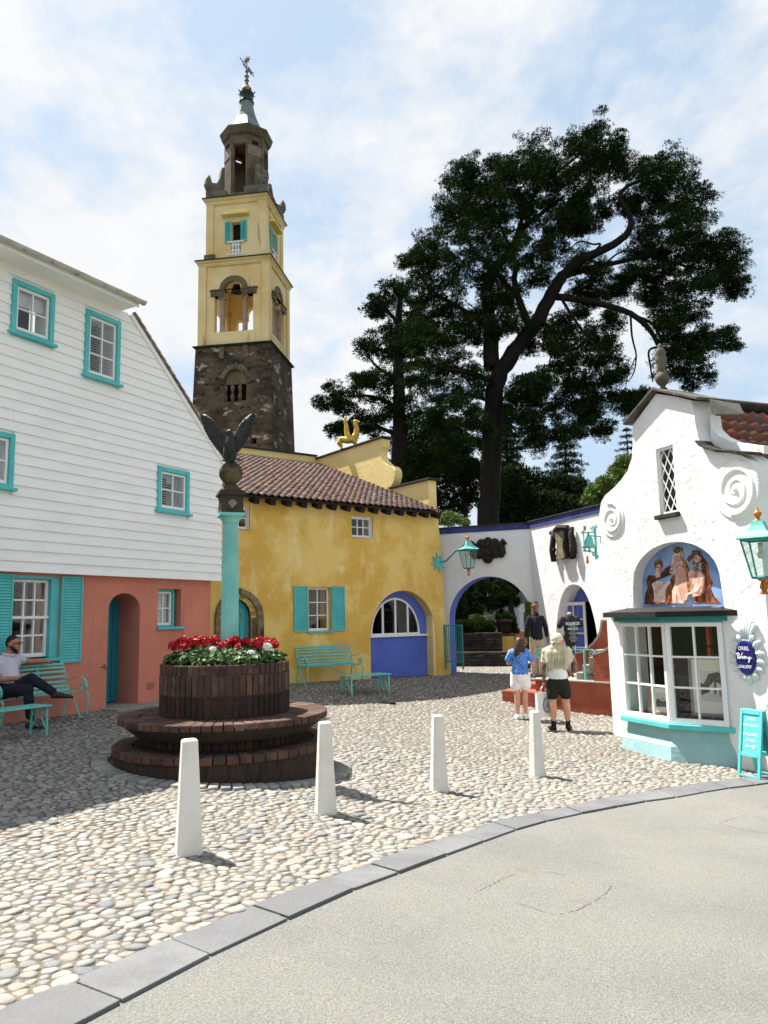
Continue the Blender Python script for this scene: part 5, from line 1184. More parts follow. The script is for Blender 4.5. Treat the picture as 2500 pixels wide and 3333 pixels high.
# bay window
PLW = mat('pale turquoise render', srgb(150,186,186), .8, srgb(138,174,176), 1.6, bump=.6, bsc=9, bump2=.5, bsc2=3, stains=[(srgb(168,206,204), 2, .6, .8)])
TQ2 = mat('bright turquoise sill paint', srgb(96,200,196), .5, srgb(84,186,184), 3)
def ringpts(o): # bay outline pushed out by o
    return [(bL0.x-o*1.2, 0.02), (bL.x-o*.42, bL.y-o), (bF.x+o*.42, bF.y-o), (bR.x+o*1.2, 0.02)]
def slabxy(pts, z0, z1, name, m, par, zl=None):
    n = len(pts); v = [(x, y, z0) for x, y in pts]+[(x, y, z1) for x, y in pts]
    f = [tuple(range(n-1, -1, -1)), tuple(range(n, 2*n))]+[(i, (i+1)%n, n+(i+1)%n, n+i) for i in range(n)]
    return MB().add(v, f).build(name, m, par)
bay = slabxy(ringpts(.09), zsl-.08, zsl-.001, 'bay_window', TQ2, ga); bevel(bay, .012); bay['label'] = 'turquoise based bay window with white glazing bars'
v0, v1 = ringpts(.12), ringpts(.0); zb0 = -.35; pl_ = MB()
rg = [(ringpts(.13), zb0), (ringpts(.07), .12), (ringpts(.0), .24), (ringpts(-.02), zsl-.081)]
v = []; 
for pts_, z in rg: v += [(x, y, z) for x, y in pts_]
f = []
for i in range(len(rg)-1):
    for k in range(3): f.append((i*4+k, i*4+k+1, i*4+k+5, i*4+k+4))
pl_.add(v, f).build('plinth', PLW, bay)
slabxy(ringpts(.1), zhd+.02, zhd+.09, 'cornice', TURQD, bay); rfb = slabxy(ringpts(.26), zhd+.092, zhd+.17, 'bay_roof', WOOD, bay)
rr0, rr1 = ringpts(.25), ringpts(-.15); v = [(x, y, zhd+.171) for x, y in rr0]+[(x, min(y, .0), zhd+.24) for x, y in rr1]
MB().add(v, [(0,1,5,4),(1,2,6,5),(2,3,7,6)]).build('bay_roof_felt', BLACK, bay)
slabxy([(bL0.x, .02), (bL.x, bL.y), (bF.x, bF.y), (bR.x, .02)], zhd+.0, zhd+.018, 'bay_soffit', WHITE, bay)
def facet(p0, p1, z0, z1, cols, rows, endw=.06):
    d = (p1-p0); L_ = d.length; a = math.atan2(d.y, d.x); Mx = T(p0.x, p0.y, 0) @ RZ(a)
    fr = MB().box(0, endw, -.03, .05, z0, z1).box(L_-endw, L_, -.03, .05, z0, z1).box(endw, L_-endw, -.028, .05, z1-.06, z1).box(endw, L_-endw, -.028, .05, z0, z0+.08)
    o = fr.build('frame', WHITE, bay); o.matrix_basis = Mx; bevel(o, .005, 1)
    x0, x1, za, zb_ = endw, L_-endw, z0+.08, z1-.06
    for i in range(1, cols): x = x0+(x1-x0)*i/cols; q = MB().box(x-.014, x+.014, -.018, .03, za, zb_).build('glazing_bar', WHITE, bay); q.matrix_basis = Mx
    for j in range(1, rows): z = za+(zb_-za)*j/rows; q = MB().box(x0, x1, -.016, .028, z-.014, z+.014).build('glazing_bar', WHITE, bay); q.matrix_basis = Mx
    for i in range(cols):
        for j in range(rows): q = MB().box(x0+(x1-x0)*i/cols+.012, x0+(x1-x0)*(i+1)/cols-.012, .004, .008, za+(zb_-za)*j/rows+.012, za+(zb_-za)*(j+1)/rows-.012).build('pane', GLASS, bay); q.matrix_basis = Mx
facet(bL0, bL, zsl, zhd, 2, 3); facet(bL, bF, zsl, zhd, 3, 3); facet(bF, bR, zsl, zhd, 2, 3, .07)
MB().box(bL0.x+.05, bR.x-.05, -.02, .5, zsl-.05, zsl+.0).build('display_shelf', WOOD, bay)
# gallery room
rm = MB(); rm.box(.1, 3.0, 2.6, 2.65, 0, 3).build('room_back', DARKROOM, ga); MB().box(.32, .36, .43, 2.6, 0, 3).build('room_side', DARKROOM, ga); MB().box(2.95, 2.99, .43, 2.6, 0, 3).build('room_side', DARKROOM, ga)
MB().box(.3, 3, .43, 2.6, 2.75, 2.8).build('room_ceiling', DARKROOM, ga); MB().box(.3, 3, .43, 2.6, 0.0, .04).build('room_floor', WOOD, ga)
# roof
RF = mat('roof boarding', srgb(60,48,44), .9)
yA, zA = F.atx(1548, 876, 1.45); zrid = zA-zo; xe = xr_+.35; zev = 3.0
sl = math.atan2(zrid-zev, xe-1.45); Ls = math.hypot(zrid-zev, xe-1.45)
MRG = T(1.45, .35, zrid) @ RY(sl)                 # x runs down the slope, y runs back
rof = MB().box(0, Ls, 0, 6, -.06, -.02, MRG).build('roof', RF, ga)
MB().add([(1.45, .35, zrid), (1.45, 6.3, zrid), (-.3, 6.3, 3.3), (-.3, .35, 3.3)], [(0,1,2,3)]).build('roof_far_slope', RF, ga)
v_, f_ = pantile(.24, .30); tmr = MB().add(v_, f_).mesh('tile', True); tmr.materials.append(TILER)
for r_ in range(int(Ls/.28)):
    for c_ in range(13):
        o = obj('tile', tmr, TILER, rof); o.matrix_basis = MRG @ T(Ls-(r_)*.28, .1+c_*.235+rnd(-.004, .004), rnd(0, .005)) @ RZ(pi/2+rnd(-.015, .015))
rdg = MB().tube([(1.45, .4, zrid+.02), (1.45, 6, zrid+.02)], .11, 10).build('ridge', mat('mossy ridge', srgb(62,56,50), .95, srgb(42,38,34), 6, bump=.6, bsc=20), ga, smooth=True)
# stone finial
fin = MB().lathe([(.09, 0), (.1, .02), (.06, .05), (.05, .08), (.12, .14), (.155, .22), (.155, .28), (.12, .36), (.06, .42), (.08, .46), (.1, .52), (.08, .58), (.12, .64), (.13, .72), (.1, .8), (.12, .86), (.09, .94), (.05, 1.0), (.06, 1.03), (.01, 1.08)], 12, T(pkx-.02, .15, pkz+.05) @ Matrix.Scale(.74, 4))
fin.v = [(x+rnd(-.008, .008), y+rnd(-.008, .008), z) for x, y, z in fin.v]; fin.build('stone_finial', STONE, ga, smooth=True)
# things in and around the gallery
WD2 = mat('light oak frame', srgb(160,118,74), .5, srgb(136,96,58), 8); MOUNT = mat('ivory mount', srgb(232,228,214), .8); GRF = mat('grey frame', srgb(134,128,124), .5)
def picture(label, M, w_, h_, fm, art, fw=.04):
    t = thing('framed_picture', label, 'picture', M, 'pictures in the bay window')
    MB().wall(rect(-w_/2, w_/2, 0, h_), [rect(-w_/2+fw, w_/2-fw, fw, h_-fw)], -.025, .01).build('frame', fm, t); MB().box(-w_/2+fw-.005, w_/2-fw+.005, -.006, .0, fw-.005, h_-fw+.005).build('mount', MOUNT, t)
    pr = MB().box(-w_*.28, w_*.28, -.009, -.0065, h_*.25, h_*.75).build('print', mat('printed ground', srgb(214,212,204), .8, srgb(176,178,172), 6), t)
    for (pts_, m) in art: MB().wall([(x*w_*.56, h_*(.25+z*.5)) for x, z in pts_], [], -.0115, -.0092).build('print_shape', m, pr)
    return t
INK = mat('ink green', srgb(44,48,40), .8, srgb(90,92,80), 30, .45, .6); REDH = mat('ink red', srgb(150,66,46), .8, srgb(190,140,70), 12); PALE = mat('ink pale road', srgb(196,198,198), .8)

picture('large framed watercolour of trees and a red house in the bay window', F.M @ T(F.at(1545, 1480, .1)[0], .1, zsl+.1) @ RZ(rad(30)), .74, .88, GRF, [([(-.5,.0),(.5,.0),(.1,.25),(-.2,.25)], PALE), ([(-.4,.55),(-.2,.9),(.1,.98),(.35,.9),(.4,.6),(.2,.55),(.0,.7),(-.2,.5)], INK), ([(-.5,.2),(-.2,.3),(-.2,.5),(-.5,.6)], INK), ([(.12,.2),(.45,.1),(.45,.62),(.3,.5),(.12,.4)], REDH), ([(-.05,.25),(.02,.25),(.06,.8),(-.02,.8)], INK)])
picture('small framed sketch in pale wood leaning in the bay window', F.M @ T(F.at(1424, 1500, -.22)[0], -.22, zsl+.05) @ RZ(rad(24)) @ RX(rad(-14)), .40, .46, WD2, [([(-.5,.0),(.5,.1),(.4,.5),(.1,.4),(-.2,.6),(-.45,.4)], INK), ([(-.1,.5),(.3,.55),(.1,.7)], GRF)])
for i, (x, z, w_, h_) in enumerate(((.55, 1.7, .4, .34), (1.15, 1.9, .5, .4), (1.8, 1.75, .45, .5), (2.45, 1.9, .4, .5), (.9, 1.2, .5, .36), (1.75, 1.1, .5, .4))):
    picture(['small gilt picture high at the left of the gallery back wall', 'wide picture high on the dark gallery back wall', 'square picture in the middle of the gallery back wall', 'tall picture at the right of the gallery back wall', 'wide picture low on the dark gallery back wall', 'dim picture low at the middle of the gallery back wall'][i], F.M @ T(x, 2.58, z), w_, h_, WD2, [([(-.5,.1),(.5,.2),(.3,.7),(-.3,.6)], INK)], .03)
po = thing('red_door_post', 'narrow red painted post inside the gallery window', 'post', F.M @ T(1.72, .62, .04)); MB().box(-.035, .035, -.03, .03, 0, 2.3).build('post', mat('bright red paint', srgb(206,70,56), .5), po); MB().box(-.05, .05, -.045, .045, 1.5, 1.53).build('band', BLACK, po)
# oval shop sign on its shell backing
def cs(x, y): q = F.at(1552.8+.162*x, 1314+.162*y); return (q[0], q[1])
SHELLM = mat('pale blue shell paint', srgb(214,228,228), .7, srgb(196,214,216), 5, bump=.2, bsc=16); NAVY = mat('navy enamel', srgb(34,30,98), .35); LET = mat('white lettering', srgb(226,234,236), .6)
ox, oz = cs(400, 655); rz_ = (cs(400, 430)[1]-cs(400, 885)[1])/2; rx_ = (cs(522, 655)[0]-cs(278, 655)[0])/2
sg = thing('oval_shop_sign', 'navy oval gallery sign on a pale blue shell beside the bay window', 'sign', F.M @ T(ox, 0, oz-zo))
bk = MB().lathe([(.001, 0), (1, 0), (1, .03), (.001, .03)], 40, RX(pi/2) @ Matrix.Diagonal((rx_*1.25, rz_*1.12, 1, 1))).build('backing', SHELLM, sg)
for s in (-1, 1):
    for k in range(7):
        a = rad(62-k*24); r0 = 1.02
        x0, z0 = rx_*r0*cos(a)*s, rz_*r0*sin(a); x1, z1 = rx_*1.95*cos(a)*s, rz_*(1.28)*sin(a)-.02+(.06 if k < 2 else 0)
        MB().tube([(x0, -.02, z0), ((x0+x1)/2, -.035, (z0+z1)/2+.015), (x1, -.02, z1)], [.028, .036, .022], 8).build('scallop', SHELLM, sg, smooth=True)
for k in range(7):
    a = rad(90+(k-3)*11); b_ = .27; MB().tube([(.0+.03*(k-3)*.4, -.02, rz_*1.1), (b_*sin(rad((k-3)*15)), -.035, rz_*1.1+b_*cos(rad((k-3)*15))*1.05)], [.014, .036], 8).build('fan_rib', SHELLM, sg, smooth=True)
for k in (-1, 0, 1): MB().ball((k*.1, -.02, -rz_*1.22+abs(k)*.05), .07, 10, 8, sc=(.75, .4, 1.3)).build('lower_leaf', SHELLM, sg, smooth=True)
ov_ = MB().lathe([(.001, 0), (1, 0), (1, .03), (.96, .05), (.001, .05)], 40, T(0, -.03, 0) @ RX(pi/2) @ Matrix.Diagonal((rx_, rz_, 1, 1))).build('oval', NAVY, sg)
text('ORIEL', .074, LET, ov_, (0, -.082, .125)); text('GALLERY', .058, LET, ov_, (0, -.082, -.125))
def stroke(pts_, w_=.011): return [( (x-405)*(rx_*2/244), -.085, (650-y)*(rz_*2/455)) for x, y in pts_]
scp = MB()
for st_ in ([(310,600),(322,640),(316,672)], [(302,604),(330,592),(345,610),(335,630),(322,640),(345,668)], [(352,640),(362,632),(366,650),(352,664),(346,650),(356,634)], [(382,590),(374,640),(380,668),(392,650),(384,640)], [(400,640),(398,664)], [(395,584),(396,588)], [(408,650),(418,640),(410,630),(404,650),(412,666),(424,640),(426,664)], [(426,640),(440,636),(440,664),(452,640),(452,664)], [(462,640),(464,662),(478,640)], [(484,634),(474,690),(462,712),(458,696),(476,668),(508,648)]):
    scp.tube(stroke(st_), .0065, 6)
scp.build('signature', LET, ov_)
# folding board
xb0 = F.at(1591, 1658, -.42)[0]; xb1 = F.at(1637, 1668, -.42)[0]; pb0 = F.w(xb0, -.42, 0); FBo = Frame(pb0.x, pb0.y, gz(pb0.x, pb0.y), F.az-rad(4)); wB = xb1-xb0; hB = .88
ab = thing('folding_signboard', 'turquoise folding board announcing the gallery is open, standing by the wall', 'sign', FBo.M)
for s, nm in ((1, 'front_frame'), (-1, 'back_frame')):
    Mf = T(0, (0 if s > 0 else .34), 0) @ RX(rad(-10*s))
    fr = MB().box(0, .045, 0, .03, 0, hB, Mf).box(wB-.045, wB, 0, .03, 0, hB, Mf).box(.045, wB-.045, .001, .03, hB-.06, hB, Mf).box(.045, wB-.045, .001, .03, hB*.30, hB*.36, Mf).box(.045, wB-.045, .001, .03, .0, .03, Mf)
    o = fr.build(nm, TURQ, ab); bevel(o, .004, 1)
    if s > 0:
        pn = MB().box(.046, wB-.046, .012, .022, hB*.36, hB-.06, Mf).build('panel', TURQ, o)
        for t_, z, sz in (('ORIEL', .80, .065), ('AR AGOR', .72, .065), ('GALLERY', .60, .065), ('OPEN', .525, .065)):
            text(t_, sz*.86, LET, pn, (wB/2, .0105, z-.045), Mf)
        ar = MB().wall([(wB/2-.09, .40), (wB/2-.045, .425), (wB/2-.055, .406), (wB/2+.03, .406), (wB/2+.035, .42), (wB/2+.08, .42), (wB/2+.08, .38), (wB/2+.035, .38), (wB/2+.03, .394), (wB/2-.055, .394), (wB/2-.045, .375)], [], .008, .011, Mf).build('arrow', LET, pn)
    else: MB().box(.046, wB-.046, .012, .022, hB*.3, hB-.06, Mf).build('panel', TURQD, o)
# lantern at the gallery corner
q = F.at(1641, 1164, -.42); l2 = lantern('turquoise lantern with gold tassel on the white gallery corner', F.M @ T(q[0], -.42, q[1]-zo) @ RZ(rad(28)), .98)
Mi = (F.M @ T(q[0], -.42, q[1]-zo) @ RZ(rad(28)) @ Matrix.Scale(.98, 4)).inverted() @ F.M
MB().tube([Mi @ Vector((q[0]-.0, -.02, q[1]-zo-.3)), Mi @ Vector((q[0], -.2, q[1]-zo-.42)), Mi @ Vector((q[0], -.38, q[1]-zo-.62))], .02, 8).build('bracket', TURQD, l2); star(l2, 0, 0, 0, .3, Mi @ T(q[0], -.005, q[1]-zo-.3), TURQ)
# ------------------------------------------------------------------ round brick planter
z0 = gz(FCX, FCY-1.2)-.03
pt = thing('brick_planter', 'round tiered brick planter with a wide bench rim of brick', 'planter', T(FCX, FCY, z0))
def zat(v, r_front): y = FCY-r_front; return ray(470, v).z*y+CAMZ-z0
R1, R2, RB, R3 = 1.36, .97, 1.30, .81
h1 = zat(1655, R1)+.0; hb1 = h1+.085; hbowl = zat(1583, RB)-.0; hb2 = hbowl+.08; htop = zat(1438, R3)
def ringbricks(par, r0, r1, z0_, z1_, n, m, gap=.014, name='brick', off_=0., jit=.004):
    da = 2*pi/n; g0 = gap/r1; v = []
    for a in (-da/2+g0/2, -da/6, da/6, da/2-g0/2):
        for r in (r0, r1):
            for z in (z0_, z1_): v.append((r*cos(a), r*sin(a), z))
    f = []
    for i in range(3):
        q = 4*i; f += [(q+1, q+3, q+7, q+5), (q, q+4, q+6, q+2), (q+2, q+6, q+7, q+3), (q, q+1, q+5, q+4)]
    f += [(0, 2, 3, 1), (12, 13, 15, 14)]
    me = MB().add(v, f).mesh(name)
    for k in range(n):
        o = obj(name, me, m, par); o.matrix_basis = RZ(k*da+off_) @ T(rnd(-jit, jit), 0, rnd(-jit, jit)*.6); 
        if r1 > .5 and k % 1 == 0: bevel(o, .006, 1)
# core surfaces (mortar and render)
RIB = mat('ribbed dark drum', srgb(66,54,46), .95, srgb(46,38,33), 5, bump=.9, bsc=9, stretch=(5, 5, .6), disp=.03)
MB().lathe([(R1-.03, -.3), (R1-.03, h1), (.3, h1)], 72).build('lower_drum', RIB, pt, smooth=False)
MB().lathe([(R2-.02, h1), (R2-.02, hb1+.2), (R2+.0, hb1+.24), (R2+.03, hb1+.3), (R2+.12, hbowl-.14), (RB-.06, hbowl-.02), (RB-.03, hbowl), (.3, hbowl)], 72).build('bowl', BOWL, pt, auto=50)
MB().lathe([(R3-.018, hbowl), (R3-.018, htop-.01), (R3-.2, htop-.01), (R3-.2, htop-.14), (.1, htop-.14)], 64).build('upper_drum', BMORT, pt)
ringbricks(pt, R1-.24, R1, h1+.002, hb1, 58, BRICK)
MB().lathe([(R2-.1, hb1-.03), (R1-.23, hb1-.03), (R1-.23, h1+.001)], 64).build('step_mortar', BMORT, pt)
ringbricks(pt, R2-.1, R1-.25, h1+.002, hb1-.004, 46, BRICKD, off_=.02)
nb = 64; ringbricks(pt, R2+.0, R2+.012, hb1+.01, hb1+.19, nb, BRICKD)
ringbricks(pt, RB-.25, RB, hbowl+.003, hb2, 66, BRICK); ringbricks(pt, R3-.05, RB-.26, hbowl+.003, hb2-.003, 48, BRICK, off_=.03)
hc = (htop-hb2)
ringbricks(pt, R3-.1, R3+.004, hb2+.002, hb2+hc*.40, 62, BRICKD); ringbricks(pt, R3-.1, R3+.004, hb2+hc*.41, hb2+hc*.80, 62, BRICK, off_=.0); ringbricks(pt, R3-.19, R3+.0, hb2+hc*.81, htop, 62, BRICK, off_=.02)
SOIL = mat('potting soil', srgb(44,34,28), .95, bump=.8, bsc=30)
MB().lathe([(.001, htop-.06), (R3-.19, htop-.06)], 32).build('soil', SOIL, pt)
# geraniums
LEAF = mat('geranium leaf', srgb(64,92,36), .55, srgb(44,70,28), 20, pieces=[srgb(60,90,36), srgb(80,110,44), srgb(48,74,30), srgb(92,118,56)], spec=.35)
REDP = mat('red petals', srgb(196,18,30), .5, srgb(150,10,22), 40, pieces=[srgb(206,20,32), srgb(180,14,26), srgb(220,36,44)]); WHP = mat('white petals', srgb(238,236,228), .6, srgb(226,222,206), 40); STEM = mat('green stem', srgb(82,104,48), .6)
zs = z0+htop-.05
def flower(x, y, hgt, kind, label):
    t = thing('geranium', label, 'flower', T(x, y, zs) @ RZ(rnd(0, 6.28)), 'geraniums in the brick planter'); r_ = rnd(.052, .075) if kind != 'white' else rnd(.03, .055)
    lx, ly = rnd(-.03, .03), rnd(-.03, .03)
    MB().tube([(0, 0, 0), (lx*.5, ly*.5, hgt*.5), (lx, ly, hgt)], .006, 5).build('stem', STEM, t)
    h = MB()
    for k in range(46):
        u, v = rnd(-1, 1), rnd(0, 2*pi); q = math.sqrt(1-u*u); d = Vector((q*cos(v), q*sin(v), u*.75+.15)); c = Vector((lx, ly, hgt+.02))+d*r_*rnd(.75, 1.0)
        n_ = d.normalized(); a = n_.orthogonal().normalized(); a = (Matrix.Rotation(rnd(0, 6.28), 3, n_) @ a); b_ = n_.cross(a); s_ = rnd(.018, .028); up = n_*s_*.35
        h.add([c, c+a*s_+up, c+(a+b_)*s_*.8+up*1.3, c+b_*s_+up, c-a*s_*.7+b_*s_*.5+up, c-a*s_+up*.6, c-(a+b_)*s_*.7+up, c-b_*s_+up], [(0,1,2,3),(0,3,4,5),(0,5,6,7),(0,7,1)], None, random.random())
    h.build('flower_head', REDP if kind == 'red' else WHP, t)
def leaves(n, rmax, zlo, zhi):
    b = MB()
    for k in range(n):
        a, r_ = rnd(0, 2*pi), rmax*math.sqrt(random.random()); dome = 1-(r_/rmax)**2*.5
        c = Vector((FCX+r_*cos(a), FCY+r_*sin(a), zs+zlo+(zhi-zlo)*random.random()*dome)); n_ = Vector((rnd(-.7, .7)+.5*cos(a), rnd(-.7, .7)+.5*sin(a), rnd(.3, 1))).normalized(); x_ = n_.orthogonal().normalized(); y_ = n_.cross(x_); s_ = rnd(.022, .042)
        m_ = 7; v = [c-n_*s_*.2]+[c+(x_*cos(2*pi*i/m_)+y_*sin(2*pi*i/m_))*s_*rnd(.85, 1.1) for i in range(m_)]
        b.add(v, [(0, 1+i, 1+(i+1)%m_) for i in range(m_)], None, random.random())
    return b
fo = leaves(4600, R3-.05, 0, .27).build('geranium_foliage', LEAF); tag(fo, 'green geranium foliage filling the brick planter', 'foliage', kind='stuff')
FL = [(385,1393,'r'),(400,1388,'r'),(398,1400,'r'),(416,1390,'r'),(437,1388,'r'),(452,1396,'r'),(470,1392,'r'),(461,1386,'r'),(478,1400,'r'),(503,1390,'r'),(516,1388,'r'),(532,1390,'r'),(543,1398,'r'),(512,1402,'r'),(560,1389,'r'),(578,1389,'r'),(590,1392,'r'),(598,1396,'r'),(451,1412,'r'),(570,1396,'r'),(424,1398,'r'),(378,1400,'r'),(408,1396,'r'),(444,1392,'r'),(488,1396,'r'),(524,1396,'r'),(553,1396,'r'),(586,1399,'r'),(431,1386,'r'),
 (392,1421,'w'),(434,1421,'w'),(445,1426,'w'),(456,1408,'w'),(520,1410,'w'),(531,1414,'w'),(542,1417,'w'),(576,1402,'w'),(594,1410,'w')]
ORD = ['leftmost', 'second', 'third', 'fourth', 'fifth', 'sixth', 'seventh', 'eighth', 'ninth', 'tenth', 'eleventh', 'twelfth', 'thirteenth', 'fourteenth', 'fifteenth', 'sixteenth', 'seventeenth', 'eighteenth', 'nineteenth', 'twentieth', 'twenty-first', 'twenty-second', 'twenty-third', 'twenty-fourth', 'twenty-fifth', 'twenty-sixth', 'twenty-seventh', 'twenty-eighth', 'twenty-ninth']
FL.sort(key=lambda q: (q[2], q[0])); _nr = sum(q[2] == 'r' for q in FL)
for i, (u, v, k) in enumerate(FL):
    for tries in range(20):
        y = FCY+rnd(-.45, .5) if k == 'r' else FCY-rnd(.25, .55)
        p = at(u, v, y)
        if (p.x-FCX)**2+(y-FCY)**2 < (R3-.16)**2: break
    else: y = FCY; p = at(u, v, y)
    flower(p.x, p.y, max(.1, p.z-zs), 'red' if k == 'r' else 'white', ('%s red geranium head in the planter' if k == 'r' else '%s white geranium head in the planter') % (lambda j: ORD[j]+('' if j == 0 else ' from left'))(i if k == 'r' else i-_nr))
# ------------------------------------------------------------------ eagle column
cxp = at(496, 1400, FCY+.02)
ec = thing('eagle_column', 'turquoise fluted column in the planter carrying a stone pedestal, ball and bronze eagle', 'column', T(cxp.x, FCY+.02, zs-.05))
zc0 = zs-.05
def cz_(v): return ray(496, v).z*(FCY+.02)+CAMZ-zc0
zt_ = cz_(1122); n = 20; prof = []
sh = MB(); vv = []; ff = []; rows = [(0, .118), (zt_*.5, .112), (zt_-.02, .098)]
for z, r in rows:
    for i in range(n*4):
        a = 2*pi*i/(n*4); fl = 1-.09*abs(sin(a*n/2))**.8; vv.append((r*fl*cos(a), r*fl*sin(a), z))
m_ = n*4
for i in range(len(rows)-1):
    for k in range(m_): ff.append((i*m_+k, i*m_+(k+1)%m_, (i+1)*m_+(k+1)%m_, (i+1)*m_+k))
sh.add(vv, ff).build('shaft', COLM, ec)
MB().lathe([(.1, zt_-.06), (.11, zt_-.05), (.115, zt_-.02), (.15, zt_+.02), (.165, zt_+.03), (.165, zt_+.035)], 24).box(-.165, .165, -.165, .165, zt_+.035, zt_+.075, RZ(.35)).build('capital', COLM, ec, auto=40)
zp = zt_+.076; hp = cz_(1072)-zp
PD = mat('dark stained pedestal stone', srgb(72,60,48), .9, srgb(46,38,32), 5, bump=.5, bsc=20, stains=[(srgb(110,92,66), 4, .64, .8)])
MB().box(-.145, .145, -.145, .145, zp, zp+hp, RZ(.35)).box(-.175, .175, -.175, .175, zp+hp, zp+hp+.035, RZ(.35)).box(-.16, .16, -.16, .16, zp+hp+.036, zp+hp+.06, RZ(.35)).build('pedestal', PD, ec)
for k in range(4):
    sM = RZ(.35+k*pi/2) @ T(0, -.147, zp+hp*.5); s_ = MB()
    for i in range(7):
        a = rad(-60+20*i); s_.tube([(0, 0, -.06), (.062*sin(a), -.012, -.06+.115*cos(a*.85))], [.006, .011], 6, sM)
    s_.build('scallop_shell', CONC, ec, smooth=True)
zd = zp+hp+.06; zb_ = cz_(1022); rb = .157
MB().lathe([(.15, zd), (.14, zd+.02), (.1, zd+.07), (.07, zd+.1), (.075, zd+.13), (.065, zb_-rb*.93)], 20).build('ball_neck', PD, ec, smooth=True)
MB().ball((0, 0, zb_), rb, 24, 16).build('stone_ball', BALLST, ec, smooth=True)
# bronze eagle
ez = zb_+rb; eg = MB()
eg.tube([(0, -.02, ez+.0), (0, -.02, ez+.10), (0, -.03, ez+.2), (0, -.04, ez+.29), (0, -.05, ez+.34), (-.005, -.07, ez+.375)], [.05, .085, .09, .065, .043, .036], 12)
eg.ball((-.005, -.08, ez+.385), .038, 10, 8, sc=(.9, 1.15, .95)); eg.tube([(-.02, -.1, ez+.39), (-.045, -.12, ez+.385), (-.055, -.125, ez+.365)], [.018, .012, .003], 6)
eg.tube([(0, .02, ez+.1), (.0, .06, ez+.02), (.01, .09, ez-.05)], [.06, .05, .02], 8)
for s in (-1, 1): eg.tube([(s*.05, -.04, ez+.12), (s*.06, -.06, ez+.05), (s*.05, -.07, ez+.005), (s*.05, -.12, ez-.02)], [.045, .03, .018, .012], 8)
o = eg.build('eagle_body', BRONZE, ec, smooth=True); mo = o.modifiers.new('r', 'REMESH'); mo.mode = 'VOXEL'; mo.voxel_size = .009; mo.use_smooth_shade = True
MB().tube([(-.1, -.1, ez-.0), (-.02, -.15, ez-.03), (.05, -.13, ez+.0), (.12, -.06, ez+.02), (.16, .0, ez-.0)], [.008, .014, .016, .014, .005], 8).build('serpent', BRONZE, ec, smooth=True)
def px3(x, y):                                     # crop of the eagle: 719 px wide
    u, v = (600+x*260/719)*.6636, (1300+y*.3616)*.6636; p = at(u, v, FCY+.02); return (p.x-cxp.x, p.z-zc0)
for s, lead, trail in ((-1, [(360,330),(300,235),(240,165),(190,130),(160,122)], [(345,470),(290,420),(230,340),(185,260),(150,170)]), (1, [(445,345),(470,290),(500,215),(545,160),(600,118)], [(470,470),(520,410),(545,350),(590,270),(632,150)])):
    wg = MB(); Lp = [px3(*p) for p in lead]; Tp = [px3(*p) for p in trail]; n = len(Lp)
    yy = [-.02, -.0, .03, .05, .06]
    v = []
    for i in range(n):
        for t in (0, .35, 1): v += [(Lp[i][0]+(Tp[i][0]-Lp[i][0])*t, yy[i]-(.022 if t < .4 else .006), Lp[i][1]+(Tp[i][1]-Lp[i][1])*t), (Lp[i][0]+(Tp[i][0]-Lp[i][0])*t, yy[i]+(.02 if t < .4 else .005), Lp[i][1]+(Tp[i][1]-Lp[i][1])*t)]
    f = []
    for i in range(n-1):
        a, b_ = 6*i, 6*(i+1); f += [(a, b_, b_+2, a+2), (a+2, b_+2, b_+4, a+4), (a+1, a+3, b_+3, b_+1), (a+3, a+5, b_+5, b_+3), (a, a+1, b_+1, b_), (a+4, b_+4, b_+5, a+5)]
    f += [(0, 2, 3, 1), (2, 4, 5, 3)]; e = 6*(n-1); f += [(e, e+1, e+3, e+2), (e+2, e+3, e+5, e+4)]
    w_ = wg.add(v, f).build('wing', BRONZE, ec, smooth=True)
    nf = 15
    for k in range(nf):
        t = k/(nf-1)*(n-1); i = min(int(t), n-2); q = t-i
        l_ = [Lp[i][j]+(Lp[i+1][j]-Lp[i][j])*q for j in (0, 1)]; tr_ = [Tp[i][j]+(Tp[i+1][j]-Tp[i][j])*q for j in (0, 1)]; y_ = yy[i]+(yy[i+1]-yy[i])*q
        d = Vector((tr_[0]-l_[0], tr_[1]-l_[1])); hang = Vector((d.x*.25+.0, -.05-.03*(1-k/nf))) if k < nf-3 else Vector((s*.01, .02))
        mid = (l_[0]+d.x*.45, l_[1]+d.y*.45); end = (tr_[0]+hang.x*.5, tr_[1]+hang.y*.5)
        for yo_ in (-.014,): MB().bar([(mid[0], y_+yo_, mid[1]), ((mid[0]+end[0])/2, y_+yo_-.004, (mid[1]+end[1])/2), (end[0], y_+yo_+.004, end[1])], .012, .03).build('feather', BRONZE, w_)
# ------------------------------------------------------------------ bollards
BW = [(-1.575,6.24,(407.5,1841)),(-.624,7.71,(703.5,1755)),(.572,9.19,(948.5,1708)),(2.051,10.98,(1161,1676))]
def bollard():
    pr = [(.100, -.08), (.100, .0), (.094, .06), (.060, .835), (.050, .85)]; n = 8; v = []; f = []
    for r, z in pr:
        for k in range(8):
            q = r*1.08; c = q*.36                    # square with chamfered corners
            P = [(q, -q+c), (q, q-c), (q-c, q), (-q+c, q), (-q, q-c), (-q, -q+c), (-q+c, -q), (q-c, -q)]; v.append((P[k][0]*.82, P[k][1]*.82, z))
    for i in range(len(pr)-1):
        for k in range(8): f.append((i*8+k, i*8+(k+1)%8, (i+1)*8+(k+1)%8, (i+1)*8+k))
    f.append(tuple(range((len(pr)-1)*8, len(pr)*8))); return MB().add(v, f)
bm = bollard().mesh('bollard')
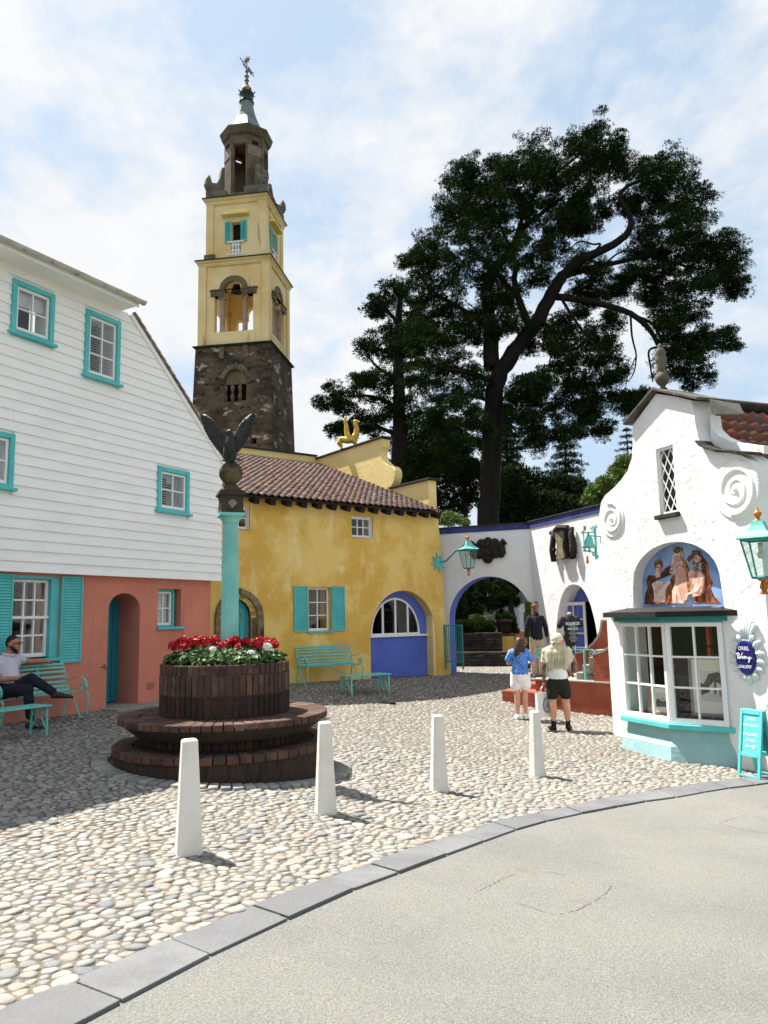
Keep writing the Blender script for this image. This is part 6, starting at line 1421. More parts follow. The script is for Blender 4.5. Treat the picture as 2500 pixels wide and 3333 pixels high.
for i, (x, y, (u, v)) in enumerate(BW):
    p = G(u, v-2); o = obj('bollard', bm, BOLL); o.location = (p.x, p.y, p.z); o.rotation_euler = (rnd(-.012, .012), rnd(-.012, .012), [.42, .3, .25, .5][i]); bevel(o, .008, 2)
    wv = o.scale = (1.17-.02*i, 1.17-.02*i, 1.0)
    tag(o, ['nearest and largest white tapered bollard, left of centre', 'white tapered bollard in front of the brick planter rim', 'white tapered bollard standing alone at the centre of the cobbles', 'farthest white tapered bollard beside the couple'][i], 'bollard', 'white bollards along the kerb')
# ------------------------------------------------------------------ turquoise iron benches and tables
def bench(label, M, length):
    t = thing('iron_bench', label, 'bench', M, 'turquoise iron benches')     # x along the seat, -y is the front
    seat_p = [(.0, .42), (-.12, .405), (-.3, .41), (-.42, .43)]
    back = [(.16, .86), (.13, .78), (.09, .66), (.045, .54), (.01, .45)]
    for k in range(7):
        i = k/6*(len(back)-1); a = int(min(i, len(back)-2)); q = i-a; y = back[a][0]+(back[a+1][0]-back[a][0])*q; z = back[a][1]+(back[a+1][1]-back[a][1])*q
        o = MB().box(0, length, -.006, .006, -.018, .018).build('back_slat', TURQL, t); o.location = (0, y, z); o.rotation_euler = (rad(-15), 0, 0)
    for k in range(7):
        y = -.02-.42*k/6; z = .415+.02*abs(k-3)/3+.0; o = MB().box(0, length, -.017, .017, -.004, .004).build('seat_slat', TURQL, t); o.location = (0, y, z)
    for i in range(4):
        x = length*i/3
        MB().bar([(x, y+.008, z) for y, z in back]+[(x, -.02, .412), (x, -.12, .402), (x, -.3, .405), (x, -.43, .425)], .026, .009, None, (1, 0, 0)).build('rib', TURQL, t)
    for x in (0.0, length):
        MB().bar([(x, -.43, .42), (x, -.47, .38), (x, -.46, .2), (x, -.44, .06), (x, -.38, .0), (x, -.3, .02), (x, -.22, .12), (x, -.06, .4)], .032, .01, None, (1, 0, 0)).build('leg', TURQL, t)
        MB().bar([(x, .02, .43), (x, .08, .2), (x, .12, .0)], .032, .01, None, (1, 0, 0)).build('leg', TURQL, t)
        arm = [(.065, .60), (.0, .61), (-.15, .64), (-.27, .655), (-.36, .63), (-.42, .57), (-.425, .5)]+[(a, b) for a, b in spiral(-.345, .51, .08, .02, pi, 3.3*pi, 20)]
        MB().bar([(x, y, z) for y, z in arm], .034, .009, None, (1, 0, 0)).build('arm', TURQL, t)
    MB().tube([(0, .1, .06), (length*.5, -.2, .38)], .007, 6).tube([(length, .1, .06), (length*.5, -.2, .38)], .007, 6).build('brace', TURQL, t)
    return t
def table(label, M, w_, d_, h_=.42):
    t = thing('iron_table', label, 'table', M, 'low turquoise iron tables')
    bevel(MB().box(0, w_, 0, d_, h_-.022, h_).build('top', TURQL, t), .008, 2)
    for x in (.06, w_-.06):
        for y in (.05, d_-.05):
            MB().bar([(x, y, h_-.024), (x, y+(.02 if y > d_/2 else -.02), 0)], .035, .012, None, (1, 0, 0)).build('leg', TURQL, t)
        for s in (-1, 1):
            yc = d_/2; MB().bar([(x, yc+s*(.05+.0)*1.0+b, z) for b, z in [(s*.13, .06), (s*.06, .16), (s*.0, .25)]]+[(x, y, z) for y, z in spiral(yc+s*.11, h_-.10, .065, .02, (pi if s > 0 else 0), (pi-s*2.4*pi if s > 0 else 2.4*pi), 18)], .026, .008, None, (1, 0, 0)).build('scroll', TURQL, t)
    MB().tube([(.06, d_/2, .12), (w_/2, d_/2, h_-.04)], .007, 6).tube([(w_-.06, d_/2, .12), (w_/2, d_/2, h_-.04)], .007, 6).build('brace', TURQL, t)
    return t
F = FWH
bx1_ = F.at(165, 1470, -.35)[0]
b1 = bench('turquoise slatted bench against the pink wall with a man sitting on it', F.M @ T(bx1_-1.52, -.2, -.02), 1.5)
pt1 = G(112, 1590); tp1 = FWH.M.inverted() @ pt1
table('low turquoise table before the sitting man', F.M @ T(tp1.x-1.0, tp1.y-.0, -.05), 1.0, .42)
F = FYE
xb0 = F.at(650, 1440, -.3)[0]; xb1 = F.at(762, 1430, -.3)[0]
bench('empty turquoise slatted bench against the ochre wall', F.M @ T(xb0, -.2, -.04) @ RZ(rad(-4)), xb1-xb0)
p = G(757, 1504); q = FYE.M.inverted() @ p; p2 = FYE.M.inverted() @ G(842, 1497)
table('low turquoise table in front of the empty bench', F.M @ T(q.x, q.y, p.z) @ RZ(rad(-2)), max(.8, p2.x-q.x), .5)
gr = G(838, 1517); tag(bevel(MB().box(-.16, .16, -.12, .12, -.02, .012).build('drain_grate', BLACK), .004), 'small dark drain grate set in the cobbles near the table', 'drain').location = gr
# ------------------------------------------------------------------ people
SKIN = mat('fair skin', srgb(206,156,130), .55, srgb(192,138,112), 9, spec=.35); SKIN2 = mat('tanned skin', srgb(176,122,96), .55, srgb(160,106,82), 9); TATT = mat('tattooed forearm skin', srgb(150,110,92), .6, srgb(70,62,64), 16, .44, .6)  # fair, tanned and tattooed skin tones, each lightly mottled
HAIRB = mat('dark brown hair', srgb(50,34,28), .5, srgb(76,50,38), 30, stretch=(1, 1, .2)); HAIRK = mat('black hair', srgb(28,24,22), .6)
def fig(name, tubes, m, par, vox=.014, balls=(), smooth=2):
    b = MB()
    for t in tubes: b.tube([p for p, r in t], [r for p, r in t], 12)
    for c, r, sc in balls: b.ball(c, r, 16, 12, sc=sc)
    # rounded joints
    for t in tubes:
        for p, r in t: b.ball(p, r*.98, 10, 8)
    o = b.build(name, m, par, smooth=True); q = o.modifiers.new('r', 'REMESH'); q.mode = 'VOXEL'; q.voxel_size = vox; q.use_smooth_shade = True
    if smooth: s = o.modifiers.new('s', 'SMOOTH'); s.iterations = smooth; s.factor = .5
    return o
def V(*a): return Vector(a)
def hand(wr, d, side, k=1.0, curl=.5, pal=None):      # five fingers from the wrist along d; palm turned by side
    d = Vector(d).normalized(); s = Vector(side).normalized(); n = d.cross(s).normalized(); wr = Vector(wr); T_ = []
    pc = wr+d*.05*k; T_.append([(wr, .026*k), (pc, .034*k), (wr+d*.09*k, .032*k)])
    for i, (o_, l) in enumerate(((-.03, .065), (-.01, .078), (.011, .073), (.03, .055))):
        a = wr+d*.085*k+s*o_*k; b_ = a+(d*(1-curl*.4)+n*curl*.6).normalized()*l*.5*k; c = b_+(d*(1-curl)+n*curl*1.1).normalized()*l*.5*k; T_.append([(a, .011*k), (b_, .010*k), (c, .008*k)])
    a = wr+d*.03*k-s*.028*k; b_ = a+(d*.7-s*.7).normalized()*.035*k; c = b_+(d*.9-s*.1+n*.3).normalized()*.03*k; T_.append([(a, .014*k), (b_, .012*k), (c, .010*k)])
    return T_
def head(c, f, h=.225):                                # skull, jaw, nose, ears; f is where the face looks
    f = Vector(f).normalized(); up = Vector((0, 0, 1)); s = f.cross(up).normalized(); c = Vector(c); k = h/.225; t = []
    t.append([(c+f*.01*k+up*.02*k, .088*k), (c-f*.015*k+up*.03*k, .090*k)]); t.append([(c+f*.035*k-up*.03*k, .066*k), (c+f*.05*k-up*.075*k, .045*k)])
    t.append([(c+f*.088*k+up*.005*k, .010*k), (c+f*.105*k-up*.022*k, .015*k)])
    for q in (-1, 1): t.append([(c+s*q*.082*k+up*.012*k-f*.01*k, .016*k), (c+s*q*.086*k-up*.018*k-f*.006*k, .012*k)])
    return t
def face_bits(par, c, f, k=1.0, glasses=None, mouth=True):
    f = Vector(f).normalized(); up = Vector((0, 0, 1)); s = f.cross(up).normalized(); c = Vector(c)
    for q in (-1, 1):
        MB().ball(c+f*.084*k+s*q*.032*k+up*.008*k, .012*k, 8, 6).build('eye', BLACK, par, smooth=True)
    if mouth: MB().tube([c+f*.086*k+s*-.024*k-up*.052*k, c+f*.095*k-up*.055*k, c+f*.086*k+s*.024*k-up*.052*k], .006*k, 6).build('mouth', mat('lips', srgb(150,84,76), .6) if 'lipm' not in globals() else lipm, par)
    if glasses:
        g = MB()
        for q in (-1, 1): g.tube([c+f*.1*k+s*(q*.034+.026*cos(a))*k+up*(.008+.02*sin(a))*k for a in [i*pi/6 for i in range(13)]], .004, 5); g.tube([c+f*.1*k+s*q*.06*k+up*.012*k, c+f*-.01*k+s*q*.088*k+up*.015*k], .0035, 5)
        g.tube([c+f*.104*k-s*.01*k+up*.012*k, c+f*.104*k+s*.01*k+up*.012*k], .004, 5); g.build('glasses', BLACK, par)
lipm = mat('lips', srgb(150,84,76), .6)
def shoe(name, heel, d, m, par, k=1.0, sole=None):
    d = Vector((d[0], d[1], 0)).normalized(); s = Vector((-d.y, d.x, 0)); h = Vector(heel); b = MB(); v = []; f = []
    secs = [(-.035, .034, .07), (.02, .04, .085), (.09, .044, .075), (.15, .05, .055), (.2, .044, .045), (.232, .025, .03)]
    for x, w_, z in secs:
        for a in range(8):
            t = 2*pi*a/8; v.append(h+d*x*k+s*cos(t)*w_*k+Vector((0, 0, (z/2+sin(t)*z/2)*k)))
    for i in range(len(secs)-1):
        for a in range(8): f.append((i*8+a, i*8+(a+1)%8, (i+1)*8+(a+1)%8, (i+1)*8+a))
    f += [tuple(range(7, -1, -1)), tuple((len(secs)-1)*8+a for a in range(8))]; o = b.add(v, f).build(name, m, par, smooth=True)
    if sole:
        pts = [h+d*x*k+s*w_*1.06*k for x, w_, z in secs]+[h+d*x*k-s*w_*1.06*k for x, w_, z in reversed(secs)]; n = len(pts)
        MB().add([p+Vector((0, 0, .0)) for p in pts]+[p+Vector((0, 0, .022*k)) for p in pts], [tuple(range(n-1, -1, -1)), tuple(range(n, 2*n))]+[(i, (i+1)%n, n+(i+1)%n, n+i) for i in range(n)]).build('sole', sole, o)
    return o
# woman in the blue blouse
pw = G(1128, 1552); wo = thing('person', 'woman with long brown hair in a blue spotted blouse and white shorts', 'person', T(*pw) @ RZ(rad(-8)))
BLOUSE = mat('blue blouse cloth', srgb(72,128,206), .8, srgb(58,108,188), 4)
def dots(m, col, scale, thr):
    t = m.node_tree; p = [n for n in t.nodes if n.type == 'BSDF_PRINCIPLED'][0]; src = p.inputs['Base Color'].links[0].from_socket
    g = nd(t, 'ShaderNodeNewGeometry'); v = nd(t, 'ShaderNodeTexVoronoi', inp={'Scale': scale}); t.links.new(g.outputs['Position'], v.inputs['Vector']); r = nd(t, 'ShaderNodeMapRange', inp={1: thr, 2: thr*.7}); t.links.new(v.outputs['Distance'], r.inputs[0])
    mx = nd(t, 'ShaderNodeMixRGB', inp={2: col}); t.links.new(r.outputs[0], mx.inputs[0]); t.links.new(src, mx.inputs[1]); t.links.new(mx.outputs[0], p.inputs['Base Color'])
dots(BLOUSE, srgb(226,232,240), 42, .26)
WCLOTH = mat('white cotton', srgb(236,235,234), .85, srgb(222,222,224), 4, bump=.25, bsc=14)
hc = V(.03, .01, 1.50); fd = V(.75, .66, 0)
fig('body', head(hc, fd, .215)+[[(V(0, 0, 1.33), .06), (V(.015, 0, 1.42), .052)], [(V(0, 0, 1.0), .12), (V(0, 0, 1.3), .11)],
 [(V(-.075, 0, .85), .09), (V(-.08, .01, .5), .062), (V(-.08, -.01, .3), .058), (V(-.08, 0, .1), .036), (V(-.08, .0, .05), .036)], [(V(.085, .02, .85), .09), (V(.08, .03, .5), .064), (V(.075, .01, .3), .06), (V(.07, .02, .1), .037), (V(.07, .02, .05), .036)],
 [(V(.19, 0, 1.33), .05), (V(.25, .03, 1.1), .045), (V(.20, .2, 1.1), .035), (V(.1, .27, 1.16), .028)], [(V(-.19, 0, 1.33), .05), (V(-.23, .05, 1.1), .045), (V(-.12, .22, 1.12), .035), (V(.0, .27, 1.15), .028)]]
 +hand(V(.1, .27, 1.16), V(-.8, .2, .2), V(0, 0, 1), .9)+hand(V(0, .27, 1.15), V(.8, .1, .1), V(0, 0, 1), .9), SKIN, wo, .013)
face_bits(wo, hc, fd, .95, glasses=True)
fig('hair', [[(hc+V(-.015, -.012, .035), .106), (hc+V(-.03, -.03, -.02), .104)], [(hc+V(-.04, -.05, -.03), .09), (hc+V(-.06, -.075, -.12), .085), (hc+V(-.08, -.09, -.22), .07), (hc+V(-.10, -.09, -.29), .035)], [(hc+V(.02, -.06, -.02), .075), (hc+V(.03, -.07, -.14), .06), (hc+V(.03, -.07, -.24), .03)]], HAIRB, wo, .014)
bl = fig('blouse', [[(V(0, 0, 1.36), .10), (V(0, .0, 1.25), .15), (V(0, 0, 1.1), .15), (V(0, 0, 1.0), .165), (V(0, 0, .92), .185)], [(V(-.06, 0, 1.1), .12), (V(.06, 0, 1.1), .12)], [(V(-.1, .0, 1.3), .1), (V(.1, .0, 1.3), .1)], [(V(-.14, 0, 1.34), .065), (V(-.2, 0, 1.26), .066), (V(-.235, .01, 1.18), .07)], [(V(.14, 0, 1.34), .065), (V(.2, .01, 1.26), .066), (V(.245, .02, 1.18), .07)]], BLOUSE, wo, .014)
fig('shorts', [[(V(0, 0, .95), .16), (V(0, 0, .85), .18)], [(V(-.085, 0, .88), .12), (V(-.095, 0, .74), .115), (V(-.1, 0, .65), .115)], [(V(.085, .01, .88), .12), (V(.095, .015, .74), .115), (V(.1, .015, .65), .115)]], WCLOTH, wo, .014)
WSHOE = mat('white trainers', srgb(232,232,230), .6)
shoe('shoe', V(-.08, -.04, 0), (-.15, 1), WSHOE, wo, 1.05, WSHOE); shoe('shoe', V(.06, -.02, 0), (.75, .65), WSHOE, wo, 1.05, WSHOE)
MB().bar([(-.13, -.155, 1.36), (-.04, -.19, 1.15), (.1, -.19, .98)], .012, .008).build('bag_strap', HAIRK, wo)
# man with the cap and sweater
pm_ = G(1211, 1577); mn = thing('person', 'man from behind in pale cap, cable sweater over shoulders and dark shorts', 'person', T(*pm_) @ RZ(rad(-4)))
hc = V(.035, .02, 1.61); fd = V(.8, .6, 0)
fig('body', head(hc, fd, .23)+[[(V(0, 0, 1.44), .07), (V(.02, 0, 1.54), .062)], [(V(0, 0, 1.0), .13), (V(0, 0, 1.38), .13)],
 [(V(-.1, 0, .88), .1), (V(-.115, .01, .52), .072), (V(-.115, -.02, .36), .070), (V(-.12, 0, .14), .042), (V(-.12, 0, .06), .04)], [(V(.1, 0, .88), .1), (V(.125, .01, .52), .073), (V(.13, -.02, .36), .071), (V(.14, 0, .14), .043), (V(.14, 0, .06), .04)]], SKIN, mn, .014)
face_bits(mn, hc, fd, 1.0, glasses=True)
arms = fig('arms', [[(V(-.21, 0, 1.40), .06), (V(-.255, -.01, 1.17), .05), (V(-.262, .0, 1.1), .047), (V(-.26, .03, .93), .034), (V(-.26, .04, .88), .03)], [(V(.21, 0, 1.40), .06), (V(.31, -.05, 1.22), .052), (V(.345, -.05, 1.16), .046), (V(.25, -.02, 1.02), .036), (V(.2, .02, .99), .031)], [(V(-.2, 0, 1.42), .05), (V(.2, 0, 1.42), .05)]]+hand(V(-.26, .04, .88), V(.02, .05, -1), V(0, 1, 0), 1.0, .8)+hand(V(.2, .02, .99), V(-.6, .2, -.6), V(.3, .5, .5), .95, .3), TATT, mn, .012)
fig('tshirt', [[(V(0, 0, 1.42), .12), (V(0, 0, 1.25), .155), (V(0, 0, 1.05), .15), (V(0, 0, .95), .158)], [(V(-.07, 0, 1.2), .13), (V(.07, 0, 1.2), .13)], [(V(-.06, 0, 1.0), .13), (V(.06, 0, 1.0), .13)], [(V(-.17, 0, 1.41), .08), (V(-.235, 0, 1.27), .075)], [(V(.17, 0, 1.41), .08), (V(.255, -.02, 1.28), .075)]], WCLOTH, mn, .014)
KNIT = mat('oatmeal cable knit', srgb(196,190,164), .95, srgb(182,174,148), 6, bump=.6, bsc=60, stretch=(3, 3, 1), disp=.02)
sw_ = fig('sweater', [[(V(-.21, -.01, 1.43), .078), (V(-.08, -.02, 1.48), .085), (V(.08, -.02, 1.48), .085), (V(.21, -.01, 1.43), .078)], [(V(-.14, -.05, 1.4), .10), (V(-.13, -.075, 1.25), .105), (V(-.11, -.08, 1.18), .09)], [(V(.14, -.05, 1.4), .10), (V(.13, -.075, 1.25), .105), (V(.11, -.08, 1.18), .09)], [(V(0, -.05, 1.4), .12), (V(0, -.085, 1.25), .11), (V(0, -.09, 1.18), .095)], [(V(-.2, 0, 1.42), .08), (V(-.235, -.01, 1.3), .07)], [(V(.2, 0, 1.42), .08), (V(.25, -.03, 1.31), .07)], [(V(-.03, -.02, 1.52), .075), (V(.03, 0, 1.52), .075)], [(V(-.1, .1, 1.4), .06), (V(0, .14, 1.32), .06), (V(.1, .1, 1.4), .06)]], KNIT, mn, .014)
cab = MB()
for x in (-.1, -.055, 0, .055, .1):
    for k in range(9):
        z = 1.44-k*.032; y = -.178-.012*(1-abs(x)/.12)+.0 if z < 1.36 else -.165+(z-1.36)*.35
        for s in (-1, 1): cab.tube([(x+s*.016, y-.012, z), (x, y-.018, z-.02)], .007, 5)
cab.build('cable_stitches', KNIT, sw_)
SHORT = mat('dark olive shorts', srgb(38,40,32), .9, srgb(30,32,26), 6, bump=.2, bsc=14)
fig('shorts', [[(V(0, 0, .93), .155), (V(0, 0, .84), .165)], [(V(-.075, 0, .93), .1), (V(.075, 0, .93), .1)], [(V(-.095, 0, .86), .115), (V(-.11, 0, .72), .112), (V(-.115, 0, .64), .108)], [(V(.095, 0, .86), .115), (V(.118, 0, .72), .112), (V(.125, 0, .64), .108)]], SHORT, mn, .014)
SOCK = mat('black socks', srgb(26,26, 28), .9); BSH = mat('black shoes', srgb(24,23,23), .6)
for x in (-.12, .14): MB().tube([(x, 0, .03), (x, 0, .12), (x, 0, .22)], [.05, .046, .05], 12).build('sock', SOCK, mn, smooth=True)
shoe('shoe', V(-.12, -.035, 0), (-.2, 1), BSH, mn, 1.15); shoe('shoe', V(.14, -.035, 0), (.25, 1), BSH, mn, 1.15)
CAPM = mat('beige flat cap', srgb(204,194,172), .9, srgb(192,182,158), 8)
fig('flat_cap', [[(hc+V(.0, -.0, .075), .098), (hc+V(-.04, -.03, .05), .1)]], CAPM, mn, .014)
pk_ = Vector((-.8, -.6, 0)); MB().lathe([(.001, .012), (.07, .01), (.085, 0), (.07, -.006), (.001, 0)], 18, T(*(hc+pk_*.085+V(0, 0, .02))) @ RZ(math.atan2(pk_.y, pk_.x)) @ RY(.35)).build('cap_peak', CAPM, mn, smooth=True)
MB().tube([(-.292, .04, .9), (-.26, .005, .895), (-.228, .04, .9), (-.26, .075, .905), (-.292, .04, .9)], .01, 6).build('watch', BLACK, mn)
# paper bag in his hand
PAPER = mat('white paper', srgb(232,230,226), .8, srgb(222,220,216), 5, bump=.15, bsc=8); INKB = mat('dark blue print', srgb(54,58,84), .8)
bgm = T(*pm_) @ RZ(rad(-4)) @ T(-.275, .055, .235) @ RZ(rad(20))
bg_ = thing('paper_bag', 'white paper carrier bag with round dark emblem held by the man', 'bag', bgm)
v = [(-.15,-.05,0),(.15,-.05,0),(.15,.05,0),(-.15,.05,0),(-.155,-.04,.44),(.155,-.04,.44),(.155,.04,.44),(-.155,.04,.44)]
MB().add(v, [(0,3,2,1),(0,1,5,4),(1,2,6,5),(2,3,7,6),(3,0,4,7)]).build('bag_body', PAPER, bg_)
for y in (-.035, .035): MB().tube([(-.06, y, .43), (-.05, y*.6, .52), (0, y*.2, .575), (.05, y*.6, .52), (.06, y, .43)], .006, 6).build('handle', PAPER, bg_)
em = MB()
for r, rz_ in ((.085, .145), (.06, .105)): em.tube([(.04+r*cos(a), -.0535, .22+rz_*sin(a)) for a in [2*pi*i/36 for i in range(37)]], .0035, 4)
for k in range(22): a = 2*pi*k/22; em.box(.04+.073*cos(a)-.005, .04+.073*cos(a)+.005, -.0545, -.051, .22+.126*sin(a)-.009, .22+.126*sin(a)+.009)
for (x, z0, x1, z1) in ((.04,.30,.01,.22),(.04,.30,.07,.22),(.01,.22,.04,.17),(.07,.22,.04,.17),(.02,.25,.06,.2),(.06,.25,.02,.2),(.0,.2,.04,.14),(.08,.2,.04,.14)): em.tube([(x, -.0535, z0), (x1, -.0535, z1)], .004, 4)
tag(em.build('emblem', INKB, bg_), kind='stuff')
# man on the bench
F = FWH; xp = F.at(24, 1470, -.42)[0]
st = thing('person', 'bearded man in glasses and grey polo sitting crossed-legged on the bench', 'person', F.M @ T(xp, 0, 0))
POLO = mat('lilac grey polo', srgb(196,192,204), .85, srgb(182,178,192), 5, bump=.3, bsc=10); JEAN = mat('dark navy jeans', srgb(26,30,44), .85, srgb(20,22,32), 8, bump=.3, bsc=20); BSHO = mat('dark brown trainers', srgb(52,44,40), .7)
hc = V(.10, -.30, 1.20); fd = V(.42, -.9, .12)
fig('body', head(hc, fd, .235)+[[(V(.05, -.24, 1.02), .07), (V(.08, -.27, 1.12), .06)], [(V(0, -.36, .6), .14), (V(.02, -.24, .92), .13)],
 [(V(.24, -.2, .97), .06), (V(.44, -.16, .93), .048), (V(.52, -.16, .92), .045), (V(.72, -.13, .91), .032), (V(.76, -.13, .91), .03)], [(V(-.17, -.24, .95), .06), (V(-.22, -.38, .74), .05), (V(-.18, -.45, .7), .046), (V(.02, -.56, .70), .033)]]
 +hand(V(.76, -.13, .91), V(1, -.1, -.1), V(0, -1, 0), 1.0, .5)+hand(V(.02, -.56, .7), V(.9, -.2, -.1), V(0, -.5, -1), 1.0, .4), SKIN2, st, .013)
face_bits(st, hc, fd, 1.04, glasses=True); f_ = Vector(fd).normalized(); s_ = f_.cross(Vector((0, 0, 1))).normalized()
fig('hair', [[(hc+V(0, 0, .06)-f_*.02, .093), (hc+V(0, 0, .03)-f_*.045, .085)]], HAIRK, st, .013)
fig('beard', [[(hc+f_*.045-V(0, 0, .085), .048), (hc+f_*.03-V(0, 0, .07)+s_*.04, .036), (hc+s_*.07-V(0, 0, .03), .022)], [(hc+f_*.045-V(0, 0, .085), .048), (hc+f_*.03-V(0, 0, .07)-s_*.04, .036), (hc-s_*.07-V(0, 0, .03), .022)], [(hc+f_*.085-V(0, 0, .038)+s_*.02, .012), (hc+f_*.085-V(0, 0, .038)-s_*.02, .012)]], HAIRK, st, .01)
fig('polo_shirt', [[(V(0, -.38, .52), .155), (V(.01, -.34, .68), .165), (V(.02, -.27, .85), .165), (V(.035, -.24, .97), .12)], [(V(-.11, -.26, .9), .11), (V(.15, -.24, .91), .11)], [(V(.12, -.23, .98), .085), (V(.25, -.2, .97), .08), (V(.34, -.18, .95), .073)], [(V(-.08, -.25, .97), .085), (V(-.18, -.26, .93), .08), (V(-.215, -.33, .81), .074)]], POLO, st, .014)
MB().tube([(.05+.085*cos(a), -.26+.08*sin(a), 1.055+.015*sin(a)) for a in [2*pi*i/20 for i in range(21)]], .02, 8).build('collar', POLO, st, smooth=True)
fig('jeans', [[(V(-.08, -.38, .53), .14), (V(.08, -.38, .53), .14)], [(V(-.07, -.42, .53), .115), (V(-.03, -.86, .54), .085), (V(-.02, -.88, .4), .075), (V(.03, -.86, .14), .062)], [(V(.1, -.42, .56), .115), (V(.06, -.80, .70), .088), (V(.10, -.92, .64), .075), (V(.2, -1.12, .50), .062)]], JEAN, st, .014)
shoe('shoe', V(.04, -.82, -.02), (.3, -1), BSHO, st, 1.1)
o = shoe('shoe', V(0, 0, 0), (1, 0), BSHO, st, 1.15); o.matrix_basis = T(.205, -1.15, .41) @ RZ(rad(-52)) @ RY(rad(2))
# generic life-size shop figure and the shirt form by the door
ps = at(1163, 1462, 18.0); fgm = thing('shop_figure', 'life-size standing display figure in navy jacket and beige trousers by the shop', 'mannequin', T(ps.x, 18.0, ps.z) @ RZ(rad(8)) @ Matrix.Scale(.95, 4))
NAVJ = mat('navy jacket cloth', srgb(26,28,40), .9, srgb(20,22,32), 5); BEIG = mat('beige trouser cloth', srgb(172,160,136), .9, srgb(156,144,120), 5); MSK = mat('display figure skin', srgb(120,88,72), .6)
hc = V(0, 0, 1.69); fd = V(-.05, -1, 0)
fig('body', head(hc, fd, .235)+[[(V(0, 0, 1.46), .07), (V(0, 0, 1.6), .06)], [(V(0, 0, 1.0), .12), (V(0, 0, 1.4), .12)], [(V(-.27, 0, 1.0), .03), (V(-.27, -.02, .9), .03)], [(V(.27, 0, 1.0), .03), (V(.27, -.02, .9), .03)]]+hand(V(-.27, -.02, .9), V(0, -.05, -1), V(0, -1, 0))+hand(V(.27, -.02, .9), V(0, -.05, -1), V(0, -1, 0)), MSK, fgm, .014)
fig('hair', [[(hc+V(0, .015, .065), .09), (hc+V(0, .04, .03), .085)]], HAIRK, fgm, .014)
fig('jacket', [[(V(0, 0, 1.46), .1), (V(0, 0, 1.3), .16), (V(0, 0, 1.1), .15), (V(0, 0, .95), .165)], [(V(-.1, 0, 1.36), .1), (V(.1, 0, 1.36), .1)], [(V(-.16, 0, 1.42), .065), (V(-.24, 0, 1.2), .06), (V(-.265, 0, .98), .05)], [(V(.16, 0, 1.42), .065), (V(.24, 0, 1.2), .06), (V(.265, 0, .98), .05)], [(V(0, 0, 1.45), .075), (V(0, 0, 1.56), .066)]], NAVJ, fgm, .014)
fig('trousers', [[(V(0, 0, 1.0), .145), (V(0, 0, .9), .15)], [(V(-.09, 0, .9), .1), (V(-.1, 0, .5), .075), (V(-.11, 0, .08), .068)], [(V(.09, 0, .9), .1), (V(.1, 0, .5), .075), (V(.11, 0, .08), .068)]], BEIG, fgm, .014)
for x in (-.11, .11): shoe('shoe', V(x, .03, 0), (x*1.5, -1), BSH, fgm, 1.1)
pd_ = at(1236, 1440, 17.2); tsf = thing('shirt_stand', 'black printed t-shirt on a shop dress form by the doorway', 'mannequin', T(pd_.x, 17.2, .06) @ RZ(rad(14)) @ Matrix.Scale(.98, 4))
TSH = mat('black t-shirt cotton', srgb(44,42,44), .9, srgb(34,32,34), 5)
ts_ = fig('tshirt', [[(V(0, 0, 1.36), .11), (V(0, 0, 1.2), .15), (V(0, 0, 1.0), .14), (V(0, 0, .86), .145)], [(V(-.1, 0, 1.28), .1), (V(.1, 0, 1.28), .1)], [(V(-.06, 0, .95), .12), (V(.06, 0, .95), .12)], [(V(-.17, 0, 1.34), .075), (V(-.26, 0, 1.2), .07)], [(V(.17, 0, 1.34), .075), (V(.26, 0, 1.2), .07)]], TSH, tsf, .014)
MB().lathe([(.05, 1.4), (.055, 1.46), (.03, 1.5), (.001, 1.5)], 12).build('neck_cap', BEIG, tsf, smooth=True); MB().tube([(0, 0, 0), (0, 0, .85)], .025, 8).build('pole', BLACK, tsf); MB().lathe([(.001, 0), (.2, 0), (.19, .02), (.001, .03)], 20).build('base', BLACK, tsf)
for tx, z, s_ in (('SQUEEZE', 1.24, .085), ('SPIN TITLE', 1.12, .055), ('BADFINGER', 1.01, .045), ('Tom Robinson', .93, .045)):
    if tx == 'BADFINGER' or tx == 'Tom Robinson': continue
    text(tx if tx == 'SQUEEZE' else 'SPIN TITLE', s_, LET, ts_, (-.02, -.168, z))
ln_ = MB()
for i, z in enumerate(np.linspace(1.2, .84, 13)):
    w_ = (.06, .09, .11, .07)[i % 4]; ln_.box(-.02-w_, -.02+w_, -.1655, -.160, z-.002, z+.002)
tag(ln_.build('print_lines', LET, ts_), kind='stuff')
# ------------------------------------------------------------------ trees
BARK = mat('dark pine bark', srgb(38,32,28), .95, srgb(26,22,21), 5, bump=1.0, bsc=8, stretch=(1, 1, .35), disp=.06)
PINEL = mat('dark pine needles', srgb(40,56,28), .95, srgb(28,42,22), 2, pieces=[srgb(38,56,28), srgb(54,74,35), srgb(31,47,24), srgb(66,84,40)], spec=.02)
FARL = mat('grey green far needles', srgb(52,66,44), .8, srgb(40,54,34), 2, pieces=[srgb(50,64,42), srgb(60,76,48), srgb(40,54,36)], spec=.15)
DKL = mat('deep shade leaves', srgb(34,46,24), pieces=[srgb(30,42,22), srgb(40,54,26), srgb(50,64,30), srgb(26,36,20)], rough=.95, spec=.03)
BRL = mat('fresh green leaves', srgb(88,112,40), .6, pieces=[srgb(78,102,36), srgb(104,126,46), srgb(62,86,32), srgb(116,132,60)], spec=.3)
rt = random.Random(11)
rng_ = np.random.default_rng(21)
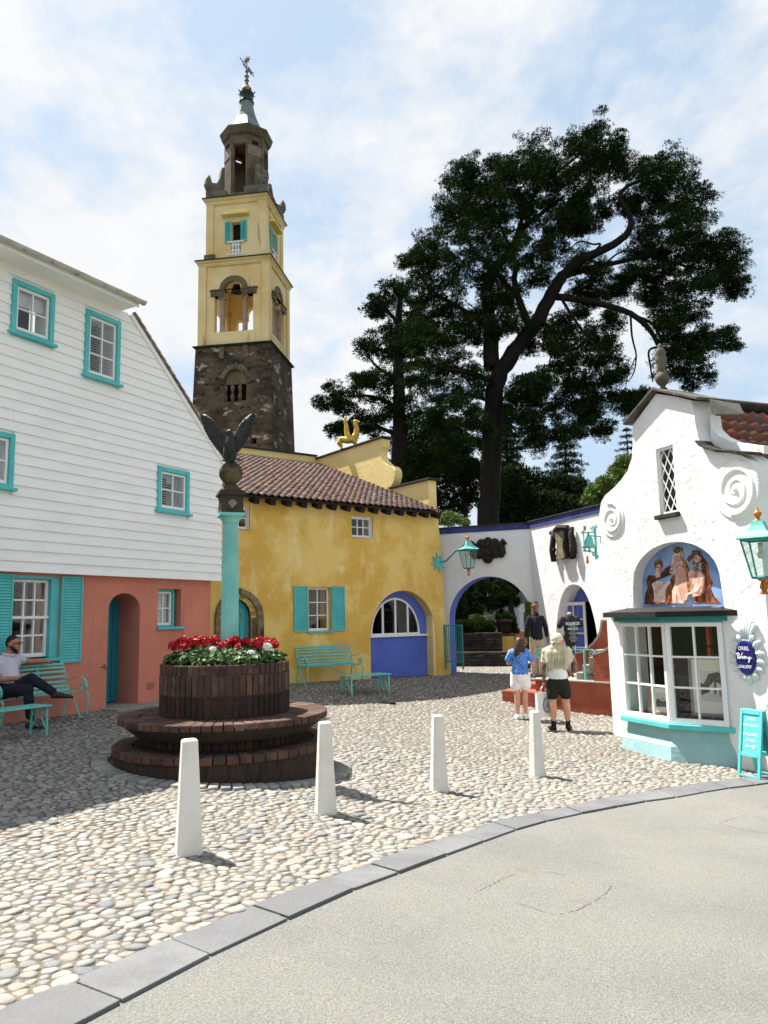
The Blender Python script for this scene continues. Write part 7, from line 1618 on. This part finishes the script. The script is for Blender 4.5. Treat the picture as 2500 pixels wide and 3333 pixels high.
class Leafage:                                       # many needle bunches gathered into one mesh
    def __init__(s): s.P = []; s.A = []; s.S = []
    def pad(s, c, r, n, sz, flat=.45, dy=1.0, up=.7):
        d = rng_.normal(size=(n, 3)); d /= np.linalg.norm(d, axis=1)[:, None]; rr = rng_.random(n)**.5
        p = np.array(c)+d*rr[:, None]*np.array([r, r*dy, r*flat]); a = d+np.array([0, 0, up])+rng_.normal(size=(n, 3))*.35
        s.P.append(p); s.A.append(a/np.linalg.norm(a, axis=1)[:, None]); s.S.append(sz*rng_.uniform(.7, 1.35, n))
    def build(s, name, m, par, k=4, wd=.12):
        P, A, S = np.concatenate(s.P), np.concatenate(s.A), np.concatenate(s.S); N = len(P)
        t = rng_.normal(size=(N, 3)); o = t-(t*A).sum(1)[:, None]*A; o /= np.linalg.norm(o, axis=1)[:, None]; w = np.cross(A, o)
        V = np.zeros((N, k, 4, 3), np.float32)
        for j in range(k):
            an = 2*pi*j/k; e = o*cos(an)+w*sin(an); sd = (w*cos(an)-o*sin(an))*(S*wd)[:, None]; mid = P+(A*.38+e*.36)*S[:, None]
            V[:, j, 0] = P; V[:, j, 1] = mid+sd; V[:, j, 2] = P+(A*.7+e*.7)*S[:, None]; V[:, j, 3] = mid-sd
        nv = N*k*4; me = bpy.data.meshes.new(name); me.vertices.add(nv); me.vertices.foreach_set('co', V.ravel()); me.loops.add(nv); me.loops.foreach_set('vertex_index', np.arange(nv, dtype=np.int32)); me.polygons.add(N*k); me.polygons.foreach_set('loop_start', np.arange(0, nv, 4, dtype=np.int32)); me.update(); me.validate()
        at_ = me.attributes.new('tint', 'FLOAT', 'POINT'); at_.data.foreach_set('value', np.repeat(rng_.random(N), k*4).astype(np.float32)); return obj(name, me, m, par)
def tufts(b, c, r, n, sz, flat=.75, dy=1.2, k=4, shell=.35): b.pad(c, r, n, sz, flat, dy)
def clump(b, c, r, pads, n, sz, dy=1.3):               # a bough: flat pads of needles with air between them
    for q in range(pads):
        a, u = rt.uniform(0, 2*pi), rt.uniform(-1, 1); q_ = math.sqrt(1-u*u); rr = r*rt.random()**.4
        p = c+Vector((cos(a)*q_*rr*1.12, sin(a)*q_*rr*dy, u*rr*.9)); b.pad(p, rt.uniform(.26, .46), n, sz, rt.uniform(.35, .6))
def C5(x, y): return (630.4+.62*x, 199+.62*y)
def limb(par, pts, r0, r1, dep, m=BARK, off=None, name='limb'):
    n = len(pts); P = []
    for i, (x, y) in enumerate(pts):
        d = dep+(off[i] if off else 0); P.append(at(*C5(x, y), d))
    # smooth the line
    Q = []; R = []
    for i in range(n-1):
        a, b_, c, d_ = P[max(i-1, 0)], P[i], P[i+1], P[min(i+2, n-1)]
        for k in range(4):
            t = k/4; Q.append(.5*((2*b_)+(c-a)*t+(2*a-5*b_+4*c-d_)*t*t+(3*b_-a-3*c+d_)*t**3)); R.append(r0+(r1-r0)*((i+t)/(n-1)))
    Q.append(P[-1]); R.append(r1); Q = [q+Vector((rt.uniform(-1, 1), rt.uniform(-1, 1), rt.uniform(-1, 1)))*.12*rr for q, rr in zip(Q, R)]
    MB().tube(Q, R, 10).build(name, m, par, smooth=True); return Q
DP = 30.0
base = at(*C5(690, 1520), DP); pine = thing('pine_tree', 'huge dark pine with leaning trunk and bare twisting limbs behind the archway wall', 'tree'); 
limb(pine, [(690,1620),(688,1500),(695,1300),(700,1120),(718,990),(775,905),(850,805),(905,705),(945,635)], .47, .23, DP, name='trunk')
rt.seed(5)
limb(pine, [(945,640),(1000,590),(1080,550),(1150,510),(1182,465),(1172,420),(1142,365),(1175,325),(1240,300)], 0.204, 0.053, DP, off=[0,-.3,-.6,-.8,-1,-1,-1,-1,-1])
limb(pine, [(940,645),(1040,612),(1140,592),(1250,572),(1350,600),(1430,620)], 0.136, 0.038, DP, off=[0,.3,.8,1.2,1.5,1.8])
limb(pine, [(915,712),(1050,732),(1180,772),(1250,832),(1285,888),(1350,890),(1440,860)], 0.150, 0.038, DP, off=[0,-.5,-1,-1.4,-1.6,-1.6,-1.6])
limb(pine, [(1180,772),(1245,800),(1275,830),(1290,880)], 0.068, 0.038, DP-1); limb(pine, [(1285,888),(1245,900),(1250,960),(1258,1010)], 0.054, 0.022, DP-1.5); limb(pine, [(1180,780),(1185,850),(1200,920),(1190,980),(1170,1010)], 0.048, 0.015, DP-1.2); limb(pine, [(1200,920),(1170,990),(1160,1060)], 0.027, 0.011, DP-1.2)
limb(pine, [(700,960),(690,820),(680,700),(700,620),(760,560),(800,480),(860,430),(950,360)], 0.340, 0.060, DP, off=[0,.4,.8,1,1,1,1,1])
limb(pine, [(830,820),(790,720),(775,650),(790,600)], 0.177, 0.090, DP); limb(pine, [(790,720),(720,640),(640,560),(600,470)], 0.109, 0.038, DP+.6); limb(pine, [(690,820),(600,760),(500,700),(450,640)], 0.122, 0.038, DP+.8); limb(pine, [(705,1010),(620,980),(520,960),(430,930)], 0.136, 0.038, DP-.5)
limb(pine, [(1050,560),(1075,530),(1050,530),(1000,520),(960,560)], 0.054, 0.022, DP-.6); limb(pine, [(1100,590),(1140,560),(1200,545)], 0.048, 0.022, DP+.8); limb(pine, [(860,790),(930,850),(980,930),(960,1010),(990,1080)], 0.082, 0.022, DP-.6); limb(pine, [(940,720),(990,800),(1050,880),(1100,960)], 0.068, 0.022, DP-.8); limb(pine, [(930,850),(900,930),(900,1000)], 0.041, 0.015, DP-.6)
limb(pine, [(760,560),(820,400),(900,300),(1000,220),(1060,170)], 0.095, 0.030, DP+1); limb(pine, [(760,540),(700,420),(640,330)], 0.082, 0.030, DP+1); limb(pine, [(700,1080),(640,1060),(560,1050),(480,1080)], 0.095, 0.030, DP-.3)
CL = [(1060,150,62),(1000,185,55),(1110,200,55),(860,215,62),(800,240,58),(920,250,75),(700,290,62),(610,285,55),(580,345,55),(660,350,65),(760,330,75),(850,330,75),(950,320,70),(1040,270,70),(1130,240,45),
 (1270,250,62),(1330,290,60),(1220,300,55),(1390,370,52),(1300,380,65),(1260,430,58),(1330,460,65),(1400,470,55),(1440,540,55),(1500,560,52),(1530,600,42),(1420,620,65),(1350,560,65),(1480,660,52),(1540,680,34),(1380,700,55),(1300,650,44),(1250,640,36),(1300,725,45),(1330,790,36),(1250,700,34),
 (1400,770,40),(1450,860,52),(1510,865,38),(1380,910,52),(1340,950,55),(1400,990,45),(1200,1060,34),(1180,1100,32),(1160,1080,26),
 (560,420,50),(630,440,65),(720,430,75),(810,420,65),(900,450,55),(980,480,42),(1060,440,36),(560,520,65),(480,555,55),(430,580,40),(640,540,75),(740,560,62),(840,560,62),(920,540,45),(1010,460,40),(960,420,48),(1030,380,48),
 (540,640,75),(460,680,60),(620,660,75),(700,650,50),(860,650,42),(1080,690,50),(1020,680,34),(1140,680,36),(560,760,75),(470,790,62),(640,780,65),(425,860,55),(520,880,75),(620,880,65),(690,830,40),(720,740,40),
 (900,850,40),(960,800,42),(1000,880,48),(1060,850,42),(1100,920,42),(1040,980,50),(960,960,40),(1080,1050,42),(900,1010,42),(860,1080,46),(940,1090,50),(1040,1120,42),(1060,1170,32),(880,1180,50),(840,1205,42),(960,1190,34),(1000,1030,36),(1130,980,34),
 (560,980,65),(460,1000,55),(630,1000,55),(520,1080,55),(600,1100,45),(1020,760,34),(780,1060,34),(800,1130,34),(1200,560,34),(1230,500,36),(1260,560,40),(1180,640,34),(1160,380,34),(1200,400,30),(1110,800,28),(1000,600,30),(1060,620,26),(780,800,30),(760,720,34),(820,880,26),(650,1180,55),(560,1180,60),(480,1140,50),(640,1260,55),(560,1270,55),(1330,860,36),(1290,800,28),(1010,1100,36),(920,900,30),(860,1000,30),(820,1020,26)]
cr_ = Leafage()
for (x, y, r) in CL:
    y += max(0, 320-y)*.14; rm = r*.62*DP/1648; c = at(*C5(x, y), DP+rt.uniform(-2.2, 2.2)); clump(cr_, c, rm*1.3, int(5+r*.29), 56, .125)
for q in range(200):                                   # stray sprays between the boughs
    x, y, r = rt.choice(CL); a = rt.uniform(0, 6.28); c = at(*C5(x+cos(a)*r*1.5, y+sin(a)*r*1.4), DP+rt.uniform(-1.5, 1.5)); cr_.pad(c, rt.uniform(.2, .42), 40, .12, .5)
cr_.build('crown', PINEL, pine)
# second pine behind the ochre parapet
D2 = 37.0; p2 = thing('pine_tree', 'slimmer pine rising behind the cream scrolled parapet', 'tree')
limb(p2, [(370,1600),(372,1380),(375,1150),(370,950),(372,760),(380,690)], .5, .1, D2, name='trunk')
for pts_ in ([(373,1100),(280,1060),(180,1060)], [(375,1000),(300,960),(250,900)], [(372,900),(430,850),(450,800)], [(373,1180),(450,1120),(520,1110)], [(373,1200),(280,1160),(180,1170)], [(375,1290),(480,1210),(600,1180)], [(375,1330),(470,1320),(560,1290)], [(372,800),(330,760),(310,720)]): limb(p2, pts_, .12, .03, D2)
cr_ = Leafage()
for (x, y, r) in [(350,695,40),(400,720,48),(310,745,34),(330,830,48),(420,800,44),(270,890,34),(350,900,52),(430,930,55),(240,1015,44),(300,1005,52),(380,1010,52),(170,1045,44),(130,1080,34),(220,1105,55),(300,1130,55),(400,1120,55),(150,1175,28),(460,1160,48),(260,1180,40),(200,1180,30),(480,1230,45),(540,1180,50),(560,1290,40),(290,760,26),(455,860,48),(390,860,44)]:
    rm = r*.62*D2/1648; c = at(*C5(x, y), D2+rt.uniform(-1.5, 1.5)); clump(cr_, c, rm*1.25, int(4+r*.24), 36, .19)
cr_.build('crown', PINEL, p2)
# layered conifers farther back
def conifer(label, apex, basev, halfw, dep, tiers, m=FARL, droop=.35, dens=1.0):
    t = thing('conifer_tree', label, 'tree'); A = at(*C5(*apex), dep); Bz = at(*C5(apex[0], basev), dep).z; H = A.z-Bz; W_ = halfw*.62*dep/1648
    MB().tube([(A.x, dep, Bz-2.5), (A.x, dep, Bz+H*.5), (A.x, dep, A.z)], [.22*H/8, .12*H/8, .02], 8).build('trunk', BARK, t, smooth=True); c = Leafage(); br = MB()
    for i in range(tiers):
        f = (i+.6)/tiers; z = A.z-H*f*.97; R_ = W_*(f**.8)*rt.uniform(.85, 1.1)
        for k in range(9):
            a = 2*pi*k/9+rt.uniform(-.3, .3); L_ = R_*rt.uniform(.7, 1.1); e = Vector((A.x+cos(a)*L_, dep+sin(a)*L_, z-droop*L_*.5)); s_ = Vector((A.x, dep, z+.1)); br.tube([s_, e], [.035, .01], 4)
            for q in range(max(2, int(L_*3.2*dens))):
                tt = (q+1)/max(2, int(L_*3.2*dens)); p = s_.lerp(e, tt); tufts(c, p, .30*rt.uniform(.7, 1.2)*H/8, int(12*dens), .2*H/7, flat=.35, k=3)
    tag(br.build('branches', BARK, t), kind='stuff'); c.build('crown', m, t); return t
conifer('narrow dark spruce close behind the great pine trunk', (742,1085), 1520, 95, 44, 17, FARL)
conifer('layered grey green cedar in the gap right of the pine', (948,1165), 1520, 140, 46, 12, FARL, .1)
conifer('dark spreading conifer low behind the arch wall', (1075,1335), 1560, 110, 40, 9, DKL, .2)
conifer('flat topped conifer beside the white gable', (1165,1165), 1330, 75, 48, 7, FARL, -.1)
conifer('dim conifer behind the pine trunk base', (800,1330), 1600, 120, 38, 10, DKL, .2)
# broad dark trees and shrubs behind the walls
def broad(name, label, cat, blobs, dep, m, sz=.16, den=1.0, trunk=True, group=None, spread=1.0):
    t = thing(name, label, cat, None, group); c = Leafage(); xs = []
    for (u, v, r) in blobs:
        rm = r*dep/1648; p = at(u, v, dep+rt.uniform(-.6, .6)*spread); tufts(c, p, rm*1.05, int(9*den*r), sz, flat=.85, k=4); xs.append(p)
    c.build('crown', m, t)
    if trunk:
        q = xs[len(xs)//2]; MB().tube([(q.x, q.y, -1), (q.x+.1, q.y, q.z*.5), (q.x, q.y, q.z)], [.2, .14, .05], 8).build('trunk', BARK, t, smooth=True)
    return t
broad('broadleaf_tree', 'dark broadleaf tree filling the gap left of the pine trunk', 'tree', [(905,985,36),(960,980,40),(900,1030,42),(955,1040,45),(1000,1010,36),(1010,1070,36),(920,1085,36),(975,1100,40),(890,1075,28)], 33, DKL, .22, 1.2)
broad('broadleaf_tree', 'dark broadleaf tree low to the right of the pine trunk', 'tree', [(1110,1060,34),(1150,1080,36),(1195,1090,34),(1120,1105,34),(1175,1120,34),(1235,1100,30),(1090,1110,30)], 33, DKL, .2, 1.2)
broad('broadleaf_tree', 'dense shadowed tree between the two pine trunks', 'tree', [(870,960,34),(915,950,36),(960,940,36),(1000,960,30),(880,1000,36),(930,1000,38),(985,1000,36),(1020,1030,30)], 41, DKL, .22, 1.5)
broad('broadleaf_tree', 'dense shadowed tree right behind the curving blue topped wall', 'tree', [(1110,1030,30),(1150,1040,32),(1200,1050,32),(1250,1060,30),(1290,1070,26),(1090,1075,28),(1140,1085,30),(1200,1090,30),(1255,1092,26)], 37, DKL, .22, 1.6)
broad('shrub', 'small leafy shrub topping the wall beside the ochre house', 'shrub', [(968,1118,16),(985,1124,14),(955,1126,12),(1005,1128,10)], 24, BRL, .09, 1.6, False)
broad('rhododendron_bush', 'bright green rhododendron bush left of the white gable', 'bush', [(1285,1062,20),(1310,1045,20),(1335,1020,20),(1350,1000,18),(1275,1082,16),(1300,1080,22),(1325,1060,22),(1345,1035,20)], 24, BRL, .12, 2.0, False)
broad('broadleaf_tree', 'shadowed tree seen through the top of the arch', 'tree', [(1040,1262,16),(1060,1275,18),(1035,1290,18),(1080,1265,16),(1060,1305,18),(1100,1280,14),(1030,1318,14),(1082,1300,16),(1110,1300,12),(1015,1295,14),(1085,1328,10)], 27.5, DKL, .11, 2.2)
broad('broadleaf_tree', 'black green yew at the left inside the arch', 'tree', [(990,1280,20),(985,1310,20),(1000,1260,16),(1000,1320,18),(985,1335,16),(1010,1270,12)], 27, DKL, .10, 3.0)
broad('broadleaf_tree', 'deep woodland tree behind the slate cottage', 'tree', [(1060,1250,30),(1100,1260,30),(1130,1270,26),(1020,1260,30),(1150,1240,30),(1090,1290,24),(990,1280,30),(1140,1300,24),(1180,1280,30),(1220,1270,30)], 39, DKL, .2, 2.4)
broad('clipped_hedge', 'clipped dark hedge on top of the stone wall through the arch', 'hedge', [(u, v, 9) for u in range(980, 1070, 9) for v in (1348, 1358, 1368)], 25.3, DKL, .06, 3.2, False, spread=.35)
broad('shrub', 'sunlit yellow green shrub above the clipped hedge', 'shrub', [(1020,1334,6),(1030,1332,6),(1040,1335,6)], 26, BRL, .06, 3, False)
broad('potted_shrub', 'leafy shrub growing in the clay planter', 'shrub', [(1085,1340,9),(1095,1332,9),(1104,1338,9),(1080,1350,7),(1092,1348,9),(1108,1350,8),(1114,1362,6),(1076,1332,6)], 25.4, DKL, .08, 2.2, False, spread=.3)
broad('ivy', 'sunlit ivy climbing the white pier beside the display figure', 'ivy', [(1141,v,5) for v in range(1306, 1440, 7)]+[(1146,v,5) for v in range(1400, 1440, 6)], 20.75, BRL, .06, 3.0, False, spread=.1)
